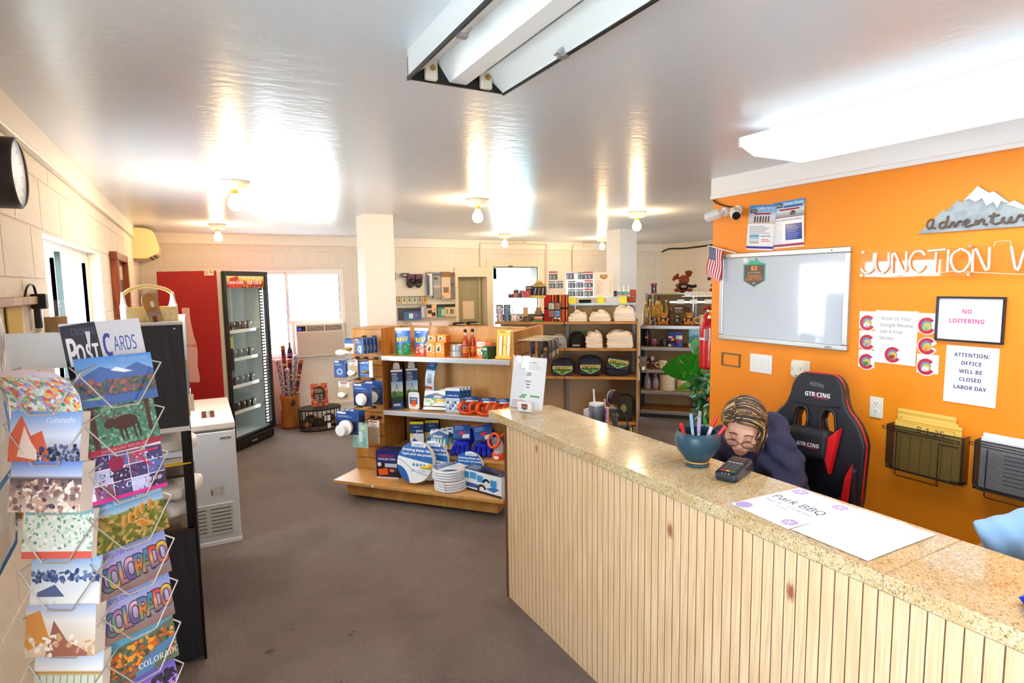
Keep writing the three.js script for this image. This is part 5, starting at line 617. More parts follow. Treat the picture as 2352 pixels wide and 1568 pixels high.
function hung(label, u, ytop, v, w, h, a, extra, turn = 0, group = 'packs hanging on the slat wing') {
  const t = gthing('hanging_pack', label, 'pack', u, ytop, v, turn, group);
  put('card', pbox(w, h, 0.003, { f: a, e: plain('#e4e8ee') }, 0, -h / 2 + 0.012, 0), pm(a, 0.3), t); if (extra === 1) put('brass_fitting', [ball(0.018, -0.01, -h * 0.6, 0.014, 1.4, 0.8, 0.7, 10), ball(0.012, 0.02, -h * 0.6, 0.012, 1, 1, 1, 8)], MT.brass, t);
  if (extra === 2) { put('valve', [cyl(0.048, 0.05, 0.02).rotateX(PI / 2).translate(0, -h * 0.62, 0.012), cyl(0.032, 0.036, 0.02).rotateX(PI / 2).translate(0, -h * 0.62, 0.024)], MT.plasticWhite, t); }
  if (extra === 3) put('plumbing_cap', [cyl(0.06, 0.064, 0.03).rotateX(PI / 2).translate(0.01, -h * 0.6, 0.018), cyl(0.045, 0.047, 0.05).rotateX(PI / 2).translate(-0.01, -h * 0.68, 0.04)], MT.plasticWhite, t);
  if (extra === 4) put('white_part', [ball(0.03, -0.02, -h * 0.65, 0.016, 1.2, 0.8, 0.6, 12), tube([[-0.04, -h * 0.6, 0.02], [0, -h * 0.72, 0.025], [0.03, -h * 0.55, 0.02]], 0.008, 10, 6)], MT.plasticWhite, t);
  put('blister', B(-w * 0.36, w * 0.36, -h * 0.9, -h * 0.28, 0.0016, 0.012, 0.006), MT.acrylic, t); return t;
}
hung('pack with brass parts under a blue header, foremost on the top hook', 0.035, 1.337, 0.06, 0.085, 0.125, HB[0], 1);
for (let i = 0; i < 5; i++) hung(['first', 'second', 'third', 'fourth', 'fifth'][i] + ' small blue pack from the front on the top slat hook', 0.135 + i * 0.012, 1.337, 0.06 + i * 0.035, 0.075, 0.13, HB[1], 0);
hung('blue pack with dark ring, foremost on the second hook row', -0.055, 1.152, 0.04, 0.11, 0.145, HB[1], 0); for (let i = 0; i < 3; i++) hung(['first', 'second', 'third'][i] + ' pack behind the dark ring pack on the second hook row', -0.03 + i * 0.012, 1.152, 0.075 + i * 0.03, 0.11, 0.145, HB[3], 0);
hung('white backed pack in the middle of the second hook row', 0.062, 1.155, 0.07, 0.08, 0.15, HB[5], 4); hung('blue and white pack with brass elbow at the wing edge', 0.165, 1.152, 0.09, 0.14, 0.14, HB[3], 1);
hung('white pack with a white spout part on the third hook row', -0.033, 0.968, 0.06, 0.11, 0.15, HB[5], 4); hung('dark blue pack with round white cap on the third hook row', 0.155, 0.968, 0.05, 0.18, 0.195, HB[2], 2); hung('dark blue pack behind the round white cap pack', 0.19, 0.97, 0.16, 0.18, 0.2, HB[2], 2);
hung('large dark blue pack with big white plumbing cap, lowest on the wing', -0.01, 0.722, 0.05, 0.22, 0.2, HB[2], 3); hung('dark blue pack behind the big white plumbing cap', 0.02, 0.724, 0.12, 0.2, 0.12, HB[2], 0);
hung('pale green card with clear tube part hanging lowest', 0.115, 0.632, 0.05, 0.15, 0.215, HB[4], 0); hung('brown card hanging behind the pale green card', 0.19, 0.634, 0.14, 0.11, 0.2, HB[5], 0);
{ const g = ball(0.045, 0, 0, 0, 1.3, 0.6, 0.8, 14); goods('clear_bag', tr(g, 0, 0.03, 0), M(0xeef0f4, 0.15), 'small crumpled clear bag sticking out beside the top hook', 'bag', -0.075, 1.19, 0.1); }
// packs on the end hooks beside the counter sign
const EC = [['#24305a', '#e8d8c8'], ['#3a3c38', '#b8b09a'], ['#54503c', '#e8c83a'], ['#2f3248', '#8a8c9a'], ['#1a2f9c', '#f2d23a'], ['#6a5038', '#caa878']];
for (let i = 0; i < 8; i++) { const [c0, c1] = EC[i % 6], a = art(60, 90, (g, w, h) => { fillR(g, c0, -1, -1, w + 2, h + 2); fillR(g, c1, w * 0.1, h * 0.66, w * 0.8, h * 0.28); lines(g, 6, 8, w - 20, 3, 9, '#d8d8e0', 3); g.fillStyle = c1; g.beginPath(); g.arc(w * 0.6, h * 0.45, 6, 0, 7); g.fill(); }); const v = [0.34, 0.34, 0.43, 0.43, 0.52, 0.52, 0.62, 0.72][i], u = [1.55, 1.62, 1.58, 1.66, 1.57, 1.66, 1.64, 1.64][i]; const t = gthing('hanging_pack', ['first', 'second', 'third', 'fourth', 'fifth', 'sixth', 'seventh', 'eighth'][i] + ' dark pack from the shelf side on the end hooks', 'pack', u, 1.322, v, PI / 2, 'packs on the end hooks'); put('card', pbox(0.075, 0.15, 0.012, { f: a, e: plain(c0) }, 0, -0.07, 0), pm(a, 0.3), t); }
// ---------------------------------------------------------------- back of the shop
const T1 = -0.6633, p1 = (x, y, z) => [4.45 + 0.788 * x - 0.616 * z, y, -5.17 + 0.616 * x + 0.788 * z];
const T2 = -0.8505, p2 = (x, y, z) => [5.09 + 0.66 * x - 0.751 * z, y, -5.82 + 0.751 * x + 0.66 * z];
const pine = wood(0xc48e50, 0x9c6a30, 3, 0.5, 16, 1), pegBack = M(0xa58a68, 0.8), post = M(0x8d9298, 0.4, 0.5);
{
  const t = thing('shelf_rack', 'steel and wood shelf rack stocked with shirts, hats and mugs', 'shelf rack', [4.45, 0, -5.17], T1);
  for (let s = 0; s < 2; s++) { const a = -1.66 + s * 0.835, b = a + 0.825;
    put('back_board', B(a, b, 0.05, s ? 1.52 : 1.4, -0.4, -0.385), pegBack, t);
    for (const [y, d] of [[1.325, 0.36], [1.012, 0.36], [0.675, 0.36], [0.14, 0.38]]) put('shelf', B(a, b, y - 0.03, y, -d, 0, 0.003), pine, t);
  }
  for (const x of [-1.655, -0.835, -0.03]) { const q = put('upright', B(x, x + 0.035, 0, x < -1.5 ? 1.35 : 1.53, -0.385, -0.35), post, t); put('slots', Array.from({ length: 34 }, (_, i) => [0.008, 0.022].map((k) => B(x + k, x + k + 0.004, 0.12 + i * 0.04, 0.134 + i * 0.04, -0.3505, -0.3492))).flat(), MT.black, q); put('foot', B(x, x + 0.035, 0, 0.09, -0.35, -0.02), post, q); }
  put('top_beam', B(-0.8, 0.005, 1.5, 1.53, -0.385, -0.34), M(0xb4bac0, 0.35, 0.6), t);
  put('end_panel', B(0.005, 0.025, 0.0, 1.34, -0.4, -0.02), pine, t);
  for (const x of [-1.5, -1.1, -0.72, -0.12]) put('glass_bracket', [B(x, x + 0.008, 1.34, 1.6, -0.345, -0.335), B(x, x + 0.008, 1.592, 1.6, -0.34, -0.13)], MT.steel, t);
  put('glass_shelf', B(-1.57, -1.05, 1.6, 1.608, -0.3, 0), M(0xcfeee0, 0.05, 0, { transmission: 0.9, thickness: 0 }), t);
  put('glass_shelf', B(-1.04, -0.03, 1.6, 1.612, -0.3, -0.125), M(0xcfeee0, 0.05, 0, { transmission: 0.9, thickness: 0 }), t);
  for (const x of [-0.738, -0.407, -0.148]) put('yellow_note', B(x - 0.038, x + 0.038, 1.527, 1.61, -0.1245, -0.123), M(0xe8e040, 0.7), t);
}
const r1 = (name, geos, m, label, cat, x, y, z, turn = 0, group) => solo(name, geos, m, label, cat, p1(x, y, z), T1 + turn, group);
const g1 = (name, label, cat, x, y, z, turn = 0, group) => thing(name, label, cat, p1(x, y, z), T1 + turn, group);
const SA = 1.3255, SG = 1.6125;
// glass shelf goods
const pr = (w, h, f) => art(w, h, f, 1);
const boxy = (bg, bars) => pr(70, 60, (g, w, h) => { fillR(g, bg, -1, -1, w + 2, h + 2); bars.forEach((c, i) => fillR(g, c, w * 0.1, h * (0.12 + i * 0.2), w * (0.8 - (i % 2) * 0.25), h * 0.12)); });
const bxA = [boxy('#5a2a3c', ['#e0b0a0', '#c05a5a', '#2a1a2a']), boxy('#b04a44', ['#f0d8c8', '#7a2a2a', '#e8a890']), boxy('#3a2c40', ['#c8a8a0', '#8a4a50'])];
r1('souvenir_box', pbox(0.06, 0.05, 0.05, { e: bxA[0] }, 0, 0.025, 0), pm(bxA[0]), 'small plum souvenir box at the end of the glass shelf', 'box', -1.485, 1.6085, -0.15, 0.2, 'souvenir boxes on glass'); r1('souvenir_box', pbox(0.062, 0.055, 0.05, { e: bxA[1] }, 0, 0.0275, 0), pm(bxA[1]), 'small red souvenir box, second on the glass shelf', 'box', -1.418, 1.6085, -0.14, -0.1, 'souvenir boxes on glass');
r1('souvenir_box', pbox(0.06, 0.042, 0.05, { e: bxA[2] }, 0, 0.021, 0), pm(bxA[2]), 'dark souvenir box stacked on the red one', 'box', -1.418, 1.664, -0.14, 0.1, 'souvenir boxes on glass'); r1('souvenir_box', pbox(0.058, 0.085, 0.05, { e: bxA[2] }, 0, 0.0425, 0), pm(bxA[2]), 'tall dark souvenir box beside the red pouch', 'box', -1.35, 1.6085, -0.15, 0, 'souvenir boxes on glass');
const pch = pr(80, 50, (g, w, h) => { fillR(g, '#c04a50', -1, -1, w + 2, h + 2); blobs(g, 18, 0, 0, w, h, 3, 7, ['#e8a8a0', '#a83238', '#f0d0c8']); });
r1('zip_pouch', pillow(0.115, 0.08, 0.05, pch), pm(pch, 0.6), 'red patterned zip pouch on the glass shelf', 'pouch', -1.285, 1.609, -0.1, 0); r1('souvenir_box', pbox(0.1, 0.14, 0.05, { e: bxA[2] }, 0, 0.07, 0), pm(bxA[2]), 'taller plum souvenir box behind the red pouch', 'box', -1.26, 1.6085, -0.22, 0, 'souvenir boxes on glass');
{ const t = g1('knife_display', 'black countertop display with yellow arched header holding pens', 'display box', -1.145, 1.6085, -0.13, 0), a = pr(110, 50, (g, w, h) => { fillR(g, '#d8a82c', -1, -1, w + 2, h + 2); fillR(g, '#2a2418', 0, h * 0.4, w, h * 0.3); T(g, 'OUTDOORS', w / 2, h * 0.55, 15, '#f0d890'); }); put('tray', [B(-0.09, 0.09, 0, 0.03, -0.05, 0.05), B(-0.09, 0.09, 0.03, 0.13, -0.05, -0.044), B(-0.09, -0.084, 0.03, 0.1, -0.05, 0.05), B(0.084, 0.09, 0.03, 0.1, -0.05, 0.05)], MT.black, t); put('lip', B(-0.09, 0.09, 0.0, 0.026, 0.05, 0.053), M(0xd8a82c, 0.5), t); put('header', paint(planar(ext(shape([[-0.075, 0], [0.075, 0], [0.075, 0.03], [0.05, 0.03], [0.045, 0.07, 0, 0.075], [-0.045, 0.07, -0.05, 0.03], [-0.075, 0.03]]), 0.003).translate(0, 0.125, -0.05)), a), pm(a), t); for (let i = 0; i < 3; i++) put('pen', rod([-0.05 + i * 0.05, 0.03, 0.0], [-0.035 + i * 0.045, 0.11, -0.03], 0.007, 8), M([0x9ab4d8, 0xc86a5a, 0xd8d8e0][i], 0.3), t); }
const batt = (c0, c1) => pr(60, 64, (g, w, h) => { fillR(g, '#3c4048', -1, -1, w + 2, h + 2); fillR(g, c0, 0, 0, w, h * 0.36); fillR(g, c1, 0, h * 0.2, w, h * 0.12); for (let i = 0; i < 4; i++) fillR(g, ['#b8bcc4', '#5a5e68'][i % 2], w * (0.12 + i * 0.2), h * 0.46, w * 0.14, h * 0.46); });
const bA = batt('#c03040', '#e8e8e0'), bG = batt('#787c84', '#d8dadc'), bW = batt('#e4e8ec', '#3a5a9c');
const rackPack = (a, x, y, w, h, l, c = 'battery pack') => r1('battery_pack', pbox(w, h, 0.014, { f: a, e: plain('#2c2e34', 1) }, 0, h / 2, 0), pm(a, 0.3), l, 'batteries', x, y, -0.17, 0, 'battery packs on the glass shelf');
{ const t = g1('battery_rack', 'clear stepped rack holding rows of battery packs on the glass shelf', 'rack', -0.78, SG, -0.19, 0); put('panel', B(-0.25, 0.29, 0, 0.26, -0.012, -0.008), MT.acrylic, t); put('ledge', [B(-0.25, 0.29, 0, 0.004, -0.01, 0.06), B(-0.25, 0.29, 0.1, 0.104, -0.008, 0.035), B(-0.25, 0.29, 0.2, 0.204, -0.008, 0.035)], MT.acrylic, t); put('strut', [B(-0.24, -0.23, 0, 0.25, -0.012, 0.0), B(-0.15, -0.14, 0, 0.12, -0.012, 0.0), B(-0.06, -0.05, 0, 0.12, -0.012, 0.0)], MT.white, t); }
const bp = [[bA, -0.97, SG + 0.204, 0.1, 0.1, 'red and green topped pack above the striped blanket bag'], [bG, -0.985, SG + 0.104, 0.08, 0.085, 'grey battery pack in the middle row, first from the doorway'], [bG, -0.895, SG + 0.104, 0.08, 0.085, 'grey battery pack in the middle row, second from the doorway'], [bW, -0.769, SG + 0.204, 0.09, 0.095, 'white topped battery pack standing highest'], [bG, -0.75, SG + 0.104, 0.085, 0.085, 'grey battery pack in the middle row, third from the doorway'], [bW, -0.655, SG + 0.104, 0.085, 0.08, 'white battery pack in the middle row'], [bG, -0.75, SG + 0.004, 0.085, 0.085, 'grey battery pack in the low row'], [bG, -0.655, SG + 0.004, 0.085, 0.085, 'grey battery pack in the low row next to the red ones'], [bG, -0.64, SG + 0.204, 0.075, 0.085, 'grey battery pack in the high row next to the red ones'], [bA, -0.551, SG + 0.204, 0.1, 0.09, 'uppermost red battery pack beside the menu sheet'], [bA, -0.551, SG + 0.104, 0.1, 0.09, 'middle red battery pack beside the menu sheet'], [bA, -0.551, SG + 0.004, 0.1, 0.09, 'lowest red battery pack beside the menu sheet']];
for (const [a, x, y, w, h, l] of bp) rackPack(a, x, y, w, h, l);
const menu = pr(150, 190, (g, w, h) => { fillR(g, '#f3ddc8', -1, -1, w + 2, h + 2); poly(g, '#a8783a', [[w * 0.32, h * 0.1], [w * 0.7, h * 0.1], [w * 0.7, h * 0.24], [w * 0.51, h * 0.3], [w * 0.32, h * 0.24]]); fillR(g, '#e0a858', w * 0.4, h * 0.14, w * 0.22, h * 0.05); for (let i = 0; i < 11; i++) { fillR(g, '#b09a88', w * 0.1, h * (0.34 + i * 0.055), w * (0.2 + ((i * 7) % 5) * 0.05), 3); fillR(g, '#b09a88', w * 0.82, h * (0.34 + i * 0.055), w * 0.09, 3); } });
r1('menu_sheet', sheet(0.22, 0.283, 0.003, () => 0, menu, 1, 1), pm(menu, 0.5), 'cream price list sheet with brown badge standing on the glass shelf', 'sign', -0.375, SG, -0.135, 0.05);
for (let i = 0; i < 3; i++) { const t = g1('spray_bottle', ['first', 'second', 'third'][i] + ' white and teal spray bottle beyond the cream price list', 'bottle', -0.195 + i * 0.053, SG, -0.155, 0, 'small spray bottles'); put('body', lathe([[0.001, 0], [0.022, 0], [0.023, 0.004], [0.023, 0.06], [0.012, 0.075], [0.001, 0.076]], 16), M(0xf2ece4, 0.4), t); put('label', [cyl(0.0234, 0.0234, 0.03, 0, 0.024, 0, 16)], M(0x3a9c90, 0.4), t); put('band', cyl(0.0235, 0.0235, 0.012, 0, 0.01, 0, 16), M(0xc04030, 0.4), t); put('cap', cyl(0.011, 0.009, 0.05, 0, 0.074, 0, 12), MT.white, t); }
r1('small_jar', [cyl(0.02, 0.02, 0.05, 0, 0, 0, 14), cyl(0.021, 0.021, 0.012, 0, 0.05, 0, 14)], M(0x4a3450, 0.4), 'small plum jar behind the spray bottles', 'jar', -0.24, SG, -0.2); r1('orange_box', B(-0.055, 0.055, 0, 0.155, -0.05, 0.05, 0.02), M(0xb84a18, 0.5), 'orange rounded box at the end of the shelf rack', 'box', -0.045, 1.53, -0.362 + 0.0, 0); r1('black_case', B(-0.075, 0.075, 0, 0.04, -0.05, 0.05, 0.012), MT.black2, 'flat black case lying on the rack beam', 'case', -0.6, 1.53, -0.362);
// shelf with mugs and shirts
const tum = pr(90, 120, (g, w, h) => { fillR(g, '#d8d4d8', -1, -1, w + 2, h + 2); blobs(g, 110, 0, 0, w, h, 2, 7, ['#3a3a58', '#7a4a50', '#8a9ab8', '#f4f0f0', '#b03a44', '#2a5a7a']); });
for (const [x, c, l] of [[-1.617, 0xe0e0e4, 'red speckled'], [-1.525, 0x9ab0c8, 'blue speckled']]) { const t = g1('tumbler', 'tall ' + l + ' travel tumbler at the end of the rack', 'tumbler', x, SA, -0.1, 0, 'speckled tumblers'); put('body', paint(new THREE.CylinderGeometry(0.045, 0.038, 0.185, 22).translate(0, 0.0925, 0), tum), x > -1.6 ? M(0x8fb4d8, 0.3, 0, { map: PAGES[1].t }) : pm(tum, 0.3), t); put('lid', [cyl(0.044, 0.04, 0.016, 0, 0.185, 0, 22)], M(0x5a4a48, 0.3), t); }
{ const t = g1('speckled_mug', 'cream camp mug with blue speckles and wide handle', 'mug', -1.42, SA, -0.07, 0.4), a = pr(120, 60, (g, w, h) => { fillR(g, '#f0e6dc', -1, -1, w + 2, h + 2); blobs(g, 40, 0, h * 0.2, w, h * 0.6, 2, 5, ['#4a5a8a', '#8a6a60', '#6a7ab0']); }); put('cup', paint(lathe([[0.001, 0.002], [0.04, 0], [0.052, 0.02], [0.054, 0.08], [0.05, 0.08], [0.047, 0.02], [0.001, 0.008]], 24), a), pm(a, 0.3), t); put('handle', tr(new THREE.TorusGeometry(0.028, 0.006, 8, 20), 0.066, 0.045, 0.0), M(0xf0e6dc, 0.3), t); }
function capHat(t, m, r = 0.09, brim = m) { put('crown', [new THREE.SphereGeometry(r, 22, 12, 0, 2 * PI, 0, PI / 2).scale(1, 0.95, 1.05)], m, t); put('brim', tr(ext(shape([[-r * 0.85, 0], [-r * 0.9, r * 0.9, 0, r * 0.95], [r * 0.9, r * 0.9, r * 0.85, 0]]), 0.005, 0.001), 0, 0.009, r * 0.55, PI / 2, 0, 0), brim, t); put('button', ball(0.008, 0, r * 0.95, 0, 1, 1, 1, 8), m, t); }
{ const t = g1('cap', 'grey brown cap with paper tag beside the camp mug', 'cap', -1.3, SA, -0.17, 0, 'caps on the rack'); capHat(t, M(0x6a5c50, 0.85), 0.085); put('paper_tag', B(-0.03, 0.03, 0.06, 0.17, 0.07, 0.072), M(0xc9a070, 0.7), t); }
{ const t = g1('cap', 'black cap half behind the grey brown cap', 'cap', -1.13, SA, -0.27, 0, 'caps on the rack'); capHat(t, MT.black2, 0.09); }
{ const t = g1('sock_pack', 'striped green and orange folded socks with brown band', 'socks', -1.138, SA, -0.06, 0.1); ['#2f9a5a', '#e86a2c', '#e8e0d0', '#3a3a30'].forEach((c, i) => put('stripe', B(-0.05, 0.05, i * 0.02, i * 0.02 + 0.019, -0.03, 0.03, 0.008), M(c, 0.9), t)); put('band', B(-0.03, 0.03, 0.075, 0.165, -0.015, 0.0, 0.004), M(0x9a6a3a, 0.8), t); put('cuff', B(-0.045, 0.045, 0.08, 0.125, -0.03, -0.016, 0.008), M(0x3a9a6a, 0.9), t); }
{ const ser = pr(150, 150, (g, w, h) => { const c = ['#b81418', '#14100e', '#d88a1c', '#1c1412', '#c8261c', '#b81418', '#121010', '#e8a02c', '#2a1a10', '#c8502c']; let x = 0; for (let i = 0; i < 15; i++) { const q = w * [0.3, 0.04, 0.05, 0.06, 0.05, 0.04, 0.1, 0.06, 0.04, 0.08, 0.05, 0.04, 0.05, 0.03, 0.1][i]; fillR(g, c[i % 10], x, 0, q + 1, h); x += q; } fillR(g, '#120c0c', 0, h * 0.48, w, h * 0.07); });
  const t = g1('striped_bag', 'red and black striped woven bag display on the rack', 'bag', -0.93, SA + 0.003, -0.08, 0); put('fabric', tr(pillow(0.29, 0.31, 0.08, ser), 0, 0, 0, -0.04), pm(ser, 0.9), t);
  const mag = pr(100, 120, (g, w, h) => { fillR(g, '#2a2420', -1, -1, w + 2, h + 2); [['#c8c8b8', 0, 0], ['#a86a50', 1, 0], ['#b05a48', 0, 1], ['#6a9ac8', 1, 1]].forEach(([c, x, y]) => { fillR(g, c, 8 + x * 46, 8 + y * 56, 40, 44); lines(g, 12 + x * 46, 16 + y * 56, 30, 4, 9, '#2a2a2a', 3); }); }); const q = put('magnet_board', pbox(0.15, 0.19, 0.008, { f: mag, e: plain('#2a2420', 1) }, 0, 0, 0), pm(mag, 0.4), t); q.position.set(-0.02, 0.13, 0.05); put('price_tags', [B(-0.02, 0.01, 0.03, 0.045, 0.055, 0.0565), B(0.02, 0.05, 0.025, 0.04, 0.055, 0.0565)], MT.paper, t); }
function shirts(x, y, z, w, n, label, m, group, top = 0.03, d = 0.24) { const t = g1('shirt_stack', label, 'folded shirts', x, y, z, rr(-0.06, 0.06), group); for (let i = 0; i < n; i++) { const o = put('folded_shirt', bx(w - rr(0, 0.02), 0.0185, d - rr(0, 0.02), rr(-0.006, 0.006), 0.0095 + i * 0.019, rr(-0.006, 0.006), 0.008), m, t); o.rotation.y = rr(-0.05, 0.05); } const g = new THREE.SphereGeometry(1, 18, 10, 0, 2 * PI, 0, PI / 2), p = g.attributes.position; for (let i = 0; i < p.count; i++) { const a = p.getX(i), c = p.getZ(i), k = vn(a * 3 + 7 + x * 9, c * 3 + 7, 64, 64, 1); p.setXYZ(i, a * w * 0.46, p.getY(i) * top * (0.5 + k), c * d * 0.4); } g.computeVertexNormals(); put('collar', g.translate(0, n * 0.019 - 0.002, 0), m, t); return t; }
const shirtW = M(0xf0e2cf, 0.9), navyS = M(0x23263c, 0.9);
shirts(-0.67, SA, -0.13, 0.23, 3, 'stack of white shirts next to the striped bag', shirtW, 'white shirt stacks', 0.06); shirts(-0.415, SA, -0.13, 0.26, 3, 'middle stack of white shirts on the upper wooden shelf', shirtW, 'white shirt stacks', 0.06); shirts(-0.135, SA, -0.13, 0.255, 5, 'tallest stack of white shirts at the end of the upper wooden shelf', shirtW, 'white shirt stacks', 0.08);
{ const t = g1('cap', 'pale grey cap pile on the second wooden shelf', 'cap', -0.9, 1.0125, -0.12, 0, 'caps on the rack'); for (let i = 0; i < 3; i++) { put('brim', tr(ext(shape([[-0.085, 0], [-0.09, 0.08, 0, 0.085], [0.09, 0.08, 0.085, 0]]), 0.005, 0.001), 0, 0.006 + i * 0.022, 0.05, PI / 2, 0, 0), M(0xb8aea0, 0.85), t); } put('crown', new THREE.SphereGeometry(0.095, 22, 12, 0, 2 * PI, 0, PI / 2).scale(1, 1.2, 0.95).translate(0, 0.05, 0), M(0x9a948c, 0.85), t); put('base', cyl(0.093, 0.093, 0.05, 0, 0, 0), M(0xa8a098, 0.85), t); put('badge', B(-0.04, 0.03, 0.03, 0.055, 0.092, 0.096), M(0x2a2a2c, 0.8), t); }
{ const t = g1('beanie', 'black knitted beanie with small grey patch and green label', 'beanie', -0.69, 1.0125, -0.14, 0); put('knit', lathe([[0.001, 0.19], [0.05, 0.182], [0.082, 0.15], [0.098, 0.09], [0.1, 0.03], [0.098, 0.0], [0.001, 0]], 26), M(0x0f0e10, 0.95), t); put('patch', B(-0.045, 0.04, 0.018, 0.04, 0.09, 0.104), M(0x8a8074, 0.8), t); put('label', B(0.05, 0.11, 0.16, 0.19, 0.0, 0.004), M(0x1f6a44, 0.6), t); }
{ const t = g1('cap', 'dark cap behind the hanging packs on the second wooden shelf', 'cap', -1.12, 1.0125, -0.2, 0, 'caps on the rack'); capHat(t, M(0x2a2c2c, 0.9), 0.1); }
shirts(-0.48, 1.0125, -0.13, 0.2, 7, 'pile of cream shirts next to the black beanie', shirtW, 'white shirt stacks', 0.06); shirts(-0.185, 1.0125, -0.14, 0.31, 8, 'widest pile of cream shirts at the rack end', shirtW, 'white shirt stacks', 0.05, 0.26);
const od = pr(220, 130, (g, w, h) => { fillR(g, '#1c1f34', -1, -1, w + 2, h + 2); g.strokeStyle = '#e8e8e0'; g.lineWidth = 4; g.beginPath(); g.moveTo(8, h * 0.2); g.lineTo(w - 8, h * 0.2); g.lineTo(w - 16, h * 0.6); g.lineTo(w / 2, h - 6); g.lineTo(16, h * 0.6); g.closePath(); g.stroke(); for (let i = 0; i < 11; i++) poly(g, '#5cb02c', [[w * 0.1 + i * w * 0.075, h * 0.66], [w * 0.135 + i * w * 0.075, h * 0.48], [w * 0.17 + i * w * 0.075, h * 0.66]]); poly(g, '#5cb02c', [[w * 0.12, h * 0.64], [w * 0.88, h * 0.64], [w * 0.5, h * 0.92]]); T(g, 'OUTDOORS', w / 2, h * 0.35, 42, '#f0d83a'); g.fillStyle = '#14182a'; g.beginPath(); g.arc(w / 2, h * 0.72, 19, 0, 7); g.fill(); poly(g, '#f0d83a', [[w * 0.46, h * 0.78], [w * 0.5, h * 0.62], [w * 0.54, h * 0.78]]); });
for (const [x, l, h, lean] of [[-0.865, 'half hidden behind the counter sign', 0.16, 0.05], [-0.538, 'in the middle', 0.2, 0.1], [-0.215, 'at the rack end', 0.15, 0.5]]) { const t = g1('folded_hoodie', 'navy folded hoodie with yellow OUTDOORS badge ' + l, 'folded hoodie', x, 0.676, -0.12, 0, 'navy hoodies'); put('roll', B(-0.14, 0.14, 0, h, -0.16, 0.08, 0.06), navyS, t); put('hood', ball(0.13, 0, h - 0.02, -0.05, 1, 0.45, 0.8), navyS, t); const q = put('badge', paint(new THREE.PlaneGeometry(0.24, 0.135), od), pm(od, 0.7), t); q.position.set(0.01, lean > 0.3 ? 0.155 : h * 0.46, lean > 0.3 ? 0.07 : 0.083); q.rotation.set(lean > 0.3 ? -0.45 : -0.05, 0, lean > 0.3 ? -0.16 : 0); if (lean > 0.3) put('badge_backing', tr(B(-0.13, 0.13, -0.075, 0.075, -0.03, -0.002, 0.01), 0.01, 0.155, 0.07, -0.45, 0, -0.16), navyS, t); }
{ const t = g1('hat_carton', 'dark camouflage duffel bag on the lowest rack shelf', 'bag', -0.16, 0.141, -0.15, 0); put('bag', [B(-0.13, 0.13, 0, 0.3, -0.13, 0.13, 0.06)], M(0x2c2c20, 0.95), t); put('patches', [ball(0.05, 0.02, 0.16, 0.12, 1, 1.4, 0.3, 10), ball(0.035, -0.06, 0.08, 0.122, 1.3, 1, 0.3, 10)], M(0x8a8048, 0.9), t); }
{ const t = thing('plush_koala', 'small grey plush clipped to the end of the shelf rack', 'plush toy', p1(0.078, 0.74, -0.06), T1); const f = M(0x6a6458, 0.98); put('body', [ball(0.045, 0, 0.05, 0, 0.9, 1.3, 0.8), ball(0.04, 0, 0.13, 0.01, 1, 1, 0.9), ball(0.018, 0.035, 0.16, 0, 1, 1, 0.5, 8), ball(0.018, -0.035, 0.16, 0, 1, 1, 0.5, 8), ball(0.018, 0.03, 0.03, 0.03, 1, 1.6, 1, 8), ball(0.018, -0.03, 0.08, 0.02, 1, 1.8, 1, 8)], f, t); put('paper_tag', B(-0.01, 0.02, 0.02, 0.06, 0.05, 0.052), MT.cream, t); }
// --- second rack
{
  const t = thing('gift_rack', 'steel edged gift shelf rack with glasses, mugs and plush bears', 'shelf rack', [5.09, 0, -5.82], T2), alu = M(0xb9bcc0, 0.25, 0.8), dk = wood(0xb07838, 0x8a5824, 0, 0.5, 16);
  put('back_board', B(0, 1.3, 0.05, 1.6, -0.45, -0.43), M(0x8a6a48, 0.7), t);
  for (const y of [1.215, 0.935, 0.64, 0.362, 0.1]) { const s = put('shelf', B(0, 1.3, y - 0.022, y, -0.43, 0), dk, t); put('price_channel', B(0, 1.3, y - 0.045, y - 0.004, 0.0005, 0.012, 0.002), alu, s); }
  for (const x of [0.0, 0.64, 1.28]) put('upright', B(x, x + 0.03, 0, 1.62, -0.43, -0.4), post, t); put('kick', B(0, 1.3, 0, 0.06, -0.4, -0.02), M(0x2a221c, 0.8), t);
  put('glass_top', B(0.04, 1.3, 1.612, 1.622, -0.4, -0.075), M(0xcfe4c8, 0.06, 0, { transmission: 0.85, thickness: 0 }), t); put('top_beam', B(0.35, 1.3, 1.5, 1.525, -0.04, -0.02), alu, t); put('side_frame', [B(-0.012, 0, 0, 1.2, -0.43, -0.01)], MT.black, t);
  for (const x of [0.1, 0.62, 1.25]) put('glass_leg', B(x, x + 0.012, 1.215, 1.612, -0.36, -0.35), alu, t);
  for (const x of [0.49, 0.65, 0.82]) put('price_tag', B(x - 0.042, x + 0.042, 1.492, 1.545, -0.019, -0.016), MT.paper, t); put('card_ledge', B(0.5, 1.3, 1.582, 1.588, -0.08, -0.02), alu, t);
}
const r2 = (name, geos, m, label, cat, x, y, z, turn = 0, group) => solo(name, geos, m, label, cat, p2(x, y, z), T2 + turn, group);
const g2 = (name, label, cat, x, y, z, turn = 0, group) => thing(name, label, cat, p2(x, y, z), T2 + turn, group);
{ const t = g2('tea_tin', 'red and black round tin on the gift rack top', 'tin', 0.13, 1.623, -0.2); put('body', cyl(0.037, 0.037, 0.085, 0, 0.02, 0), M(0x1c1820, 0.3), t); put('lid', [cyl(0.043, 0.043, 0.028, 0, 0.104, 0), cyl(0.043, 0.043, 0.02, 0, 0, 0)], M(0x98142a, 0.35), t); put('dot', ball(0.011, 0.01, 0.06, 0.034, 1, 1, 0.4, 8), MT.white, t); }
const brownF = M(0x8a3a14, 0.98), furB = (c) => M(c, 0.98);
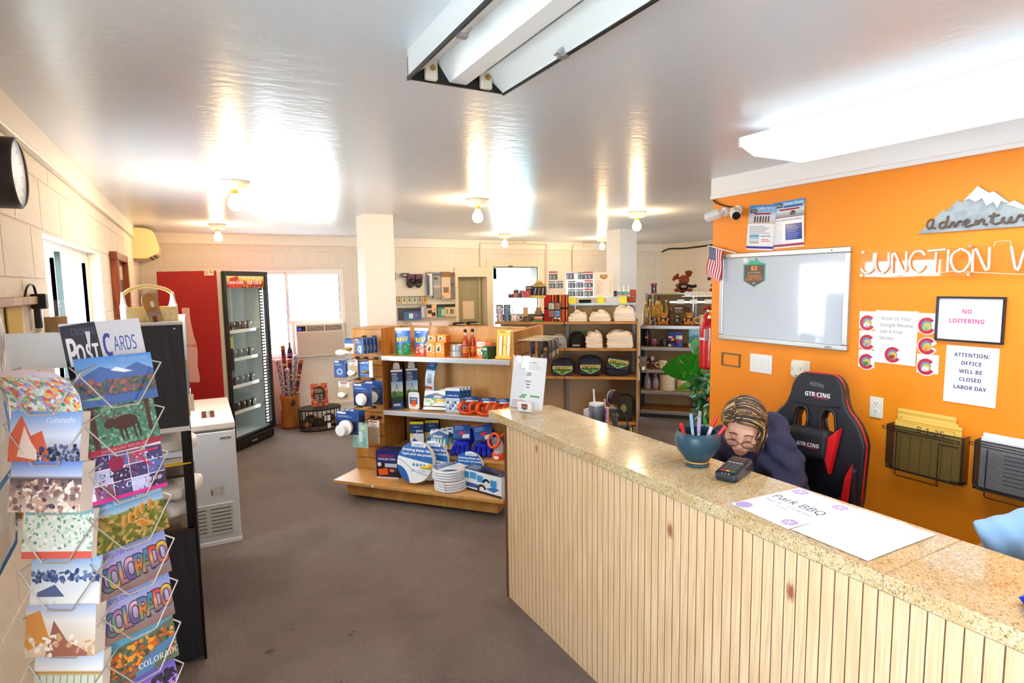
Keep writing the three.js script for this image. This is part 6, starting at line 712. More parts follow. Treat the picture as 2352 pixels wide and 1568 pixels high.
for (const [x, l] of [[0.5, 'sitting on the gift rack top beside the tin'], [0.93, 'half hidden by the orange wall']]) { const t = g2('plush_moose', 'brown plush moose in a dark jersey ' + l, 'plush toy', x, 1.631, -0.2, 0.25, 'plush moose'); put('body', [ball(0.07, 0, 0.07, -0.01, 1, 1.1, 0.9), ball(0.03, -0.08, 0.03, 0.05, 1.3, 0.8, 1.4, 10), ball(0.03, 0.08, 0.03, 0.05, 1.3, 0.8, 1.4, 10), ball(0.062, 0.01, 0.165, 0.02, 1.1, 0.95, 1), ball(0.046, 0.02, 0.15, 0.07, 1, 0.85, 1.1), ball(0.02, -0.07, 0.09, 0.03, 1.5, 1, 1, 10)], brownF, t); put('antlers', [ball(0.035, -0.085, 0.195, 0, 1.1, 0.8, 0.5), ball(0.02, -0.115, 0.17, 0, 1, 1, 0.6, 8), ball(0.02, -0.07, 0.225, 0, 1, 1, 0.6, 8), ball(0.04, 0.075, 0.24, 0, 0.9, 1.1, 0.5), ball(0.02, 0.045, 0.255, 0, 1, 1.2, 0.6, 8), ball(0.02, 0.1, 0.255, 0, 1, 1, 0.6, 8)], M(0x7a2f10, 0.98), t); put('jersey', [ball(0.073, 0, 0.075, 0, 1.02, 0.8, 0.95), tube([[0.05, 0.09, 0.03], [0.11, 0.075, 0.05], [0.16, 0.085, 0.05]], 0.02, 10, 8)], M(0x1a1c30, 0.9), t); put('chest_patch', [B(-0.03, 0.03, 0.08, 0.09, 0.067, 0.071), B(-0.03, 0.03, 0.065, 0.075, 0.07, 0.074)], M(0xd8a060, 0.7), t); }
const mapc = pr(80, 50, (g, w, h) => { fillR(g, '#ecdcc0', -1, -1, w + 2, h + 2); blobs(g, 26, 0, 0, w, h, 2, 5, ['#a86a4a', '#c89a70', '#7a5a48', '#d8b890']); });
for (let i = 0; i < 4; i++) r2('small_card_box', pbox(0.082, 0.052, 0.03, { e: i ? mapc : plain('#dfe2e4', 1) }, 0, 0.026, 0), pm(mapc, 0.5), ['white', 'first speckled', 'second speckled', 'third speckled'][i] + ' small card box in the row at the gift rack edge', 'box', 0.575 + i * 0.088, 1.589, -0.055, 0, 'small card boxes');
for (const [x, z, h, l] of [[0.04, -0.12, 0.3, 'nearest the rack end'], [0.08, -0.3, 0.33, 'behind the square jar'], [0.285, -0.3, 0.32, 'farther along by the camper sign']]) { const t = g2('decanter', 'amber glass decanter ' + l, 'decanter', x, 1.2155, z, 0, 'amber decanters'); put('glass', lathe([[0.001, 0], [0.036, 0], [0.04, 0.01], [0.04, h * 0.6], [0.02, h * 0.72], [0.016, h * 0.9], [0.001, h * 0.9]], 18), M(0xcaa85c, 0.1, 0, { transmission: 0.5, thickness: 0 }), t); put('stopper', ball(0.02, 0, h * 0.93, 0, 1, 1.1, 1, 10), M(0xd8c080, 0.15), t); }
{ const t = g2('candy_jar', 'large square glass jar of yellow sweets with dark stopper', 'jar', 0.185, 1.2155, -0.26); put('glass', B(-0.065, 0.065, 0, 0.26, -0.065, 0.065, 0.012), M(0xdcb85c, 0.12, 0, { map: grainMap() }), t); put('neck', cyl(0.04, 0.03, 0.05, 0, 0.26, 0), M(0xc8a860, 0.2), t); put('stopper', cyl(0.02, 0.018, 0.06, 0, 0.305, 0), M(0x5a2418, 0.5), t); }
function grainMap() { return tex(64, 64, (u, v) => mixc([0.7, 0.5, 0.16], [1, 0.92, 0.62], fbm(u, v, 10, 2, 3)), true, 6); }
{ const t = g2('pebble_mug', 'dark pebble patterned glass mug in front of the sweets jar', 'mug', 0.15, 1.2155, -0.045), a = pr(80, 60, (g, w, h) => { fillR(g, '#3a2c24', -1, -1, w + 2, h + 2); blobs(g, 60, 0, 0, w, h, 3, 7, ['#a8886a', '#6a5040', '#c8b090', '#2a1c18']); }); put('cup', paint(new THREE.CylinderGeometry(0.05, 0.046, 0.1, 20).translate(0, 0.05, 0), a), pm(a, 0.2), t); put('handle', tr(new THREE.TorusGeometry(0.03, 0.007, 8, 18), -0.055, 0.052, 0), M(0x7a6048, 0.3), t); }
for (const [x, c, l] of [[0.275, 0xc8822a, 'golden plush bear next to the pebble mug'], [0.445, 0x5a4630, 'dark brown plush bear in the middle'], [0.597, 0xcc8428, 'golden plush bear next to the fire extinguisher']]) { const t = g2('plush_bear', l, 'plush toy', x, 1.2205, -0.06, rr(-0.2, 0.2), 'plush bears'), f = furB(c); put('body', [ball(0.052, 0, 0.045, 0, 1, 0.95, 0.85), ball(0.04, 0, 0.118, 0.01), ball(0.014, -0.034, 0.15, 0.005, 1, 1, 0.6, 8), ball(0.014, 0.034, 0.15, 0.005, 1, 1, 0.6, 8), ball(0.022, -0.042, 0.018, 0.035, 1, 0.8, 1.3, 8), ball(0.022, 0.042, 0.018, 0.035, 1, 0.8, 1.3, 8), ball(0.018, -0.055, 0.065, 0.02, 1, 1.4, 1, 8), ball(0.018, 0.055, 0.065, 0.02, 1, 1.4, 1, 8)], f, t); put('muzzle', ball(0.018, 0, 0.11, 0.045, 1, 0.8, 0.8, 8), M(0xd8b070, 0.95), t); put('face', [ball(0.005, -0.015, 0.128, 0.046, 1, 1, 1, 6), ball(0.005, 0.015, 0.128, 0.046, 1, 1, 1, 6), ball(0.006, 0, 0.117, 0.06, 1.2, 0.8, 0.8, 6)], MT.black, t); put('shirt', ball(0.05, 0, 0.06, 0.004, 1, 0.6, 0.9), M(0x1a2040, 0.9), t); put('flag_patch', [B(-0.018, 0.018, 0.066, 0.074, 0.046, 0.05), B(-0.018, 0.018, 0.05, 0.058, 0.045, 0.05)], M(0xe0c0b0, 0.7), t); }
{ const a = pr(150, 60, (g, w, h) => { fillR(g, '#4a3020', -1, -1, w + 2, h + 2); T(g, 'HOME', w * 0.45, h * 0.36, 20, '#f0e0c8'); lines(g, w * 0.25, h * 0.62, w * 0.5, 2, 9, '#c8a888', 4); g.fillStyle = '#b86a2a'; g.beginPath(); g.arc(w * 0.1, h * 0.45, 10, 0, 7); g.fill(); }); const t = r2('camper_sign', paint(planar(ext(shape([[-0.13, 0.02], [-0.12, 0.09], [-0.06, 0.095], [-0.05, 0.115], [0.03, 0.115], [0.06, 0.095], [0.12, 0.085], [0.13, 0.04], [0.12, 0], [-0.12, 0]]), 0.012, 0.001)), a), pm(a, 0.6), 'brown camper shaped wooden sign behind the plush bears', 'sign', 0.46, 1.35, -0.28); }
r2('sign_block', B(-0.12, 0.12, 0, 0.134, -0.03, 0.03), M(0x7a5a3a, 0.7), 'wooden block under the camper sign', 'block', 0.46, 1.2155, -0.28);
const spm = pr(90, 60, (g, w, h) => { fillR(g, '#e8d4b0', -1, -1, w + 2, h + 2); blobs(g, 34, 0, 0, w, h, 2, 4, ['#b8442a', '#8a5a3a', '#c88a50', '#5a4030']); });
function mug2(x, y, z, r, h, label, a = spm, group) { const t = g2('gift_mug', label, 'mug', x, y, z, 0.3, group); put('cup', paint(lathe([[0.001, 0.001], [r * 0.92, 0], [r, 0.01], [r, h], [r * 0.93, h], [r * 0.9, 0.015], [0.001, 0.012]], 20), a), pm(a, 0.3), t); put('handle', tr(new THREE.TorusGeometry(h * 0.3, 0.006, 8, 16), -r - h * 0.14, h * 0.5, 0), M(0xe8d4b0, 0.3), t); return t; }
mug2(0.66, 1.2155, -0.2, 0.042, 0.09, 'cream speckled mug behind the golden bear', spm, 'speckled mugs'); mug2(0.76, 1.2155, -0.1, 0.05, 0.13, 'large cream speckled mug beside the fire extinguisher', spm, 'speckled mugs');
mug2(0.27, 0.6405, -0.1, 0.05, 0.105, 'cream printed mug on the third gift shelf by the labelled glasses', spm, 'speckled mugs'); mug2(0.405, 0.6405, -0.1, 0.05, 0.105, 'cream printed mug on the third gift shelf by the leaf', spm, 'speckled mugs');
for (const [x, l] of [[0.06, 'at the rack end'], [0.148, 'next to the printed mug']]) { const t = g2('pint_glass', 'clear glass with flag band ' + l, 'glass', x, 0.6405, -0.09, 0, 'labelled glasses'); put('glass', lathe([[0.001, 0.002], [0.03, 0], [0.042, 0.15], [0.04, 0.15], [0.028, 0.008], [0.001, 0.008]], 20), MT.glass, t); put('band', cyl(0.0365, 0.0395, 0.04, 0, 0.055, 0, 20), M(0x2a2c44, 0.4), t); put('stripe', cyl(0.0384, 0.0392, 0.012, 0, 0.07, 0, 20), M(0xd85a38, 0.4), t); }
{ const t = g2('pint_glass', 'clear glass with small printed marks beside the big leaf', 'glass', 0.5, 0.6405, -0.09); put('glass', lathe([[0.001, 0.002], [0.032, 0], [0.042, 0.17], [0.04, 0.17], [0.03, 0.008], [0.001, 0.008]], 20), MT.glass, t); put('marks', [B(-0.02, 0.0, 0.06, 0.08, 0.036, 0.038), B(0.005, 0.02, 0.09, 0.11, 0.037, 0.039)], M(0xc8b090, 0.6), t); }
{ const t = g2('black_bottle', 'tall black bottle with orange flag mark on the second gift shelf', 'bottle', 0.06, 0.9355, -0.1); put('body', lathe([[0.001, 0], [0.033, 0], [0.034, 0.15], [0.024, 0.18], [0.02, 0.23], [0.001, 0.23]], 20), MT.black, t); put('flag_mark', B(-0.018, 0.018, 0.1, 0.125, 0.03, 0.0355), M(0xd88a50, 0.5), t); }
{ const t = g2('ornament_mug', 'red diamond patterned mug on the second gift shelf', 'mug', 0.157, 0.9355, -0.1), a = pr(60, 60, (g, w, h) => { fillR(g, '#5a2230', -1, -1, w + 2, h + 2); for (let i = 0; i < 36; i++) { g.fillStyle = i % 2 ? '#c8a0a0' : '#8a4a58'; g.save(); g.translate((i % 6) * 10 + 5, Math.floor(i / 6) * 10 + 5); g.rotate(0.78); g.fillRect(-3, -3, 6, 6); g.restore(); } }); put('cup', paint(lathe([[0.001, 0], [0.03, 0], [0.04, 0.04], [0.038, 0.09], [0.03, 0.11], [0.001, 0.11]], 18), a), pm(a, 0.4), t); }
r2('dark_jar', [cyl(0.042, 0.045, 0.085, 0, 0, 0), cyl(0.03, 0.03, 0.02, 0, 0.085, 0)], M(0x2a1c20, 0.35), 'dark round jar on the second gift shelf', 'jar', 0.276, 0.9355, -0.1);
const sk = [pr(50, 90, (g, w, h) => { fillR(g, '#28408c', -1, -1, w + 2, h + 2); g.fillStyle = '#b83a2c'; g.beginPath(); g.arc(w * 0.6, h * 0.5, 16, 0, 7); g.fill(); g.fillStyle = '#e8b030'; g.beginPath(); g.arc(w * 0.62, h * 0.54, 8, 0, 7); g.fill(); fillR(g, '#e8dcd0', 0, h * 0.3, w * 0.5, h * 0.1); fillR(g, '#1a1a2a', 0, h * 0.6, w, h * 0.16); fillR(g, '#d8cac0', 0, h * 0.84, w * 0.4, h * 0.16); }), pr(50, 90, (g, w, h) => { fillR(g, '#3a52a8', -1, -1, w + 2, h + 2); fillR(g, '#e8ddd4', 0, h * 0.24, w, h * 0.26); fillR(g, '#b8382c', 0, h * 0.56, w * 0.7, h * 0.2); })];
for (let i = 0; i < 2; i++) r2('sock_pair', pillow(0.085, 0.19, 0.03, sk[i]), pm(sk[i], 0.9), ['blue sock pair with red circle badge', 'blue and white sock pair with red block'][i], 'socks', 0.38 + i * 0.09, 0.936, -0.08, 0.15 - i * 0.3, 'flag socks');
{ const a = pr(100, 110, (g, w, h) => { fillR(g, '#7ac0dc', -1, -1, w + 2, h + 2); T(g, 'ENGLISH', w / 2, h * 0.1, 16, '#e8f4f8'); T(g, 'IS HARD', w / 2, h * 0.26, 16, '#e8f4f8'); fillR(g, '#3a88c0', 0, h * 0.45, w, h * 0.55); blobs(g, 30, 0, h * 0.45, w, h * 0.5, 2, 4, ['#c83a4a', '#a8d8e8', '#20406a']); }); const t = g2('blue_book', 'blue book standing on a small lettered block', 'book', 0.665, 0.9355, -0.12); put('cover', pbox(0.15, 0.185, 0.02, { f: a, e: plain('#e8e4dc', 1) }, 0, 0.135, -0.01), pm(a, 0.3), t); put('block', pbox(0.11, 0.042, 0.05, { e: mapc }, -0.02, 0.021, 0.0), pm(mapc, 0.5), t); }
for (const [x, c, l] of [[0.075, 0x8a2438, 'at the rack end'], [0.178, 0xb02a3c, 'next to the printed tins']]) { const t = g2('gift_bag', 'clear bag of red and dark sweets ' + l, 'bag', x, 0.3625, -0.1, 0, 'sweet bags'); put('contents', ball(0.04, 0, 0.07, 0, 0.95, 1.5, 0.7, 14), M(c, 0.3), t); put('dark_part', ball(0.03, 0.012, 0.09, 0.012, 0.8, 1.4, 0.7, 10), M(0x2a1c24, 0.4), t); put('wrap', lathe([[0.043, 0.0], [0.047, 0.07], [0.04, 0.15], [0.01, 0.17], [0.035, 0.21]], 14), M(0xf0e8ec, 0.1, 0, { transmission: 0.8, thickness: 0 }), t); }
{ const a = pr(180, 90, (g, w, h) => { fillR(g, '#e4cfa4', -1, -1, w + 2, h + 2); for (let i = 0; i < 3; i++) { poly(g, ['#9a98a0', '#b8303a', '#8a7a70'][i], [[0, h * (0.12 + i * 0.33)], [w * 0.5, h * (0.18 + i * 0.33)], [w, h * (0.1 + i * 0.33)], [w, h * (0.18 + i * 0.33)], [0, h * (0.24 + i * 0.33)]]); fillR(g, '#8a6a4a', 0, h * (0.32 + i * 0.33), w, 2); } }); for (const [x, r, n, l] of [[0.33, 0.103, 3, 'stack of three printed cream tins'], [0.525, 0.075, 3, 'smaller stack of printed tins behind the leaves']]) { const t = g2('tin_stack', l, 'tins', x, 0.3625, -0.12, 0, 'printed tins'); for (let i = 0; i < n; i++) put('tin', paint(new THREE.CylinderGeometry(r, r, 0.068, 26).rotateY(i).translate(0, 0.0345 + i * 0.07, 0), a), pm(a, 0.45), t); } }
// --- pegboard
{
  const t = thing('pegboard', 'cream pegboard panel on the back wall hung with small goods', 'pegboard', [2.2, 1.1, ZB + 0.002]);
  const holes = tex(64, 64, (u, v) => { const d = Math.hypot(u - 0.5, v - 0.5); return d < 0.13 ? [0.42, 0.34, 0.24] : [0.95, 0.91, 0.83]; }, true, 1 / 0.0254);
  put('board', B(0, 1.178, 0, 1.19, 0, 0.018), M(0xffffff, 0.6, 0, { map: holes }), t); put('batten', [B(0, 1.178, 1.19, 1.2, 0, 0.022), B(1.178, 1.186, 0, 1.2, 0, 0.022)], trimPaint, t);
}
const peg = (label, x0, y0, x1, y1, draw, d = 0.02, group = 'goods on the pegboard') => { const w = x1 - x0, h = y1 - y0, a = pr(Math.max(24, w * 330), Math.max(24, h * 330), draw), t = thing('pegged_pack', label, 'pack', [x0, y0, ZB + 0.06], 0, group); put('pack', pbox(w, h, d, { f: a, e: plain('#7a6a5a', 1) }, w / 2, h / 2, 0), pm(a, 0.4), t); put('hook', tube([[w / 2, h - 0.005, -0.04], [w / 2, h - 0.005, d / 2 + 0.01], [w / 2, h + 0.006, d / 2 + 0.016]], 0.0025, 6, 5, false), MT.steel, t); return t; };
const pk = (bg, ...cs) => (g, w, h) => { fillR(g, bg, -1, -1, w + 2, h + 2); cs.forEach(([c, x, y, a, b]) => fillR(g, c, w * x, h * y, w * a, h * b)); };
peg('small plum pack at the pegboard edge behind the column', 2.42, 1.84, 2.49, 1.96, pk('#5a2a3c', ['#d8c8b8', 0.2, 0.3, 0.6, 0.2])); peg('flat plum header pack beside the cable coils', 2.57, 1.88, 2.69, 1.945, pk('#4a2434', ['#e0d0c0', 0.3, 0.3, 0.4, 0.3]));
for (const [x, l] of [[2.705, 'nearer the column'], [2.825, 'farther from the column']]) { const t = thing('cable_coil', 'coiled dark cable with plum band on the pegboard, ' + l, 'cable', [x, 1.83, ZB + 0.07], 0, 'cable coils'); put('coil', [0, 1, 2, 3].map((i) => new THREE.TorusGeometry(0.062 - i * 0.006, 0.008, 7, 28).scale(0.85, 1.1, 1).translate(0, -0.02, i * 0.012 - 0.02)), M(0x3a3230, 0.5), t); put('band', B(-0.055, 0.055, 0.02, 0.1, -0.03, 0.03, 0.01), M(0x5a2a48, 0.5), t); put('plug', ball(0.035, 0.01, 0.0, 0.04, 1, 1.2, 0.7, 10), MT.black, t); }
peg('tall blue and white pole pack on the pegboard', 2.955, 1.62, 3.03, 1.96, pk('#e8e0d4', ['#1f5aa0', 0.0, 0.14, 0.4, 0.84], ['#6a3a3a', 0.1, 0.02, 0.8, 0.05]), 0.03); peg('tall grey printed hose pack on the pegboard', 3.035, 1.585, 3.155, 1.955, pk('#9a9a98', ['#4a5a70', 0, 0.04, 1, 0.1], ['#2a2c30', 0.1, 0.2, 0.5, 0.08], ['#c8c0b8', 0, 0.5, 1, 0.1]), 0.05); peg('peach printed kit bag on the pegboard', 3.16, 1.575, 3.3, 1.96, pk('#f0c49c', ['#8a5a2a', 0.0, 0, 1, 0.2], ['#c8e0e0', 0.1, 0.42, 0.8, 0.06], ['#8a6a50', 0.2, 0.58, 0.6, 0.2], ['#2a2a2a', 0.1, 0.9, 0.1, 0.05]), 0.06); peg('grey kit bag beside the closet door frame', 3.3, 1.565, 3.378, 1.95, pk('#7a746c', ['#6a4a2a', 0, 0, 1, 0.16], ['#2a2a2a', 0.3, 0.4, 0.3, 0.1]), 0.05);
for (let i = 0; i < 6; i++) peg(['first', 'second', 'third', 'fourth', 'fifth', 'sixth'][i] + ' small cream pack from the column in the pegboard middle row', 2.49 + i * 0.077, 1.51, 2.562 + i * 0.077, 1.62, pk(['#d8b46a', '#d8d0b0', '#cfc8a8', '#d0ccb4', '#b8b098', '#e0a83a'][i], ['#7a7060', 0.3, 0.3, 0.4, 0.4], ['#4a6a4a', 0.1, 0.05, 0.8, 0.12]));
peg('slim black pack at the low pegboard edge', 2.51, 1.28, 2.567, 1.46, pk('#141414', ['#3a3a3a', 0.2, 0.2, 0.6, 0.1])); peg('blue boxed set low on the pegboard', 2.585, 1.28, 2.835, 1.455, pk('#2a5a94', ['#2c1c18', 0, 0, 1, 0.3], ['#d8e0e8', 0.3, 0.45, 0.25, 0.4], ['#b84a50', 0.62, 0.5, 0.2, 0.2]), 0.04); peg('grey clear bag low on the pegboard', 2.84, 1.3, 2.925, 1.48, pk('#a8a8ac', ['#d8d8dc', 0.2, 0.1, 0.3, 0.8]), 0.04); peg('peach pack with black fittings low on the pegboard', 2.93, 1.31, 3.08, 1.49, pk('#f0c898', ['#241c18', 0, 0, 0.5, 0.28], ['#3a302c', 0.12, 0.42, 0.4, 0.3], ['#3a302c', 0.5, 0.62, 0.4, 0.3], ['#e08a3a', 0.7, 0.34, 0.2, 0.15]), 0.03); peg('teal and peach pack low on the pegboard', 3.095, 1.31, 3.2, 1.49, pk('#3a9a90', ['#1c1c1c', 0, 0, 1, 0.24], ['#e8d0a8', 0.6, 0.4, 0.4, 0.5]), 0.03); peg('peach pack with grey part beside the closet frame', 3.205, 1.31, 3.375, 1.49, pk('#eac898', ['#1c1c1c', 0, 0, 1, 0.24], ['#5aa8a0', 0.15, 0.4, 0.14, 0.4], ['#7a7874', 0.5, 0.4, 0.34, 0.4]), 0.03);
{ const t = thing('stock_shelf', 'low wooden shelf below the pegboard holding white cartons', 'shelf', [2.5, 0, ZB + 0.03]); put('board', B(0, 1.2, 1.16, 1.185, 0, 0.34), pine, t); put('leg', B(0.02, 0.05, 0, 1.16, 0.28, 0.31), pine, t); put('leg', B(1.15, 1.18, 0, 1.16, 0.28, 0.31), pine, t); put('back_rail', B(0, 1.2, 1.0, 1.16, 0, 0.02), pine, t);
  solo('white_carton', B(-0.13, 0.13, 0, 0.07, -0.1, 0.1, 0.002), M(0xf0e8e4, 0.6), 'flat white carton below the pegboard, nearer the column', 'box', [2.76, 1.186, ZB + 0.2], 0, 'white cartons'); solo('white_carton', B(-0.13, 0.13, 0, 0.07, -0.1, 0.1, 0.002), M(0xeee6e0, 0.6), 'flat white carton below the pegboard, nearer the closet', 'box', [3.04, 1.186, ZB + 0.2], 0, 'white cartons');
  for (const [x, l] of [[3.36, 'nearer the cartons'], [3.58, 'nearer the doorway']]) { const q = thing('sun_visor', 'black and white sun visor on the stock shelf, ' + l, 'cap', [x, 1.186, ZB + 0.22], 0, 'sun visors'); put('band', tr(new THREE.TorusGeometry(0.075, 0.018, 8, 22), 0, 0.022, 0, PI / 2), MT.black, q); put('brim', tr(ext(shape([[-0.07, 0], [-0.08, 0.08, 0, 0.085], [0.08, 0.08, 0.07, 0]]), 0.006, 0.001), 0, 0.02, 0.05, PI / 2), MT.white, q); } }
// conduits and cable
const pipe = M(0xeadcc0, 0.45);
solo('wall_conduit', [tube([[3.82, 2.04, 0.02], [3.82, 2.37, 0.02], [3.84, 2.385, 0.02], [4.98, 2.385, 0.02], [5.0, 2.37, 0.02], [5.0, 1.3, 0.02]], 0.011, 12, 8, false)], pipe, 'painted conduit framing the wall above the porch doorway', 'conduit', [0, 0, ZB + 0.022]);
{ const t = thing('alarm_bracket', 'small wire light bracket on the conduit above the doorway', 'bracket', [4.4, 2.385, ZB + 0.045]); put('arm', [rod([0, 0, 0], [0, 0.04, 0.02], 0.006), tube([[-0.06, 0.0, 0], [0, -0.012, 0.03], [0.06, 0.0, 0]], 0.003, 10, 5)], pipe, t); put('cup', cyl(0.02, 0.028, 0.03, 0.2, 0.0, 0.0), pipe, t); }
solo('wall_conduit', [tube([[5.5, 1.2, 0.02], [5.5, 2.37, 0.02], [5.53, 2.395, 0.02], [5.7, 2.4, 0.02]], 0.012, 12, 8, false)], pipe, 'vertical painted conduit bending to a small box near the ceiling', 'conduit', [0, 0, ZB + 0.022]); solo('junction_box', B(5.7, 5.85, 2.36, 2.42, 0.02, 0.07, 0.006), pipe, 'small painted junction box at the conduit end', 'junction box', [0, 0, ZB + 0.01]);
solo('black_cable', tube([[XR - 0.02, 2.3, -7.95], [XR - 0.02, 2.34, -7.8], [XR - 0.02, 2.33, -7.4], [XR - 0.02, 2.355, -6.6], [XR - 0.02, 2.36, -5.6], [XR - 0.02, 2.38, -4.6]], 0.014, 40, 7), MT.black, 'black cable clipped along the top of the far block wall', 'cable');
// ---------------------------------------------------------------- reception counter
const pq = (w, h, f) => art(w, h, f, 1);
const YT = 1.06;
{
  const t = thing('reception_counter', 'long reception counter with beadboard front and speckled granite tile top', 'counter');
  const mk = (s, knot) => M(0xffffff, 0.55, 0, { map: tex(64, 1024, (u, v) => { const w = fbm(u, v, 2, 2, s, 5) * 0.5, l = vn((u + w) * 7, v * 6, 7, 6, s) * 0.5 + fbm(u + w * 0.3, v, 16, 2, s + 1, 10) * 0.5; let c = mixc([0.965, 0.85, 0.69], [0.87, 0.71, 0.53], Math.max(0, l * 1.5 - 0.3)); for (const [y, r] of knot) { const q = Math.hypot((u - 0.55) * 0.5, (v - y) * 7) / r + fbm(u, v, 8, 2, 2, 60) * 0.5; if (q < 1.05) c = mixc(c, [0.62, 0.38, 0.28], Math.min(1, (1.05 - q) * 2)); } return c; }, true, 1 / 0.0379, 1 / 1.02) });
  const mats = [mk(0, []), mk(1, []), mk(2, []), mk(3, []), mk(1, [[0.86, 0.3]]), mk(2, [[0.93, 0.22]])];
  const bead = []; for (let i = 0; i < 6; i++) { const s = shape([[-0.0172, 0], [0.0172, 0], [0.0172, 0.007], [0.0172, 0.0095, 0.0148, 0.0095], [0.0128, 0.0095, 0.0125, 0.0072], [0.0118, 0.0095], [-0.0148, 0.0095], [-0.0172, 0.0095, -0.0172, 0.007]]); const g = new THREE.ExtrudeGeometry(s, { depth: 1.015, bevelEnabled: false, curveSegments: 2 }).rotateX(-PI / 2); bead.push(uvm(g.translate(0.0189 , 0, 0), 0, 0).translate(-0.0189, 0, 0)); }
  const n = 90, z0 = -2.802;
  for (let i = 0; i < n; i++) { const z = z0 + 0.019 + i * 0.0379, k = i === 46 ? 4 : i === 8 || i === 72 ? 5 : i === 33 ? 4 : (i * 7 + ((i * i) % 5)) % 4; const o = put('bead_plank', bead[i % 6], mats[k], t); o.position.set(1.4825, 0, z); o.rotation.y = -PI / 2; }
  const inner = wood(0xcfa877, 0xb08450, 1, 0.6);
  put('carcass', [B(1.483, 1.6, 0, 1.014, z0, z0 + n * 0.0379), B(1.473, 1.483, 0, 1.014, z0 - 0.012, z0)], M(0x6b4a2c, 0.7), t);
  const granite = M(0xffffff, 0.13, 0, { clearcoat: 0.35, clearcoatRoughness: 0.08, map: tex(1024, 1024, (u, v, x, y) => { const big = fbm(u, v, 6, 3, 0), mid = fbm(u, v, 70, 2, 1), fine = vn(x * 0.25, y * 0.25, 256, 256, 2); let c = mixc([0.86, 0.78, 0.61], [0.78, 0.65, 0.44], Math.min(1, Math.max(0, big * 1.9 - 0.45))); c = mixc(c, [0.88, 0.82, 0.70], Math.max(0, mid - 0.5) * 1.6); if (fine > 0.68) c = mixc(c, [0.42, 0.33, 0.22], (fine - 0.68) * 2.4); if (fine < 0.28) c = mixc(c, [0.96, 0.94, 0.9], (0.28 - fine) * 2.6); const d = vn(x * 0.125, y * 0.125, 128, 128, 3); if (d > 0.86) c = mixc(c, [0.3, 0.25, 0.2], (d - 0.86) * 5); return c; }, true, 1.25) });
  const seam = []; for (let z = -0.768 - 0.3135 * 6; z < 0.6; z += 0.3135) seam.push(z); const ends = [-2.965, ...seam.filter((z) => z > -2.9), 0.62];
  ends.slice(1).forEach((z, i) => { const g = B(1.452, 1.832, 1.016, YT, ends[i] + 0.0006, z - 0.0006, 0.003); if (!i) { const p = g.attributes.position; for (let k = 0; k < p.count; k++) if (p.getZ(k) < -2.8) p.setZ(k, p.getZ(k) + (p.getX(k) - 1.452) * 0.19); } put('granite_tile', g, granite, t); });
  put('grout', B(1.455, 1.829, 1.014, 1.055, -2.88, 0.6), M(0x9a8a70, 0.8), t);
  const d = thing('work_desk', 'wooden work desk behind the reception counter', 'desk', [0, 0, 0]);
  put('desk_top', B(1.605, 2.13, 0.72, 0.745, -2.8, 0.5, 0.003), inner, d); for (const z of [-2.75, -1.1, 0.4]) put('leg', B(2.06, 2.12, 0, 0.72, z, z + 0.05), inner, d);
}
// acrylic sign with card pocket
{
  const t = thing('acrylic_sign', 'slanted acrylic sign holder with printed notice at the counter end', 'sign holder', [1.642, YT, -2.863], -1.084);
  const a = pq(210, 280, (g, w, h) => { fillR(g, '#eef1f6', -1, -1, w + 2, h + 2); T(g, 'Payment WIFI', w * 0.5, h * 0.1, 13, '#8a929c'); for (let i = 0; i < 3; i++) fillR(g, '#c2c8d0', w * (0.16 + i * 0.02), h * (0.15 + i * 0.035), w * 0.66, 3); fillR(g, '#d8524a', w * 0.44, h * 0.3, w * 0.14, h * 0.025); fillR(g, '#5aa8a0', w * 0.44, h * 0.335, w * 0.14, h * 0.03); for (let i = 0; i < 3; i++) fillR(g, '#4a78b4', w * (0.42 + i * 0.025), h * (0.46 + i * 0.06), w * (0.16 - i * 0.04), 7); for (const [x, y, q] of [[0.34, 0.73, 0.16], [0.6, 0.74, 0.28], [0.28, 0.77, 0.18]]) fillR(g, '#3fa864', w * x, h * y, w * q, 9); for (let i = 0; i < 5; i++) fillR(g, i < 2 ? '#d8a0a0' : '#b8b4bc', w * 0.06, h * (0.85 + i * 0.026), w * 0.4, 4); });
  const q = new THREE.Group(); q.name = 'panel'; t.add(q); q.rotation.x = -0.2; put('notice', pbox(0.225, 0.295, 0.0012, { f: a, e: plain('#eef1f6', 1) }, 0, 0.155, 0), pm(a, 0.5), q); put('acrylic_sheet', [B(-0.117, 0.117, 0.002, 0.31, 0.002, 0.0045)], MT.acrylic, q);
  put('acrylic_foot', [B(-0.117, 0.117, 0, 0.003, -0.03, 0.075)], MT.acrylic, t);
  put('card_pocket', [B(-0.06, 0.105, 0.003, 0.04, 0.07, 0.0715), B(-0.06, 0.105, 0.001, 0.004, 0.03, 0.0715), B(-0.06, -0.0585, 0.003, 0.06, 0.03, 0.07), B(0.1035, 0.105, 0.003, 0.06, 0.03, 0.07)], MT.acrylic, t);
  const c = pq(110, 60, (g, w, h) => { fillR(g, '#f6f6f8', -1, -1, w + 2, h + 2); poly(g, '#5a4a58', [[w * 0.3, h * 0.2], [w * 0.74, h * 0.2], [w * 0.74, h * 0.7], [w * 0.52, h * 0.88], [w * 0.3, h * 0.7]]); fillR(g, '#e0783a', w * 0.36, h * 0.4, w * 0.32, h * 0.2); });
  const cs = solo('business_cards', pbox(0.09, 0.052, 0.012, { f: c, e: plain('#f2f2f2', 1) }, 0, 0.026, 0), pm(c, 0.4), 'stack of business cards with badge in the acrylic pocket', 'cards', [1.642 + 0.468 * 0.03 - 0.884 * 0.055, YT + 0.005, -2.863 + 0.884 * 0.03 + 0.468 * 0.055], -1.084);
}
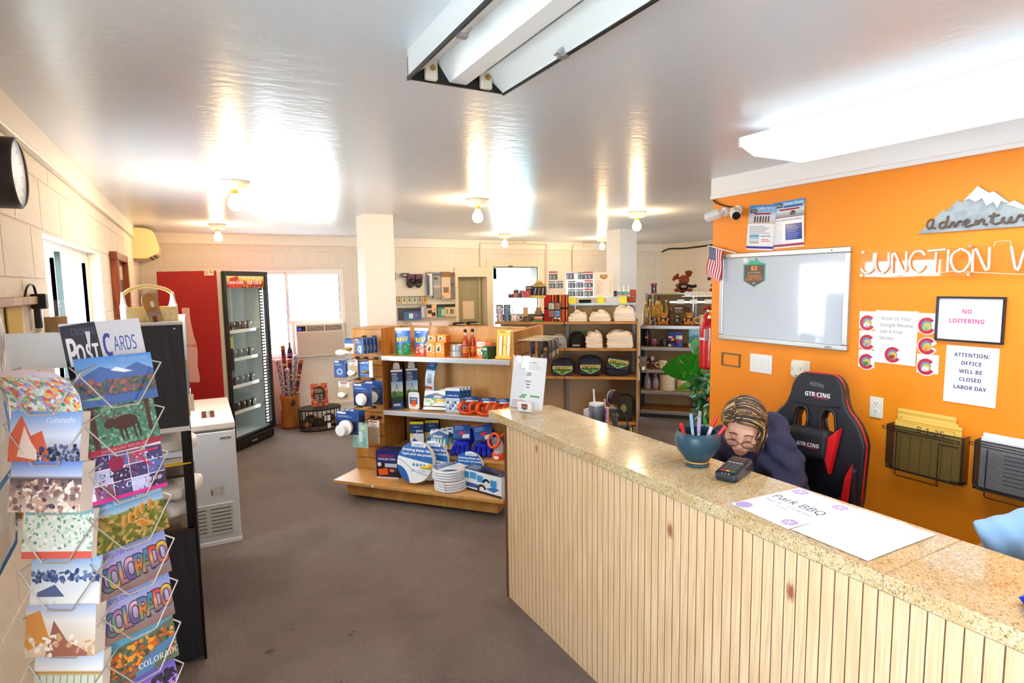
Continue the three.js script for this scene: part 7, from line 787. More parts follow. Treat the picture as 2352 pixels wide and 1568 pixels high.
// pens in a round bowl
{
  const P = [1.715, YT, -1.626];
  const t = thing('pen_bowl', 'dark teal round pen bowl with gold ring at its foot', 'bowl', P); put('bowl', lathe([[0.001, 0.02], [0.045, 0.02], [0.05, 0.03], [0.075, 0.06], [0.0875, 0.09], [0.086, 0.118], [0.078, 0.137], [0.073, 0.137], [0.08, 0.115], [0.082, 0.09], [0.07, 0.062], [0.045, 0.036], [0.001, 0.03]], 40), M(0x274a5c, 0.38), t); put('gold_ring', lathe([[0.044, 0.013], [0.047, 0.016], [0.044, 0.021]], 36), M(0xc99a3a, 0.4), t); put('foot', lathe([[0.001, 0], [0.046, 0], [0.048, 0.006], [0.045, 0.014], [0.001, 0.014]], 36), M(0x274a5c, 0.4), t);
  const pens = [['red capped', 0xd81824, 0xe8e8f0, -0.05, 0.02, -0.075, 0.04, 0.175, 'leaning towards the sign'], ['clear blue', 0x8ab4e0, 0xdfe8f4, -0.012, -0.02, -0.022, -0.02, 0.2, 'standing tallest'], ['violet white', 0xb8a0d8, 0xf0ecf8, 0.0, 0.02, -0.003, 0.03, 0.195, 'beside the clear blue pen'], ['grey', 0x8a8f94, 0x8a8f94, 0.01, -0.03, 0.022, -0.05, 0.205, 'at the back of the bowl'], ['silver white', 0xd0d4dc, 0xc0b8d8, 0.012, 0.03, 0.045, 0.03, 0.16, 'shortest in the middle'], ['bright red', 0xe01c28, 0xe01c28, 0.015, -0.01, 0.08, -0.02, 0.19, 'leaning to the seated person'], ['red ended white', 0xe02030, 0xe8dce8, 0.02, 0.03, 0.095, 0.04, 0.165, 'lying lowest over the rim']];
  const cx = V(0.855, 0, 0.518), cz = V(-0.518, 0, 0.855);            // across and towards the viewer
  for (const [n, c, b, x0, z0, x1, z1, h, l] of pens) { const q = thing('pen', n + ' pen ' + l, 'pen', P, 0, 'pens in the bowl'); const at = (x, y, z) => cx.clone().multiplyScalar(x).addScaledVector(cz, z).setY(y); const a = at(x0 * 0.6, 0.04, z0 * 0.6), e = at(x1, h, z1); put('barrel', rod(a, a.clone().lerp(e, 0.8), 0.0055, 10), M(b, 0.3), q); put('cap', rod(a.clone().lerp(e, 0.62), e, 0.0068, 10), M(c, 0.3), q); }
}
// card terminal
{
  const t = thing('card_terminal', 'dark blue grey card payment terminal with keypad on the counter', 'card terminal', [1.735, YT, -1.462], -1.2); t.scale.setScalar(1.0);
  const k = pq(150, 260, (g, w, h) => { fillR(g, '#20242e', -1, -1, w + 2, h + 2); fillR(g, '#4a3c38', w * 0.12, h * 0.05, w * 0.76, h * 0.24); fillR(g, '#8a4038', w * 0.14, h * 0.06, w * 0.72, h * 0.05); for (let i = 0; i < 4; i++) fillR(g, '#b8c4d0', w * (0.1 + i * 0.2), h * 0.36, w * 0.16, h * 0.05); for (let r = 0; r < 5; r++) for (let c = 0; c < 3; c++) { fillR(g, '#39424e', w * (0.14 + c * 0.25), h * (0.45 + r * 0.078), w * 0.2, h * 0.055); T(g, String(r * 3 + c + 1).slice(-1), w * (0.24 + c * 0.25), h * (0.478 + r * 0.078), 13, '#9fb0bc'); } [['#d82028', 0.1], ['#e8c020', 0.37], ['#28a040', 0.64]].forEach(([c, x]) => fillR(g, c, w * x, h * 0.86, w * 0.22, h * 0.06)); });
  const g = new RoundedBoxGeometry(0.084, 0.05, 0.185, 4, 0.014), p = g.attributes.position; for (let i = 0; i < p.count; i++) { const z = p.getZ(i); if (p.getY(i) > 0) p.setY(i, p.getY(i) * (0.55 - z * 4.2)); } g.computeVertexNormals(); put('body', uvm(g.translate(0, 0.025, 0)), M(0x2c3440, 0.35), t);
  const f = put('keypad_face', paint(new THREE.PlaneGeometry(0.07, 0.165).rotateX(-PI / 2), k), pm(k, 0.3), t); f.position.set(0, 0.0416, 0.0); f.rotation.x = 0.105 * 1.0; put('card_slot', B(-0.03, 0.03, 0.012, 0.016, 0.0915, 0.0935), MT.black, t); put('status_dots', [-0.012, 0, 0.012].map((x) => B(x - 0.002, x + 0.002, 0.03, 0.0325, 0.0905, 0.0925)), M(0xb8c8d8, 0.4), t);
}
// sign-up sheets
{
  const a = pq(190, 240, (g, w, h) => { fillR(g, '#f6f4fb', -1, -1, w + 2, h + 2); g.fillStyle = '#b9a8dc'; for (const [x, y, r] of [[0.14, 0.1, 0.11], [0.82, 0.12, 0.1], [0.12, 0.9, 0.11], [0.86, 0.86, 0.1]]) { g.beginPath(); g.ellipse(w * x, h * y, w * r, w * r, 0, 0, 7); g.fill(); } g.strokeStyle = '#f4f0fa'; g.lineWidth = 2; for (const [x, y] of [[0.14, 0.1], [0.82, 0.12], [0.86, 0.86]]) for (let i = 0; i < 6; i++) { g.beginPath(); g.moveTo(w * x, h * y); g.lineTo(w * x + Math.cos(i) * 20, h * y + Math.sin(i) * 20); g.stroke(); } fillR(g, '#b8b0d8', w * 0.02, h * 0.02, w * 0.12, 4); T(g, 'Park BBQ', w * 0.48, h * 0.42, 38, '#2c3654', ''); T(g, 'Sept. 6ᵗʰ Come Join', w * 0.47, h * 0.56, 17, '#7c7ca0', ''); T(g, '4-7pm', w * 0.45, h * 0.64, 13, '#8a86a4', ''); });
  const b = pq(190, 240, (g, w, h) => { fillR(g, '#f5f6fb', -1, -1, w + 2, h + 2); lines(g, w * 0.08, h * 0.07, w * 0.8, 2, 12, '#c0c4d4', 3); for (let i = 0; i < 10; i++) fillR(g, '#e6e8f0', 0, h * (0.16 + i * 0.08), w, 1); fillR(g, '#e6e8f0', w * 0.5, h * 0.14, 1, h * 0.8); });
  const mkp = (ar) => sheet(0.222, 0.32, 0.0006, (x, y) => 0.0008 + 0.001 * Math.sin(y * 9), ar, 4, 8).rotateX(-PI / 2);
  solo('signup_sheet', mkp(a).rotateY(-PI / 2), pm(a, 0.8), 'white sheet reading Park BBQ with lilac corner flowers on the counter', 'paper', [1.492, YT + 0.0002, -1.165], -0.13 + 0.06); solo('signup_sheet', mkp(b).rotateY(-PI / 2), pm(b, 0.8), 'ruled white sign up sheet overlapping the Park BBQ sheet', 'paper', [1.487, YT + 0.0016, -0.935], -0.02);
}
// blue cushion-like pouch at the picture edge
{
  const a = pq(80, 80, (g, w, h) => { fillR(g, '#1638c0', -1, -1, w + 2, h + 2); g.fillStyle = '#e8384a'; g.beginPath(); g.arc(w * 0.62, h * 0.45, 16, 0, 7); g.fill(); fillR(g, '#f0f0f4', w * 0.7, h * 0.3, 12, 30); });
  const o = solo('blue_pouch', tr(pillow(0.22, 0.2, 0.05, a), 0, 0, 0, -1.35), pm(a, 0.7), 'royal blue cloth pouch with red mark at the counter edge', 'pouch', [1.52, YT + 0.012, -0.46], -2.2);
}
// things on the desk behind the counter
{
  const t = thing('steel_tumbler', 'silver tumbler with a white straw behind the counter', 'tumbler', [2.02, 0.746, -2.69]); put('cup', lathe([[0.001, 0], [0.034, 0], [0.036, 0.02], [0.046, 0.33], [0.043, 0.33], [0.033, 0.02], [0.001, 0.01]], 24), M(0xb4c2d2, 0.25, 0.7), t); put('lid', cyl(0.046, 0.044, 0.012, 0, 0.328, 0, 24), M(0xc8d2dc, 0.3), t); put('straw', rod([0.0, 0.1, 0], [-0.01, 0.42, -0.015], 0.005, 8), M(0xf0e4e8, 0.4), t);
  const b = thing('snack_box', 'purple and white snack box beside the silver tumbler', 'box', [2.0, 0.746, -2.72], 0.3), a = pq(80, 90, (g, w, h) => { fillR(g, '#d8cfe0', -1, -1, w + 2, h + 2); blobs(g, 14, 0, 0, w, h * 0.5, 6, 14, ['#6a2a9a', '#8a4ac0', '#f0e8f4']); fillR(g, '#7a6a80', 0, h * 0.6, w, h * 0.1); }); b.position.set(2.1, 0.746, -2.8); put('carton', pbox(0.15, 0.28, 0.08, { e: a }, 0, 0.14, 0), pm(a, 0.4), b); put('pink_straw', rod([0.05, 0.26, 0.03], [0.06, 0.33, 0.02], 0.006), M(0xe8a0a0, 0.4), b);
  const m = thing('monitor', 'dark monitor seen from behind with a round camera clipped on top', 'monitor', [2.1, 0.746, -2.58], 0.9); put('panel', tr(B(-0.115, 0.115, 0.02, 0.31, -0.012, 0.012, 0.006), 0, 0, 0, -0.1), M(0x39424c, 0.45), m); put('wood_edge', tr(B(0.113, 0.122, 0.08, 0.33, -0.02, 0.014, 0.002), 0, 0, 0, -0.1), M(0xb87a34, 0.5), m); put('stand', [B(-0.05, 0.05, 0, 0.012, -0.06, 0.06, 0.004), B(-0.015, 0.015, 0.01, 0.12, -0.045, -0.03)], MT.black, m); put('clip', [B(-0.06, 0.03, 0.31, 0.325, -0.06, -0.01, 0.004)], MT.black, m); put('lens_head', cyl(0.042, 0.042, 0.03, 0, -0.015, 0, 26).rotateX(PI / 2).rotateY(-0.7).translate(-0.01, 0.385, -0.03), MT.black, m); put('lens_ring', cyl(0.043, 0.04, 0.006, 0, 0.015, 0, 26).rotateX(PI / 2).rotateY(-0.7 + PI).translate(-0.01, 0.385, -0.03), M(0xc8d4e0, 0.3), m); put('cable', tube([[-0.02, 0.34, -0.03], [-0.08, 0.3, 0.03], [-0.11, 0.2, 0.05], [-0.12, 0.06, 0.06]], 0.004, 20, 6), MT.black, m); put('yellow_cable', tube([[-0.13, 0.24, 0.06], [-0.135, 0.1, 0.07], [-0.12, 0.01, 0.07]], 0.007, 14, 6), MT.yellow, m);
}
// ---------------------------------------------------------------- orange wall
const ow = (name, label, cat, z, y, group, off = 0.0005) => { const t = thing(name, label, cat, [XO - off, y, z], -PI / 2, group); t.rotation.order = 'YXZ'; return t; };     // local x = world z, local z = away from the wall
{
  const t = ow('whiteboard', 'blank whiteboard in an aluminium frame on the orange wall', 'whiteboard', -2.638, 1.409), w = 0.84, h = 0.541, al = M(0xc9cdd0, 0.3, 0.7);
  put('board', B(0.02, w - 0.02, 0.02, h - 0.02, 0.002, 0.012), M(0xc8d2de, 0.07, 0, { clearcoat: 0.5, clearcoatRoughness: 0.03 }), t);
  for (const [a, b, c, d] of [[0, w, 0, 0.03], [0, w, h - 0.03, h], [0, 0.03, 0.03, h - 0.03], [w - 0.03, w, 0.03, h - 0.03]]) put('frame_bar', B(a, b, c, d, 0, 0.024, 0.006), al, t);
  for (const x of [0.075, 0.74]) put('frame_clip', ball(0.006, x, h - 0.016, 0.024, 1, 1, 0.5, 8), MT.brass, t);
  const e = pq(60, 24, (g, ww, hh) => { fillR(g, '#c9cdd0', -1, -1, ww + 2, hh + 2); T(g, 'EXPO', ww / 2, hh / 2, 20, '#20242a', 'italic bold'); }); const q = put('maker_mark', paint(new THREE.PlaneGeometry(0.045, 0.018), e), pm(e, 0.4), t); q.position.set(0.74, 0.015, 0.0245);
}
{
  const a = pq(170, 190, (g, w, h) => { fillR(g, '#2aa88c', -1, -1, w + 2, h + 2); poly(g, '#50443c', [[w * 0.05, h * 0.05], [w * 0.95, h * 0.05], [w * 0.95, h * 0.74], [w * 0.5, h * 0.96], [w * 0.05, h * 0.74]]); fillR(g, '#f08a2c', w * 0.36, h * 0.1, w * 0.28, h * 0.18); fillR(g, '#50443c', w * 0.46, h * 0.14, w * 0.1, h * 0.08); T(g, 'JM CROSSROADS', w / 2, h * 0.37, 13, '#d8d0c8', ''); T(g, 'GRAND', w / 2, h * 0.52, 34, '#f08a2c', ''); T(g, 'JUNCTION', w / 2, h * 0.66, 29, '#f08a2c', ''); g.strokeStyle = '#e8e0d8'; g.lineWidth = 3; g.beginPath(); g.arc(w / 2, h * 0.83, 8, 0, 7); g.stroke(); });
  const t = ow('shield_sticker', 'brown shield sticker reading GRAND JUNCTION with green mountains on the whiteboard', 'sticker', -2.385, 1.741, undefined, 0.0132);
  put('shield', paint(planar(ext(shape([[-0.078, 0.14], [-0.078, 0.04], [0, 0], [0.078, 0.04], [0.078, 0.14]]), 0.0012)), a), pm(a, 0.35), t); put('mountains', ext(shape([[-0.05, 0.14], [-0.02, 0.165], [-0.005, 0.155], [0.01, 0.176], [0.03, 0.155], [0.07, 0.14]]), 0.001), M(0x30b494, 0.4), t); put('tape', tr(B(-0.015, 0.015, 0, 0.04, 0, 0.0008), -0.06, 0.15, 0.0002, 0, 0, 0.3), M(0xf0f4f4, 0.15), t);
}
const flyer = (label, z, y, w, h, draw, rz, group) => { const a = pq(230, 290, draw), t = ow('flyer', label, 'flyer', z, y, group, 0.001); t.rotation.z = rz; put('sheet', sheet(w, h, 0.0008, (x, yy) => 0.006 * Math.sin((yy / h) * PI) + (x > 0 ? x * x * 0.25 : 0), a, 6, 8), pm(a, 0.16), t); return t; };
flyer('flyer reading LEARN TO FLY with a row of people', -2.362, 1.962, 0.19, 0.262, (g, w, h) => { fillR(g, '#f4f5f9', -1, -1, w + 2, h + 2); grad2(g, '#2f86d8', '#cfc4b8', 0, 0, w, h * 0.42); T(g, 'LEARN TO FLY', w * 0.6, h * 0.08, 24, '#f4f8fc'); fillR(g, '#1d3f8c', w * 0.05, h * 0.1, w * 0.24, h * 0.07); fillR(g, '#f0c83a', w * 0.08, h * 0.12, w * 0.18, h * 0.025); fillR(g, '#b8303c', w * 0.2, h * 0.18, w * 0.6, h * 0.035); for (let i = 0; i < 6; i++) { fillR(g, ['#3a3040', '#6a4a40', '#2a2c3c', '#7a3a3a', '#3a3c50', '#4a5a7a'][i], w * (0.22 + i * 0.1), h * 0.25, w * 0.055, h * 0.14); } lines(g, w * 0.08, h * 0.47, w * 0.8, 5, 11, '#8a94a8', 4); grad2(g, '#5a9ad8', '#b8a898', w * 0.1, h * 0.66, w * 0.36, h * 0.2); T(g, 'ADVENTURE', w * 0.7, h * 0.69, 15, '#2a4a94'); lines(g, w * 0.55, h * 0.76, w * 0.36, 2, 11, '#c04a50', 4); fillR(g, '#3a3ca8', 0, h * 0.92, w, h * 0.05); }, -0.08, 'drone flyers');
flyer('flyer reading Drone Photo with a blue text box', -2.17, 1.965, 0.2, 0.262, (g, w, h) => { fillR(g, '#f4f5f9', -1, -1, w + 2, h + 2); grad2(g, '#3a92dc', '#8a7f88', 0, 0, w, h * 0.36); fillR(g, '#1d3f8c', w * 0.04, h * 0.04, w * 0.26, h * 0.09); fillR(g, '#f0c83a', w * 0.07, h * 0.07, w * 0.2, h * 0.03); T(g, 'Drone Photo', w * 0.64, h * 0.06, 24, '#d8ecfa'); fillR(g, '#1d3f8c', w * 0.34, h * 0.11, w * 0.6, h * 0.03); fillR(g, '#b8303c', w * 0.22, h * 0.17, w * 0.62, h * 0.035); g.fillStyle = '#3a4038'; g.beginPath(); g.ellipse(w * 0.64, h * 0.27, 20, 14, 0, 0, 7); g.fill(); g.strokeStyle = '#b8bcc0'; g.lineWidth = 3; g.beginPath(); g.arc(w * 0.56, h * 0.32, 18, 3.2, 6); g.stroke(); g.beginPath(); g.arc(w * 0.74, h * 0.32, 18, 3.2, 6); g.stroke(); T(g, '4TH SATURDAY OF EACH MONTH', w * 0.5, h * 0.41, 13, '#3a4a94'); lines(g, w * 0.06, h * 0.47, w * 0.3, 12, 11, '#b0b8c8', 3); fillR(g, '#1d3f9c', w * 0.42, h * 0.5, w * 0.52, h * 0.34); lines(g, w * 0.46, h * 0.54, w * 0.42, 7, 12, '#8aa4dc', 4); fillR(g, '#9c1c48', 0, h * 0.92, w, h * 0.05); }, 0.02, 'drone flyers');
// bullet cameras and their cable
for (const [z, dir, c, face, l] of [[-2.626, [-0.6, -0.3, -0.74], 0xf4f5f6, 0xe8eaec, 'white bullet camera pointing past the wall corner'], [-2.525, [-0.55, -0.35, 0.62], 0xf0f1f2, 0x15161a, 'bullet camera with black face pointing into the room']]) { const t = thing('security_camera', l, 'camera', [XO, 2.213, z], 0, 'security cameras'), d = V(...dir).normalize(), m = M(c, 0.35); put('mount_plate', tr(cyl(0.032, 0.028, 0.012, 0, 0, 0, 24), 0, 0, 0, 0, 0, PI / 2), m, t); put('arm', [rod(V(-0.012, 0, 0), V(-0.035, -0.004, 0), 0.011), ball(0.016, -0.036, -0.006, 0, 1, 1, 1, 12)], m, t); const a = V(-0.036, -0.006, 0), e = a.clone().addScaledVector(d, 0.1), q = new THREE.Quaternion().setFromUnitVectors(V(0, 0, 1), d), body = new RoundedBoxGeometry(0.055, 0.055, 0.1, 3, 0.018); put('camera_body', uvm(body.applyQuaternion(q).translate((a.x + e.x) / 2, (a.y + e.y) / 2, (a.z + e.z) / 2)), m, t); put('lens_face', [rod(e.clone().addScaledVector(d, -0.002), e.clone().addScaledVector(d, 0.003), 0.024, 20)], M(face, 0.2), t); }
solo('camera_cable', tube([[XO - 0.01, 2.225, -2.52], [XO - 0.012, 2.25, -2.62], [XO - 0.012, 2.285, -2.7], [XO + 0.02, 2.33, -2.745], [XO + 0.06, 2.36, -2.74], [XO + 0.08, 2.34, -2.735]], 0.0045, 40, 6), MT.black, 'black cable looping from the cameras round the wall corner', 'cable');
// flag
{
  const a = pq(190, 110, (g, w, h) => { g.translate(0, h); g.scale(1, -1); for (let i = 0; i < 13; i++) fillR(g, i % 2 ? '#f2eef0' : '#c01f36', -1, (h / 13) * i, w + 2, h / 13 + 1); fillR(g, '#2a3f78', -1, -1, w * 0.4 + 1, (h / 13) * 7 + 1); g.fillStyle = '#f4f4f8'; for (let r = 0; r < 9; r++) for (let c = 0; c < (r % 2 ? 5 : 6); c++) { g.beginPath(); g.arc(w * (0.035 + c * 0.066 + (r % 2 ? 0.033 : 0)), (h / 13) * (0.6 + r * 0.72), 2.1, 0, 7); g.fill(); } });
  const t = thing('small_flag', 'small stars and stripes flag on a white stick at the wall corner', 'flag', [XO - 0.045, 1.953, -2.513]); put('stick', rod([0.014, -0.002, 0.005], [0, 0.055, -0.207], 0.004, 8), MT.white, t);
  const g = new THREE.PlaneGeometry(0.19, 0.125, 14, 8).translate(0.095, -0.0625, 0).rotateZ(-PI / 2), p = g.attributes.position; for (let i = 0; i < p.count; i++) { const x = p.getX(i), y = p.getY(i); p.setXYZ(i, 0.006 * Math.sin(y * 40 + x * 20), y, x); } paint(g, a);
  // hoist along the stick, stripes hanging down
  const q = p; for (let i = 0; i < q.count; i++) { const s = -q.getZ(i), yy = q.getY(i); q.setZ(i, -0.195 + (0.125 - s) * 0.93 + yy * 0.1); q.setY(i, yy + 0.05 - (0.125 - s) * 0.28); } g.computeVertexNormals(); put('cloth', g, pm(a, 0.7, { side: THREE.DoubleSide }), t);
}
// small fittings
{
  const t = ow('metal_bracket', 'empty rectangular metal label bracket under the whiteboard', 'bracket', -2.625, 1.24); put('frame', [B(0, 0.145, 0, 0.008, 0, 0.006), B(0, 0.145, 0.075, 0.085, 0, 0.006), B(0, 0.008, 0.008, 0.075, 0, 0.006), B(0.137, 0.145, 0.008, 0.075, 0, 0.006)], M(0x7a6a50, 0.4, 0.6), t); for (const [x, y] of [[0.004, 0.004], [0.141, 0.004], [0.004, 0.08], [0.141, 0.08]]) put('screw', ball(0.004, x, y, 0.006, 1, 1, 0.6, 8), MT.brass, t);
  const s = ow('switch_plate', 'wide white switch plate below the whiteboard', 'light switch', -2.405, 1.227); put('plate', B(0, 0.155, 0, 0.112, 0, 0.006, 0.003), MT.plasticWhite, s); for (let i = 0; i < 3; i++) put('rocker', B(0.018 + i * 0.044, 0.048 + i * 0.044, 0.025, 0.088, 0.005, 0.009, 0.002), MT.white, s);
  const h = ow('thermostat', 'beige box thermostat below the whiteboard', 'thermostat', -2.117, 1.232); put('plate', B(0, 0.107, 0, 0.1, 0, 0.008, 0.004), M(0xe4e2d0, 0.5), h); put('cover', B(0.008, 0.085, 0.012, 0.094, 0.007, 0.032, 0.006), M(0xeceadb, 0.45), h); put('slots', [B(0.018, 0.02, 0.04, 0.06, 0.0315, 0.033), B(0.07, 0.072, 0.045, 0.065, 0.0315, 0.033), B(0.042, 0.05, 0.014, 0.018, 0.0315, 0.033)], MT.black, h);
  const o = ow('wall_outlet', 'cream double power outlet beside the chair', 'outlet', -1.676, 1.088); put('plate', B(0, 0.064, 0, 0.105, 0, 0.006, 0.003), M(0xe9e6d8, 0.4), o); for (const y of [0.033, 0.073]) { const r = put('socket', tr(cyl(0.016, 0.0155, 0.003, 0, 0, 0, 20).rotateX(PI / 2), 0.032, y, 0.006), M(0xf2f0e6, 0.4), o); put('slots', [B(0.024, 0.0265, y - 0.001, y + 0.008, 0.0075, 0.0095), B(0.037, 0.0395, y - 0.001, y + 0.008, 0.0075, 0.0095), B(0.03, 0.034, y - 0.009, y - 0.005, 0.0075, 0.0095)], MT.black, r); }
}
// mountain sign: cut-out boards with script
{
  const t = ow('mountain_sign', 'grey mountain cut-out sign with brown script Adventure on the orange wall', 'sign', -1.49, 1.987), gr = M(0xaab4b8, 0.6, 0, { map: tex(128, 128, (u, v) => { const n = fbm(u, v, 10, 3, 1); return [0.78 + n * 0.3, 0.8 + n * 0.3, 0.82 + n * 0.3]; }, true, 4) });
  const pts = [[0, 0], [0.1, 0.098], [0.112, 0.09], [0.15, 0.132], [0.17, 0.121], [0.226, 0.182], [0.268, 0.148], [0.284, 0.152], [0.338, 0.1], [0.356, 0.106], [0.43, 0.05], [0.49, 0.0]];
  put('rock_board', ext(shape(pts), 0.012, 0.001), gr, t); put('snow_cap', ext(shape([[0.178, 0.13], [0.226, 0.182], [0.268, 0.148], [0.284, 0.152], [0.338, 0.1], [0.32, 0.104], [0.312, 0.112], [0.3, 0.082], [0.286, 0.11], [0.262, 0.095], [0.245, 0.13], [0.222, 0.118], [0.2, 0.132]]), 0.006).translate(0, 0, 0.012), M(0xeef0f4, 0.6), t); put('snow_cap', ext(shape([[0.33, 0.094], [0.356, 0.106], [0.42, 0.056], [0.38, 0.07], [0.36, 0.08]]), 0.006).translate(0, 0, 0.012), M(0xeef0f4, 0.6), t);
  // script word, letter by letter as strokes
  const S = { A: [[[0.75, 1.15], [0.35, 1.15], [0.05, 0.6], [0.3, 0.05], [0.6, 0.4], [0.78, 1.15], [0.7, 0.2], [1.05, 0.05]]], d: [[[0.75, 0.65], [0.35, 0.75], [0.1, 0.35], [0.4, 0.02], [0.7, 0.4], [0.85, 1.5], [0.75, 0.2], [1.1, 0.05]]], v: [[[0, 0.2], [0.25, 0.7], [0.45, 0.05], [0.8, 0.7], [1, 0.6]]], e: [[[0, 0.25], [0.55, 0.5], [0.45, 0.8], [0.15, 0.5], [0.3, 0.03], [0.9, 0.15]]], n: [[[0, 0.1], [0.15, 0.7], [0.2, 0.1], [0.5, 0.7], [0.7, 0.6], [0.7, 0.1], [1, 0.1]]], t: [[[0.2, 0.2], [0.45, 1.35], [0.35, 0.3], [0.55, 0.03], [1, 0.2]], [[0.05, 0.95], [0.85, 1.0]]], u: [[[0, 0.3], [0.15, 0.75], [0.15, 0.2], [0.45, 0.08], [0.7, 0.75], [0.68, 0.15], [1, 0.1]]], r: [[[0, 0.1], [0.3, 0.85], [0.4, 0.7], [0.7, 0.72], [0.6, 0.2], [1, 0.1]]] };
  const brn = M(0x6a564c, 0.6); 'Adventure'.split('').forEach((c, i) => { const s = 0.037, x = 0.035 + i * 0.047; put('script_letter', S[c].map((k) => tube(k.map(([a, b]) => [x + a * s * (i ? 1.25 : 1), 0.016 + b * s, 0.018]), 0.0042, 26, 7)), brn, t); });
}
// acrylic sign with tube lettering
{
  const t = ow('tube_letter_sign', 'clear acrylic panel with white tube lettering JUNCTION W', 'sign', -1.742, 1.79, undefined, 0.001);
  put('panel', B(0, 1.0, 0, 0.135, 0.022, 0.026, 0.002), MT.acrylic, t);
  const tubeM = M(0xd9dfe2, 0.4), LT = { J: [[[0.02, 0.25], [0.3, 0.02], [0.62, 0.15], [0.72, 1]]], U: [[[0.05, 1], [0.08, 0.25], [0.45, 0.0], [0.85, 0.25], [0.9, 1]]], N: [[[0.05, 0], [0.05, 0.9], [0.12, 0.98], [0.85, 0.02], [0.92, 0.1], [0.92, 1]]], C: [[[0.95, 0.78], [0.75, 0.96], [0.4, 0.96], [0.1, 0.6], [0.18, 0.2], [0.55, 0.0], [0.9, 0.2], [0.95, 0.32]]], T: [[[0, 0.97], [0.95, 1.0]], [[0.42, 0], [0.45, 0.9]]], I: [[[0.5, 0], [0.5, 1]]], O: [[[0.5, 1], [0.9, 0.78], [0.98, 0.4], [0.65, 0.02], [0.35, 0.02], [0.05, 0.4], [0.1, 0.78], [0.5, 1]]], W: [[[0, 1], [0.25, 0.0], [0.5, 0.9], [0.75, 0.0], [1, 1]]] };
  [['J', 0.005, 0.09], ['U', 0.075, 0.07], ['N', 0.152, 0.07], ['C', 0.225, 0.075], ['T', 0.308, 0.075], ['I', 0.365, 0.05], ['O', 0.4, 0.075], ['N', 0.482, 0.065], ['W', 0.615, 0.1], ['O', 0.73, 0.075]].forEach(([c, x, w]) => put('letter_tube', LT[c].map((k) => tube(k.map(([a, b]) => [x + a * w, 0.018 + b * 0.1, 0.034]), 0.0052, 30, 8)), tubeM, t));
  for (const [x, y] of [[0.012, 0.125], [0.01, 0.01], [0.47, 0.128], [0.47, 0.006], [0.98, 0.128]]) put('standoff', rod([x, y, 0], [x, y, 0.032], 0.006, 12), MT.chrome, t);
  put('wire', tube([[0.0, 0.012, 0.03], [0.12, 0.0, 0.03], [0.28, 0.004, 0.032], [0.4, 0.02, 0.03], [0.5, 0.014, 0.03], [0.7, 0.0, 0.03]], 0.0015, 30, 5), M(0xf0e4dc, 0.3), t); put('wire', [tube([[0.555, 0.12, 0.03], [0.56, 0.14, 0.032], [0.61, 0.142, 0.032], [0.615, 0.118, 0.03]], 0.0012, 10, 5, false)], M(0xf0e4dc, 0.3), t);
}
// notices
const notice = (name, label, z, y, w, h, draw, rz = 0) => { const a = pq(w * 1000, h * 1000, draw), t = ow(name, label, 'notice', z, y); t.rotation.z = rz; put('sheet', sheet(w, h, 0.0006, (x, yy) => 0.0015 + 0.002 * Math.cos((yy / h) * 3), a, 3, 6), pm(a, 0.75), t); return t; };
notice('notice_sheet', 'white sheet asking Show Us Your Google Review among round stickers', -1.573, 1.369, 0.194, 0.258, (g, w, h) => { fillR(g, '#f6f6fa', -1, -1, w + 2, h + 2); ['Show Us Your', 'Google Review', 'Get A Free', 'Sticker'].forEach((s, i) => T(g, s, w * 0.12, h * (0.15 + i * 0.125), 23, '#5c5c6c', '', 'left')); });
notice('notice_sheet', 'white sheet reading ATTENTION OFFICE WILL BE CLOSED LABOR DAY', -1.253, 1.226, 0.198, 0.256, (g, w, h) => { fillR(g, '#f7f7fb', -1, -1, w + 2, h + 2); ['ATTENTION:', 'OFFICE', 'WILL BE', 'CLOSED', 'LABOR DAY'].forEach((s, i) => T(g, s, w * 0.5, h * (0.16 + i * 0.14), 23, '#2e3460')); }, 0.0);
{ const t = ow('framed_notice', 'black framed white notice reading NO LOITERING in pink', 'notice', -1.398, 1.5), w = 0.258, h = 0.2, a = pq(240, 180, (g, ww, hh) => { fillR(g, '#f8f8fc', -1, -1, ww + 2, hh + 2); T(g, 'NO', ww * 0.46, hh * 0.32, 25, '#d8287c'); T(g, 'LOITERING', ww * 0.46, hh * 0.54, 25, '#d8287c'); }); put('sheet', pbox(w - 0.012, h - 0.012, 0.004, { f: a, e: plain('#222', 1) }, w / 2, h / 2, 0.004), pm(a, 0.3), t); for (const [x0, x1, y0, y1] of [[0, w, 0, 0.009], [0, w, h - 0.009, h], [0, 0.009, 0.009, h - 0.009], [w - 0.009, w, 0.009, h - 0.009]]) put('frame_bar', B(x0, x1, y0, y1, 0, 0.016, 0.002), M(0x16182a, 0.3), t); }
const animals = ['bird', 'grey wolf', 'green trout on its side', 'trout', 'golden lion', 'white goat', 'brown moose'];
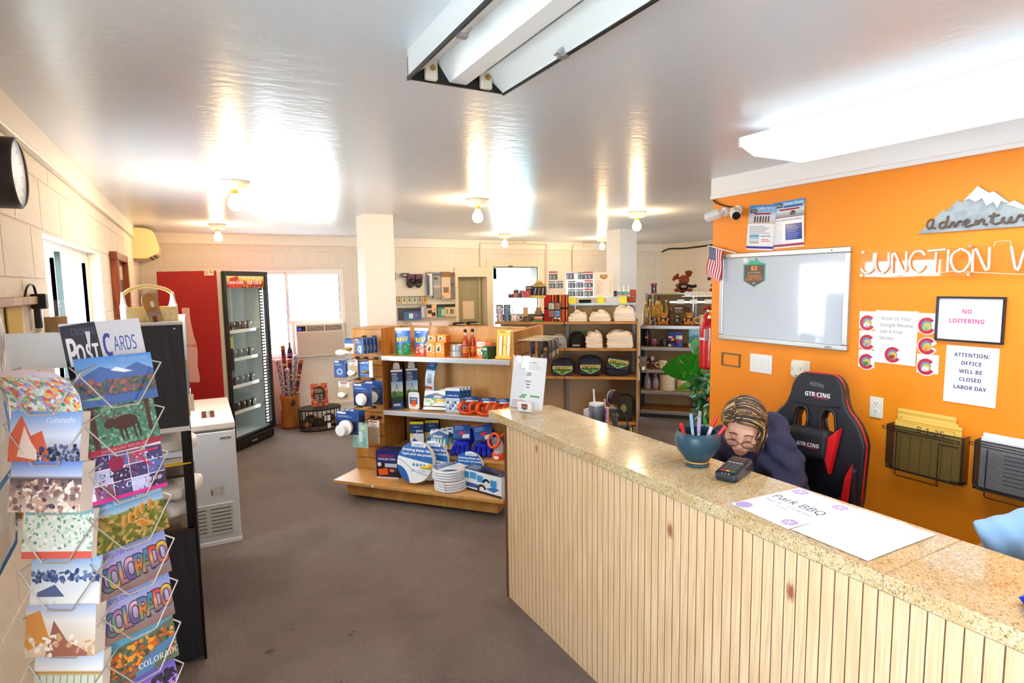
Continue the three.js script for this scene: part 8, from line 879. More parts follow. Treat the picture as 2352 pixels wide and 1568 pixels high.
[[-1.708, 1.562, '#d8dce8', 'pink hummingbird'], [-1.705, 1.464, '#9aa0ac', 'grey donkey'], [-1.704, 1.366, '#3a8a50', 'green leaves'], [-1.436, 1.563, '#8ac070', 'green trout'], [-1.431, 1.468, '#e8a030', 'golden sun'], [-1.43, 1.372, '#f0f0f2', 'white goat'], [-1.578, 1.413, '#8a4a24', 'brown moose']].forEach(([z, y, c, n], i) => {
  const a = pq(92, 92, (g, w, h) => { fillR(g, '#f8f6fa', -1, -1, w + 2, h + 2); g.lineWidth = 17; g.strokeStyle = '#c8203c'; g.beginPath(); g.arc(w / 2, h / 2, 33, 0.5, 5.6); g.stroke(); g.fillStyle = '#3a9ac8'; g.beginPath(); g.arc(w / 2, h / 2, 24, 0, 7); g.fill(); g.fillStyle = '#f2b83a'; g.beginPath(); g.arc(w / 2 + 2, h / 2 + 3, 18, 0, 7); g.fill(); for (let k = 0; k < 20; k++) { g.fillStyle = '#8a1430'; g.beginPath(); g.arc(w / 2 + Math.cos(0.6 + k * 0.25) * 34, h / 2 + Math.sin(0.6 + k * 0.25) * 34, 2, 0, 7); g.fill(); } g.fillStyle = c; g.beginPath(); g.ellipse(w * 0.45, h * 0.62, 17, 12, -0.3, 0, 7); g.fill(); g.fillStyle = 'rgba(60,40,40,.5)'; g.fillRect(w * 0.38, h * 0.66, 14, 4); });
  const t = ow('round_sticker', 'round red letter C sticker with ' + n + ' on the orange wall', 'sticker', z, y, 'round stickers', i === 6 ? 0.0045 : 0.001); const s = new THREE.Shape(); s.absarc(0, 0, 0.0425, 0.35, 2 * PI - 0.35); s.lineTo(0.018, 0); put('face', paint(planar(ext(s, 0.0008, 0, 20)), a), pm(a, 0.35), t);
  if (i !== 4) put('backing', B(-0.042, i < 3 ? 0.038 : 0.05, -0.03, 0.058, -0.0004, 0.0), M(0xf4f2f6, 0.5), t);
});
// wire file holders
function holder(label, z, y, fill) {
  const t = ow('file_holder', label, 'file holder', z, y, 'mesh file holders'), w = 0.318, h = 0.212, blk = M(0x1c1814, 0.45);
  const al = tex(32, 32, (u, v) => (((u * 32) % 8) < 3 || ((v * 32) % 8) < 3 ? 1 : 0), false, 80); al.magFilter = THREE.LinearFilter;
  const mesh = M(0x1c1814, 0.5, 0, { alphaMap: al, transparent: true, side: THREE.DoubleSide });
  put('mesh_front', uvm(new THREE.PlaneGeometry(w, h).translate(w / 2, h / 2, 0.062)), mesh, t); put('mesh_side', uvm(new THREE.PlaneGeometry(0.06, h).rotateY(-PI / 2).translate(0, h / 2, 0.032)), mesh, t); put('mesh_side', uvm(new THREE.PlaneGeometry(0.06, h).rotateY(PI / 2).translate(w, h / 2, 0.032)), mesh, t);
  put('rim', [tube([[0, h, 0.004], [0, h, 0.062], [w, h, 0.062], [w, h, 0.004]], 0.003, 10, 6, false), tube([[0, h, 0.062], [0, 0.02, 0.062], [0.02, 0, 0.062], [w - 0.02, 0, 0.062], [w, 0.02, 0.062], [w, h, 0.062]], 0.003, 10, 6, false), B(0, w, 0, 0.004, 0.004, 0.062)], blk, t);
  put('wire_bracket', [tube([[-0.02, h - 0.022, 0.064], [w * 0.95, h - 0.028, 0.064], [w * 0.95, h - 0.016, 0.066], [-0.02, h - 0.01, 0.066], [-0.02, h - 0.022, 0.064]], 0.002, 10, 5, false), tube([[0.045, h - 0.03, 0.064], [0.045, -0.02, 0.066], [0.045, -0.032, 0.05], [0.225, -0.032, 0.05], [0.225, -0.02, 0.066], [0.225, h - 0.045, 0.064], [0.3, h - 0.045, 0.064]], 0.0022, 10, 5, false)], blk, t);
  return t;
}
holder('black mesh file holder full of yellow envelopes on the orange wall', -1.555, 0.87); holder('black mesh file holder with printed sheets at the picture edge', -1.193, 0.876);
const envA = pq(200, 200, (g, w, h) => { fillR(g, '#eec35a', -1, -1, w + 2, h + 2); g.strokeStyle = '#5a4420'; T(g, '8-1-25', w * 0.62, h * 0.12, 34, '#4a3a1c', '', 'center'); fillR(g, '#d8a83c', 0, h * 0.02, w, 3); for (let i = 0; i < 5; i++) fillR(g, '#d2a540', w * (0.1 + i * 0.18), h * 0.3, 6, h * 0.7); }), envB = pq(100, 60, (g, w, h) => { fillR(g, '#f2cb66', -1, -1, w + 2, h + 2); fillR(g, '#d8a83c', 0, 3, w, 2); });
[[0.028, 0.285, 0.0, envB, 'rearmost yellow envelope, standing highest in the mesh holder'], [0.04, 0.262, 0.01, envB, 'second yellow envelope from the wall'], [0.05, 0.25, 0.035, envB, 'wide yellow envelope reaching out beside the others'], [0.058, 0.236, 0.005, envA, 'front yellow envelope marked 8-1-25']].forEach(([o, h, dx, a, l], i) => { const t = ow('yellow_envelope', l, 'envelope', -1.535 + dx, 0.875, 'yellow envelopes'); t.rotation.z = -0.02 * (i % 2); put('envelope', pbox(0.245, h, 0.006, { f: a, e: plain('#e8bc52', 1) }, 0.1225, h / 2, 0.012 + i * 0.012), pm(a, 0.7), t); });
{ const a = pq(200, 150, (g, w, h) => { fillR(g, '#eceff6', -1, -1, w + 2, h + 2); lines(g, w * 0.3, h * 0.2, w * 0.65, 9, 12, '#8a90a0', 3); }); [[0, 0.235, 'rear'], [1, 0.22, 'front']].forEach(([i, h, l]) => { const t = ow('printed_sheets', l + ' printed white sheets in the second mesh holder', 'papers', -1.183, 0.882, 'papers in the second holder'); put('stack', pbox(0.28, h, 0.008, { f: a, e: plain('#e8eaf0', 1) }, 0.14, h / 2, 0.016 + i * 0.016), pm(a, 0.7), t); }); }
// fire extinguisher on the wall end
{
  const t = thing('fire_extinguisher', 'red fire extinguisher hanging on the end of the orange wall', 'fire extinguisher', [3.07, 1.185, -2.815]), rd = M(0xc40a18, 0.25, 0, { clearcoat: 0.6 });
  put('cylinder', lathe([[0.001, 0], [0.06, 0], [0.067, 0.008], [0.069, 0.02], [0.069, 0.28], [0.06, 0.315], [0.03, 0.338], [0.02, 0.345], [0.001, 0.345]], 28), rd, t); put('label', new THREE.CylinderGeometry(0.0698, 0.0698, 0.12, 16, 1, true, 2.6, 1.5).translate(0, 0.21, 0), M(0xd8d4d4, 0.4), t); put('strap', cyl(0.0705, 0.0705, 0.016, 0, 0.2, 0, 28), M(0xd8d8e0, 0.3), t); put('valve', [cyl(0.018, 0.018, 0.03, 0, 0.345, 0), B(-0.015, 0.015, 0.37, 0.4, -0.02, 0.02, 0.004)], MT.chrome, t); put('pin', ball(0.014, -0.02, 0.375, 0.02, 1, 1, 1, 10), MT.yellow, t);
  put('handle', [tube([[0.01, 0.4, 0], [-0.04, 0.425, 0.01], [-0.075, 0.41, 0.015]], 0.009, 12, 8), tube([[0.01, 0.38, 0], [-0.05, 0.378, 0.01], [-0.06, 0.37, 0.012]], 0.007, 10, 8)], M(0xa00c14, 0.35), t); put('hose', tube([[-0.018, 0.38, 0], [-0.06, 0.37, 0.02], [-0.088, 0.32, 0.03], [-0.1, 0.28, 0.03]], 0.012, 18, 9), rd, t); put('hang_tag', B(-0.1, -0.06, 0.2, 0.28, 0.045, 0.0465), M(0xb8b4b4, 0.6), t); put('wall_hook', B(-0.02, 0.02, 0.3, 0.36, 0.06, 0.095), MT.grey, t);
}
// ---------------------------------------------------------------- chair, people, plants
function mcubes(sdf, c, half, res) {            // surface of a distance field in a cube round c
  const m = new MarchingCubes(res, MT.white, false, false, 160000); m.isolation = 0; const h = res / 2, f = m.field;
  for (let z = 0, q = 0; z < res; z++) for (let y = 0; y < res; y++) for (let x = 0; x < res; x++, q++) f[q] = -sdf(c[0] + half * (x - h) / h, c[1] + half * (y - h) / h, c[2] + half * (z - h) / h);
  m.update();
  const n = m.count, p = new Float32Array(n * 3), nn = new Float32Array(n * 3), e = half / res;
  for (let i = 0; i < n; i++) { const x = c[0] + half * m.positionArray[i * 3], y = c[1] + half * m.positionArray[i * 3 + 1], z = c[2] + half * m.positionArray[i * 3 + 2]; p.set([x, y, z], i * 3); const gx = sdf(x + e, y, z) - sdf(x - e, y, z), gy = sdf(x, y + e, z) - sdf(x, y - e, z), gz = sdf(x, y, z + e) - sdf(x, y, z - e), l = Math.hypot(gx, gy, gz) || 1; nn.set([gx / l, gy / l, gz / l], i * 3); }
  const g = new THREE.BufferGeometry(); g.setAttribute('position', new THREE.BufferAttribute(p, 3)); g.setAttribute('normal', new THREE.BufferAttribute(nn, 3)); return uvm(g);
}
const smin = (a, b, k) => { const h = Math.max(k - Math.abs(a - b), 0) / k; return Math.min(a, b) - h * h * k * 0.25; };
function cap(x, y, z, a, b, r0, r1 = r0) { const bx_ = b[0] - a[0], by = b[1] - a[1], bz = b[2] - a[2], t = Math.max(0, Math.min(1, ((x - a[0]) * bx_ + (y - a[1]) * by + (z - a[2]) * bz) / (bx_ * bx_ + by * by + bz * bz + 1e-9))); return Math.hypot(x - a[0] - bx_ * t, y - a[1] - by * t, z - a[2] - bz * t) - (r0 + (r1 - r0) * t); }
const ell = (x, y, z, c, r) => { const a = (x - c[0]) / r[0], b = (y - c[1]) / r[1], d = (z - c[2]) / r[2], k = Math.hypot(a, b, d); return (k - 1) * Math.min(...r) * (k < 1 ? 1 : 1 / (0.6 + 0.4 * k)); };
const bones = (list, k) => (x, y, z) => list.reduce((d, [a, b, r0, r1]) => smin(d, cap(x, y, z, a, b, r0, r1 ?? r0), k), 9);
function headField(x, y, z) {
  let d = ell(x, y, z, [0, 0.025, -0.012], [0.075, 0.092, 0.096]);
  d = smin(d, ell(x, y, z, [0, -0.04, 0.026], [0.06, 0.074, 0.06]), 0.03); d = smin(d, cap(x, y, z, [0, -0.096, 0.055], [0, -0.075, 0.035], 0.024, 0.04), 0.025);
  for (const s of [-1, 1]) { d = smin(d, cap(x, y, z, [s * 0.036, -0.038, 0.058], [s * 0.045, -0.05, 0.03], 0.026, 0.03), 0.02); d = smin(d, ell(x, y, z, [s * 0.078, -0.012, -0.01], [0.012, 0.033, 0.022]), 0.008); }
  d = smin(d, cap(x, y, z, [-0.036, 0.016, 0.074], [0.036, 0.016, 0.074], 0.014, 0.014), 0.02); d = smin(d, cap(x, y, z, [0, 0.005, 0.084], [0, -0.038, 0.103], 0.009, 0.014), 0.012); for (const s of [-1, 1]) d = smin(d, cap(x, y, z, [s * 0.012, -0.042, 0.093], [s * 0.012, -0.042, 0.09], 0.009), 0.008);
  d = smin(d, cap(x, y, z, [-0.02, -0.074, 0.08], [0.02, -0.074, 0.08], 0.009, 0.009), 0.012);
  for (const s of [-1, 1]) { d = Math.max(d, -(Math.hypot(x - s * 0.032, y + 0.006, z - 0.096) - 0.017)); d = smin(d, Math.hypot(x - s * 0.032, y + 0.006, z - 0.075) - 0.0135, 0.006); }
  return d;
}
const skin = M(0xe6b096, 0.5, 0, { sheen: 0.2 });
function hand(w, dir, up) {           // palm and five bent fingers from the wrist w
  const d = V(...dir).normalize(), u = V(...up).normalize(), s = new THREE.Vector3().crossVectors(d, u), at = (a, b, c) => V(...w).addScaledVector(d, a).addScaledVector(s, b).addScaledVector(u, c).toArray(), L = [[at(0, 0, 0), at(0.05, 0, 0), 0.028, 0.034], [at(0.05, -0.025, 0), at(0.085, -0.025, 0), 0.02], [at(0.05, 0.02, 0), at(0.085, 0.02, 0), 0.02]];
  [[-0.032, 0.068], [-0.011, 0.082], [0.011, 0.076], [0.031, 0.058]].forEach(([b, l]) => { L.push([at(0.085, b, 0.004), at(0.085 + l * 0.5, b * 1.1, 0), 0.0095, 0.009], [at(0.085 + l * 0.5, b * 1.1, 0), at(0.085 + l * 0.9, b * 1.1, -0.022), 0.009, 0.0075]); });
  L.push([at(0.03, -0.03, -0.004), at(0.06, -0.058, -0.01), 0.012, 0.011], [at(0.06, -0.058, -0.01), at(0.092, -0.056, -0.018), 0.011, 0.009]);
  return mcubes(bones(L, 0.008), at(0.085, 0, -0.005), 0.115, 64);
}
// gaming chair
{
  const t = thing('gaming_chair', 'black and red gaming chair with lumbar cushion behind the counter', 'chair', [2.43, 0, -1.705], -PI / 2 + 0.2), lea = M(0x1b1c24, 0.4, 0, { bumpMap: grain, bumpScale: 0.0003 }), rd = M(0xe0161c, 0.38);
  const out = [[-0.2, 0], [-0.27, 0.3], [-0.275, 0.56], [-0.25, 0.645, -0.19, 0.69], [-0.15, 0.73, -0.14, 0.8], [-0.125, 0.86, -0.07, 0.865], [0.07, 0.865], [0.125, 0.86, 0.14, 0.8], [0.15, 0.73, 0.19, 0.69], [0.25, 0.645, 0.275, 0.56], [0.27, 0.3], [0.2, 0]], s = shape(out);
  for (const k of [-1, 1]) { const h = new THREE.Path(); [[0.035, 0.655], [0.055, 0.705], [0.105, 0.705], [0.125, 0.655], [0.12, 0.58], [0.05, 0.6]].forEach(([x, y], i) => (i ? h.lineTo(k * x, y) : h.moveTo(k * x, y))); s.holes.push(h); }
  const q = new THREE.Group(); q.name = 'backrest'; t.add(q); q.position.set(0, 0.45, -0.17); q.rotation.x = -0.09; q.scale.x = 0.8;
  put('shell', ext(s, 0.085, 0.014, 10).translate(0, 0, -0.06), lea, q);
  const pts = s.getPoints(10).map((p) => V(p.x * 1.03, p.y * 1.012, 0.0)); put('red_piping', tube(pts.slice(1, -1), 0.008, 120, 7), rd, q);
  for (const k of [-1, 1]) { put('hole_ring', tube([[k * 0.035, 0.655, 0.028], [k * 0.055, 0.705, 0.028], [k * 0.105, 0.705, 0.028], [k * 0.125, 0.655, 0.028], [k * 0.12, 0.58, 0.028], [k * 0.05, 0.6, 0.028]], 0.009, 40, 7, true, true), MT.black, q);
    put('side_bolster', tr(ext(shape([[0, 0], [0.05, 0.0], [0.085, 0.22], [0.08, 0.42], [0.05, 0.44, 0.035, 0.4], [0.02, 0.2]]).clone(), 0.06, 0.015).scale(k, 1, 1), k * 0.17, 0.02, 0.0), lea, q);
    put('red_panel', tr(ext(shape([[0.0, 0], [0.03, 0], [0.066, 0.2], [0.075, 0.36], [0.045, 0.3], [0.025, 0.15]]), 0.01, 0.002).scale(k, 1, 1), k * 0.172, 0.12, 0.058), rd, q); }
  for (const [y, w] of [[0.73, 0.14], [0.3, 0.12], [0.18, 0.12]]) put('seam', tube([[-w, y, 0.026], [0, y - 0.01, 0.028], [w, y, 0.026]], 0.004, 20, 6), MT.black, q);
  const lum = put('lumbar_cushion', tr(B(-0.13, 0.13, -0.07, 0.09, -0.04, 0.05, 0.04), 0, 0.53, 0.06), M(0x18181e, 0.6), q); for (const k of [-1, 1]) put('red_end', tr(ext(shape([[0, -0.1], [0.035, 0.095], [-0.01, 0.05], [-0.02, -0.05]]), 0.05, 0.01).scale(k, 1, 1), k * 0.135, 0.53, 0.05), rd, lum);
  const lg = art(190, 50, (g, w, h) => { fillR(g, '#1b1c24', -1, -1, w + 2, h + 2); T(g, 'GTR', w * 0.27, h * 0.5, 38, '#f4f4f8', 'bold'); T(g, 'A', w * 0.51, h * 0.5, 38, '#d81c30', 'bold'); T(g, 'CING', w * 0.77, h * 0.5, 38, '#f4f4f8', 'bold'); fillR(g, '#b81c38', w * 0.45, h * 0.88, w * 0.5, 4); }, 1);
  const nm = art(150, 50, (g, w, h) => { fillR(g, '#1b1c24', -1, -1, w + 2, h + 2); T(g, 'Ashley', w * 0.5, h * 0.5, 38, '#8c8e98', ''); }, 1);
  const l1 = put('lettering', paint(new THREE.PlaneGeometry(0.16, 0.04), lg), pm(lg, 0.4), q); l1.position.set(0.0, 0.775, 0.0262); const l2 = put('handwriting', paint(new THREE.PlaneGeometry(0.115, 0.038), nm), pm(nm, 0.4), q); l2.position.set(0.0, 0.825, 0.0262); l2.rotation.z = -0.06; const l3 = put('lettering', paint(new THREE.PlaneGeometry(0.14, 0.034), lg), pm(lg, 0.6), q); l3.position.set(0.01, 0.54, 0.1115);
  put('seat', B(-0.25, 0.25, 0.4, 0.49, -0.2, 0.28, 0.04), lea, t); put('seat_edge', B(-0.27, -0.2, 0.42, 0.52, -0.18, 0.26, 0.03), rd, t);
  for (const k of [-1, 1]) { put('armrest', [B(k * 0.3 - 0.035, k * 0.3 + 0.035, 0.66, 0.69, -0.12, 0.12, 0.012), B(k * 0.3 - 0.02, k * 0.3 + 0.02, 0.42, 0.66, -0.03, 0.03, 0.008)], MT.black, t); }
  put('red_armrest_end', B(0.265, 0.335, 0.645, 0.66, 0.02, 0.12, 0.004), rd, t);
  put('gas_column', cyl(0.03, 0.03, 0.32, 0, 0.09, 0), MT.black, t); for (let i = 0; i < 5; i++) { const a = i * 2 * PI / 5; const f = put('base_arm', rod([0, 0.1, 0], [Math.cos(a) * 0.3, 0.07, Math.sin(a) * 0.3], 0.028, 8, 0.02), MT.black, t); put('castor', tr(cyl(0.03, 0.03, 0.04, 0, -0.02, 0, 14), Math.cos(a) * 0.3, 0.03, Math.sin(a) * 0.3, 0, -a, PI / 2), MT.black2, f); }
}
// seated person leaning over the desk
{
  const t = thing('person', 'person in a navy hooded sweatshirt and glasses bending over the desk', 'person', [0, 0, 0]);
  const Pv = [2.4, 0.63, -1.75], C = [2.34, 0.86, -1.77], S = [2.28, 1.0, -1.77], N = [2.19, 1.07, -1.74], H = V(2.07, 1.152, -1.70), sl = [2.24, 0.97, -1.63], sr = [2.28, 0.985, -1.96], eL = [2.1, 0.835, -1.51], eR = [2.1, 0.84, -2.05], wL = [1.95, 0.79, -1.56], wR = [1.95, 0.79, -1.9], kL = [2.1, 0.56, -1.6], kR = [2.1, 0.56, -1.9];
  const F = V(-0.76, -0.4, 0.47).normalize(), U0 = V(0, 1, 0).addScaledVector(F, F.y * -1).normalize(), Xr = new THREE.Vector3().crossVectors(U0, F), mat = new THREE.Matrix4().makeBasis(Xr, U0, F).multiply(new THREE.Matrix4().makeRotationZ(-0.1)).scale(V(0.95, 0.95, 0.95)).setPosition(H);
  const hg = mcubes(headField, [0, 0, 0.005], 0.135, 84).applyMatrix4(mat), chin = V(0, -0.09, -0.03).applyMatrix4(mat).toArray(), nape = V(0, -0.04, -0.05).applyMatrix4(mat).toArray();
  const core = mcubes(bones([[nape, N, 0.042, 0.055], [N, S, 0.055, 0.09], [S, C, 0.1, 0.12], [C, Pv, 0.12, 0.12], [S, sl, 0.06], [S, sr, 0.06], [sl, eL, 0.05, 0.04], [sr, eR, 0.05, 0.04], [eL, wL, 0.038, 0.026], [eR, wR, 0.038, 0.026], [Pv, kL, 0.075, 0.06], [Pv, kR, 0.075, 0.06], [kL, [2.2, 0.1, -1.62], 0.055, 0.04], [kR, [2.2, 0.1, -1.9], 0.055, 0.04]], 0.03), [2.2, 0.62, -1.75], 0.62, 84);
  const body = put('body', [hg, core, hand(wL, [-0.9, -0.15, -0.35], [0, 1, 0]), hand(wR, [-0.95, -0.15, 0.2], [0, 1, 0])], skin, t);
  const fold = bones([[Pv, C, 0.15, 0.15], [C, S, 0.15, 0.115], [S, sl, 0.105, 0.085], [S, sr, 0.115, 0.09], [sl, eL, 0.082, 0.068], [sr, eR, 0.088, 0.07], [eL, wL, 0.066, 0.045], [eR, wR, 0.066, 0.045], [[2.28, 1.03, -1.94], [2.36, 1.1, -1.86], 0.05, 0.055], [[2.36, 1.1, -1.86], [2.33, 1.11, -1.74], 0.055, 0.055], [[2.33, 1.11, -1.74], [2.23, 1.05, -1.63], 0.055, 0.045], [[2.23, 1.05, -1.63], [2.14, 0.98, -1.64], 0.045, 0.035]], 0.035);
  const hood = mcubes((x, y, z) => fold(x, y, z) + 0.006 * Math.sin(x * 46 + y * 30) * Math.sin(z * 40 + y * 20) + 0.003 * Math.sin(y * 110 + z * 60), [2.2, 0.82, -1.75], 0.47, 96); put('sweatshirt', hood, M(0x2a2c48, 0.92, 0, { bumpMap: grain, bumpScale: 0.001, sheen: 0.3, sheenColor: new THREE.Color(0x555a80) }), t);
  put('shirt', mcubes(bones([[[2.17, 0.9, -1.76], [2.2, 0.8, -1.76], 0.07, 0.1]], 0.02), [2.15, 0.9, -1.76], 0.22, 30), M(0x5a9cc0, 0.85), t); put('jeans', mcubes(bones([[Pv, kL, 0.11, 0.085], [Pv, kR, 0.11, 0.085], [kL, [2.2, 0.12, -1.62], 0.08, 0.07], [kR, [2.2, 0.12, -1.9], 0.08, 0.07]], 0.03), [2.25, 0.36, -1.75], 0.42, 50), M(0x2c3850, 0.9), t); for (const z of [-1.62, -1.9]) put('shoe', ball(0.05, 2.16, 0.048, z, 2.4, 0.95, 1, 14), MT.black2, t);
  // face details, hair and glasses in the head's own axes
  const hd = (g) => g.applyMatrix4(mat);
  put('lips', hd(tube([[-0.022, -0.074, 0.086], [-0.008, -0.0715, 0.0905], [0, -0.073, 0.0912], [0.008, -0.0715, 0.0905], [0.022, -0.074, 0.086]], 0.0034, 16, 7)), M(0xbf7468, 0.45), t); for (const s of [-1, 1]) { put('eyebrow', hd(tube([[s * 0.013, 0.019, 0.0915], [s * 0.032, 0.024, 0.0905], [s * 0.05, 0.017, 0.083]], 0.0032, 10, 5)), M(0x5a3c2c, 0.9), t); put('eyelash', hd(tube([[s * 0.021, -0.012, 0.0865], [s * 0.032, -0.015, 0.0885], [s * 0.044, -0.011, 0.0845]], 0.0014, 10, 5)), MT.black2, t); }
  const gl = put('glasses', hd(mg([...[-1, 1].map((s) => tube(Array.from({ length: 12 }, (_, i) => { const a = i / 12 * 2 * PI; return [s * 0.033 + Math.cos(a) * 0.026, -0.018 + Math.sin(a) * 0.017, 0.11 - Math.abs(Math.cos(a)) * 0.003]; }), 0.0018, 36, 6, true, true)), rod([-0.008, -0.014, 0.11], [0.008, -0.014, 0.11], 0.0018), ...[-1, 1].map((s) => tube([[s * 0.059, -0.014, 0.107], [s * 0.078, -0.012, 0.06], [s * 0.08, -0.008, 0.0], [s * 0.078, -0.025, -0.02]], 0.0022, 14, 6))])), M(0x3a2434, 0.25), t);
  put('lens', hd(mg([-1, 1].map((s) => new THREE.CircleGeometry(0.025, 24).scale(1, 0.66, 1).translate(s * 0.033, -0.018, 0.1085)))), MT.glass, gl);
  const lock = { dark: [], brown: [], blond: [] };
  const gv = V(0, -1, 0).transformDirection(mat.clone().invert());
  for (let i = 0; i < 760; i++) {
    const right = rnd() < 0.7, s = rnd(), z0 = 0.08 - s * 0.17, kz = (z) => Math.sqrt(Math.max(0.08, 1 - ((z + 0.014) / 0.112) ** 2)), o = rr(0.006, 0.022), p0 = -0.45 + rr(-0.06, 0.06), front = Math.max(0, 1 - s * 2), p1_ = right ? rr(1.25, 1.85) : rr(-1.5, -1.2), hang = right ? rr(0.03, 0.1) : rr(0.0, 0.035), dz = rr(-0.035, 0.02) - front * 0.045, pts = [], w = rr(-0.01, 0.01);
    for (let k = 0; k <= 6; k++) { const q = k / 6, f = p0 + (p1_ - p0) * q, z = z0 + q * q * dz + Math.sin(q * 3) * w; pts.push([Math.sin(f) * (0.077 + o) * kz(z), 0.025 + Math.cos(f) * (0.093 + o) * kz(z), z]); }
    const e = pts[6]; pts.push([e[0], e[1] + gv.y * hang * 0.5 - 0.004, e[2] + gv.z * hang * 0.3], [e[0] + (right ? -0.012 : 0.01), e[1] + gv.y * hang - 0.008, e[2] + gv.z * hang * 0.7]);
    const c = rnd(), key = c < 0.45 ? 'dark' : c < 0.72 ? 'brown' : 'blond', g = new THREE.TubeGeometry(new THREE.CatmullRomCurve3(pts.map((p) => V(...p))), 14, key === 'blond' ? 0.0027 : 0.0038, 5); lock[key].push(g);
  }
  const scalp = mcubes((x, y, z) => Math.max(ell(x, y, z, [0, 0.028, -0.016], [0.084, 0.1, 0.104]), z * 0.85 - y * 0.6 + 0.022), [0, 0.02, -0.01], 0.135, 60);
  put('hair', hd(mg([scalp, ...lock.dark])), M(0x2e2320, 0.5), t); put('hair_lowlights', hd(mg(lock.brown)), M(0x6a4c34, 0.5), t); put('hair_highlights', hd(mg(lock.blond)), M(0xd9b67c, 0.45), t);
}
// second person, only a sleeve in view
{
  const t = thing('person', 'person in a light blue short sleeved shirt at the picture edge', 'person', [0, 0, 0]); const Pv = [2.5, 0.63, -0.36], C = [2.4, 0.86, -0.38], S = [2.33, 1.07, -0.4], sr = [2.2, 1.07, -0.63], sl = [2.24, 1.07, -0.15], m = [2.11, 0.97, -0.79], eR = [2.05, 0.88, -0.86], eL = [2.05, 0.88, -0.05], wR = [1.95, 0.8, -0.7], wL = [1.95, 0.8, -0.2];
  const hm = new THREE.Matrix4().makeRotationY(-PI / 2).setPosition(2.24, 1.34, -0.39);
  put('body', [mcubes(headField, [0, 0, 0.005], 0.135, 60).applyMatrix4(hm), mcubes(bones([[[2.27, 1.28, -0.39], S, 0.05, 0.08], [S, C, 0.11, 0.13], [C, Pv, 0.13, 0.13], [S, sr, 0.07], [S, sl, 0.07], [sr, eR, 0.052, 0.042], [sl, eL, 0.052, 0.042], [eR, wR, 0.04, 0.028], [eL, wL, 0.04, 0.028], [Pv, [2.15, 0.56, -0.5], 0.08, 0.06], [Pv, [2.15, 0.56, -0.22], 0.08, 0.06], [[2.15, 0.56, -0.5], [2.2, 0.1, -0.5], 0.055, 0.04], [[2.15, 0.56, -0.22], [2.2, 0.1, -0.22], 0.055, 0.04]], 0.03), [2.25, 0.7, -0.38], 0.64, 72), hand(wR, [-0.95, -0.1, 0.2], [0, 1, 0]), hand(wL, [-0.95, -0.1, -0.2], [0, 1, 0])], skin, t);
  const d = bones([[Pv, C, 0.16, 0.17], [C, S, 0.17, 0.12], [S, sr, 0.1, 0.088], [S, sl, 0.1, 0.088], [sr, m, 0.084, 0.08], [sl, [2.12, 0.96, -0.09], 0.084, 0.08]], 0.03), dx = V(m[0] - sr[0], m[1] - sr[1], m[2] - sr[2]).normalize();
  put('shirt', mcubes((x, y, z) => Math.max(d(x, y, z) + 0.004 * Math.sin(x * 50 + z * 70) * Math.sin(y * 60), (x - m[0]) * dx.x + (y - m[1]) * dx.y + (z - m[2]) * dx.z - 0.03), [2.3, 0.82, -0.4], 0.52, 90), M(0x8fb8e0, 0.85), t); put('trousers', mcubes(bones([[Pv, [2.15, 0.56, -0.5], 0.11, 0.085], [Pv, [2.15, 0.56, -0.22], 0.11, 0.085], [[2.15, 0.56, -0.5], [2.2, 0.12, -0.5], 0.08, 0.07], [[2.15, 0.56, -0.22], [2.2, 0.12, -0.22], 0.08, 0.07]], 0.03), [2.28, 0.36, -0.36], 0.44, 40), M(0x3a4458, 0.9), t); put('hair', ball(0.1, 2.255, 1.385, -0.39, 1, 0.85, 0.9), M(0x4a3828, 0.8), t); for (const z of [-0.5, -0.22]) put('shoe', ball(0.05, 2.16, 0.048, z, 2.4, 0.95, 1, 12), MT.black2, t);
  const s = thing('desk_stool', 'round black stool under the light blue shirted person', 'stool', [2.52, 0, -0.36]); put('seat', cyl(0.19, 0.19, 0.05, 0, 0.41, 0, 26), MT.black, s); for (let i = 0; i < 4; i++) put('leg', rod([Math.cos(i * PI / 2 + 0.78) * 0.2, 0, Math.sin(i * PI / 2 + 0.78) * 0.2], [Math.cos(i * PI / 2 + 0.78) * 0.12, 0.41, Math.sin(i * PI / 2 + 0.78) * 0.12], 0.014), MT.steel, s);
}
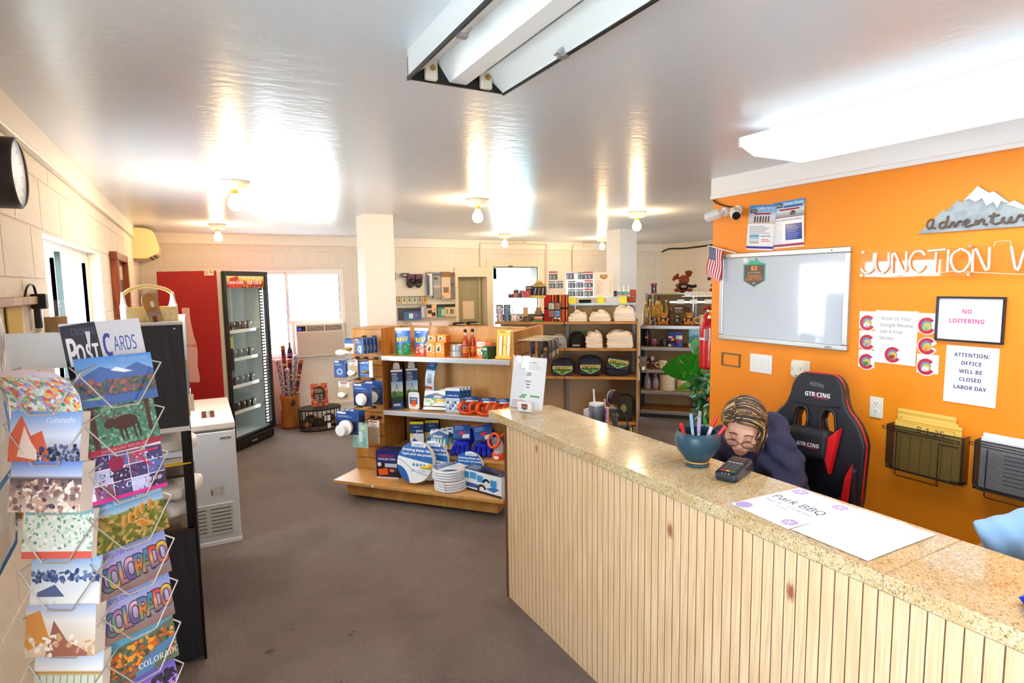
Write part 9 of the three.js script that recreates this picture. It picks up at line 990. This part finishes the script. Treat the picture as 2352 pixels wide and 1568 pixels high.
// plants behind the wall corner
{
  const base = [3.52, 0, -3.38], potM = M(0x7a5238, 0.6);
  const t = thing('split_leaf_plant', 'large split leaf plant drooping behind the fire extinguisher', 'plant', base); put('pot', lathe([[0.001, 0], [0.13, 0], [0.17, 0.3], [0.18, 0.3], [0.175, 0.33], [0.15, 0.33], [0.14, 0.28], [0.001, 0.28]]), potM, t); put('soil', cyl(0.14, 0.14, 0.01, 0, 0.275, 0), M(0x2c1e14, 0.95), t);
  const lf = M(0x2f8a24, 0.32, 0, { transmission: 0.15, thickness: 0, map: tex(128, 256, (u, v) => { const r = Math.abs(u - 0.5), vein = Math.abs(Math.sin((v * 9 + r * 5) * PI)) < 0.1 || r < 0.02; return mixc([0.62, 0.86, 0.42], vein ? [1, 1, 0.6] : [0.95, 1, 0.8], vein ? 0.8 : fbm(u, v, 12, 2, 1)); }) }), lf2 = M(0x7fb83a, 0.35, 0, { transmission: 0.2, thickness: 0 });
  function leaf(parent, name, w, l, notches, at, rot, m, bend = 1.2) { const s = shape([[0, 0], [-w * 0.75, -l * 0.02, -w, l * 0.35], [-w * 0.95, l * 0.75, 0, l], [w * 0.95, l * 0.75, w, l * 0.35], [w * 0.75, -l * 0.02, 0, 0]]); for (let i = 0; i < notches; i++) for (const k of [-1, 1]) { const y = l * (0.28 + i * 0.17), hh = new THREE.Path(); hh.moveTo(k * w * 0.2, y); hh.quadraticCurveTo(k * w * 0.5, y + l * 0.02, k * w * 0.72, y + l * 0.1); hh.quadraticCurveTo(k * w * 0.5, y + l * 0.085, k * w * 0.2, y); s.holes.push(hh); } let g = new THREE.ExtrudeGeometry(s, { depth: 0.0015, bevelEnabled: false, curveSegments: 10 }); g = planar(bare(g)); const p = g.attributes.position; for (let i = 0; i < p.count; i++) { const x = p.getX(i), y = p.getY(i); p.setZ(i, p.getZ(i) - bend * y * y + Math.abs(x) * 0.25 - Math.abs(x) * Math.abs(x) * 1.2); } g.computeVertexNormals(); const o = put(name, g, m, parent); o.position.set(...at); o.rotation.set(...rot); return o; }
  const L = [[0.13, 0.3, 2, [-0.03, 1.14, 0.1], [0.35, -0.35, 2.05], lf], [0.05, 0.25, 0, [-0.06, 1.03, 0.14], [0.5, -0.5, 2.6], lf2], [0.09, 0.2, 2, [0.05, 1.2, 0.06], [0.3, 0, 0.9], lf], [0.1, 0.24, 2, [0.1, 1.12, 0.0], [0.2, 0.3, -0.8], lf]];
  for (const [w, l, n, at, rot, m] of L) { leaf(t, 'leaf', w, l, n, at, rot, m); put('stem', tube([[0, 0.28, 0], [at[0] * 0.4, 0.7, at[2] * 0.6], at], 0.007, 14, 6), M(0x5a8a34, 0.5), t); }
  const u = thing('umbrella_plant', 'bushy variegated umbrella plant beside the orange wall end', 'plant', [3.36, 0, -3.12]); put('pot', lathe([[0.001, 0], [0.09, 0], [0.12, 0.24], [0.11, 0.24], [0.1, 0.22], [0.001, 0.22]]), potM, u);
  const sg = (() => { const g = new THREE.CircleGeometry(1, 10).scale(0.018, 0.045, 1).translate(0, 0.045, 0), p = g.attributes.position; for (let i = 0; i < p.count; i++) p.setZ(i, -p.getY(i) * p.getY(i) * 3 + Math.abs(p.getX(i)) * 0.4); g.computeVertexNormals(); return g; })(), gm = [M(0x1f6a2a, 0.3), M(0x3a8a38, 0.3), M(0x2a5a3c, 0.3), M(0xb8c46a, 0.35)];
  for (let i = 0; i < 17; i++) { const y = 1.08 - i * 0.024 + rr(-0.03, 0.03), x = -0.02 + rr(-0.1, 0.1) - (i < 8 ? 0.02 : 0), z = 0.04 + rr(-0.04, 0.08); const st = put('stem', tube([[0, 0.22, 0], [x * 0.3, 0.5, z * 0.2], [x, y, z]], 0.004, 10, 5), M(0x4a6a34, 0.6), u); const n = 7; for (let k = 0; k < n; k++) { const o = put('leaf', sg, gm[(i * 3 + k) % 9 === 0 ? 3 : (i + k) % 3], st); o.position.set(x, y, z); o.rotation.set(-0.4 + rr(-0.2, 0.2), rr(-0.2, 0.2), k / n * 2 * PI + i, 'XYZ'); } }
  const f = put('red_flower', [0, 1, 2, 3].map((k) => tr(sg.clone(), -0.02, 0.92, 0.14, -0.6, 0, k * 1.5)), M(0xc8201c, 0.4), u);
}
// ---------------------------------------------------------------- shadows and hand-over
for (const P of PAGES) P.t.needsUpdate = true;
scene.traverse((o) => { if (o.isMesh) { o.castShadow = true; o.receiveShadow = true; } else if (o.isLight && !o.isRectAreaLight) o.castShadow = true; });
renderer.render(scene, camera);
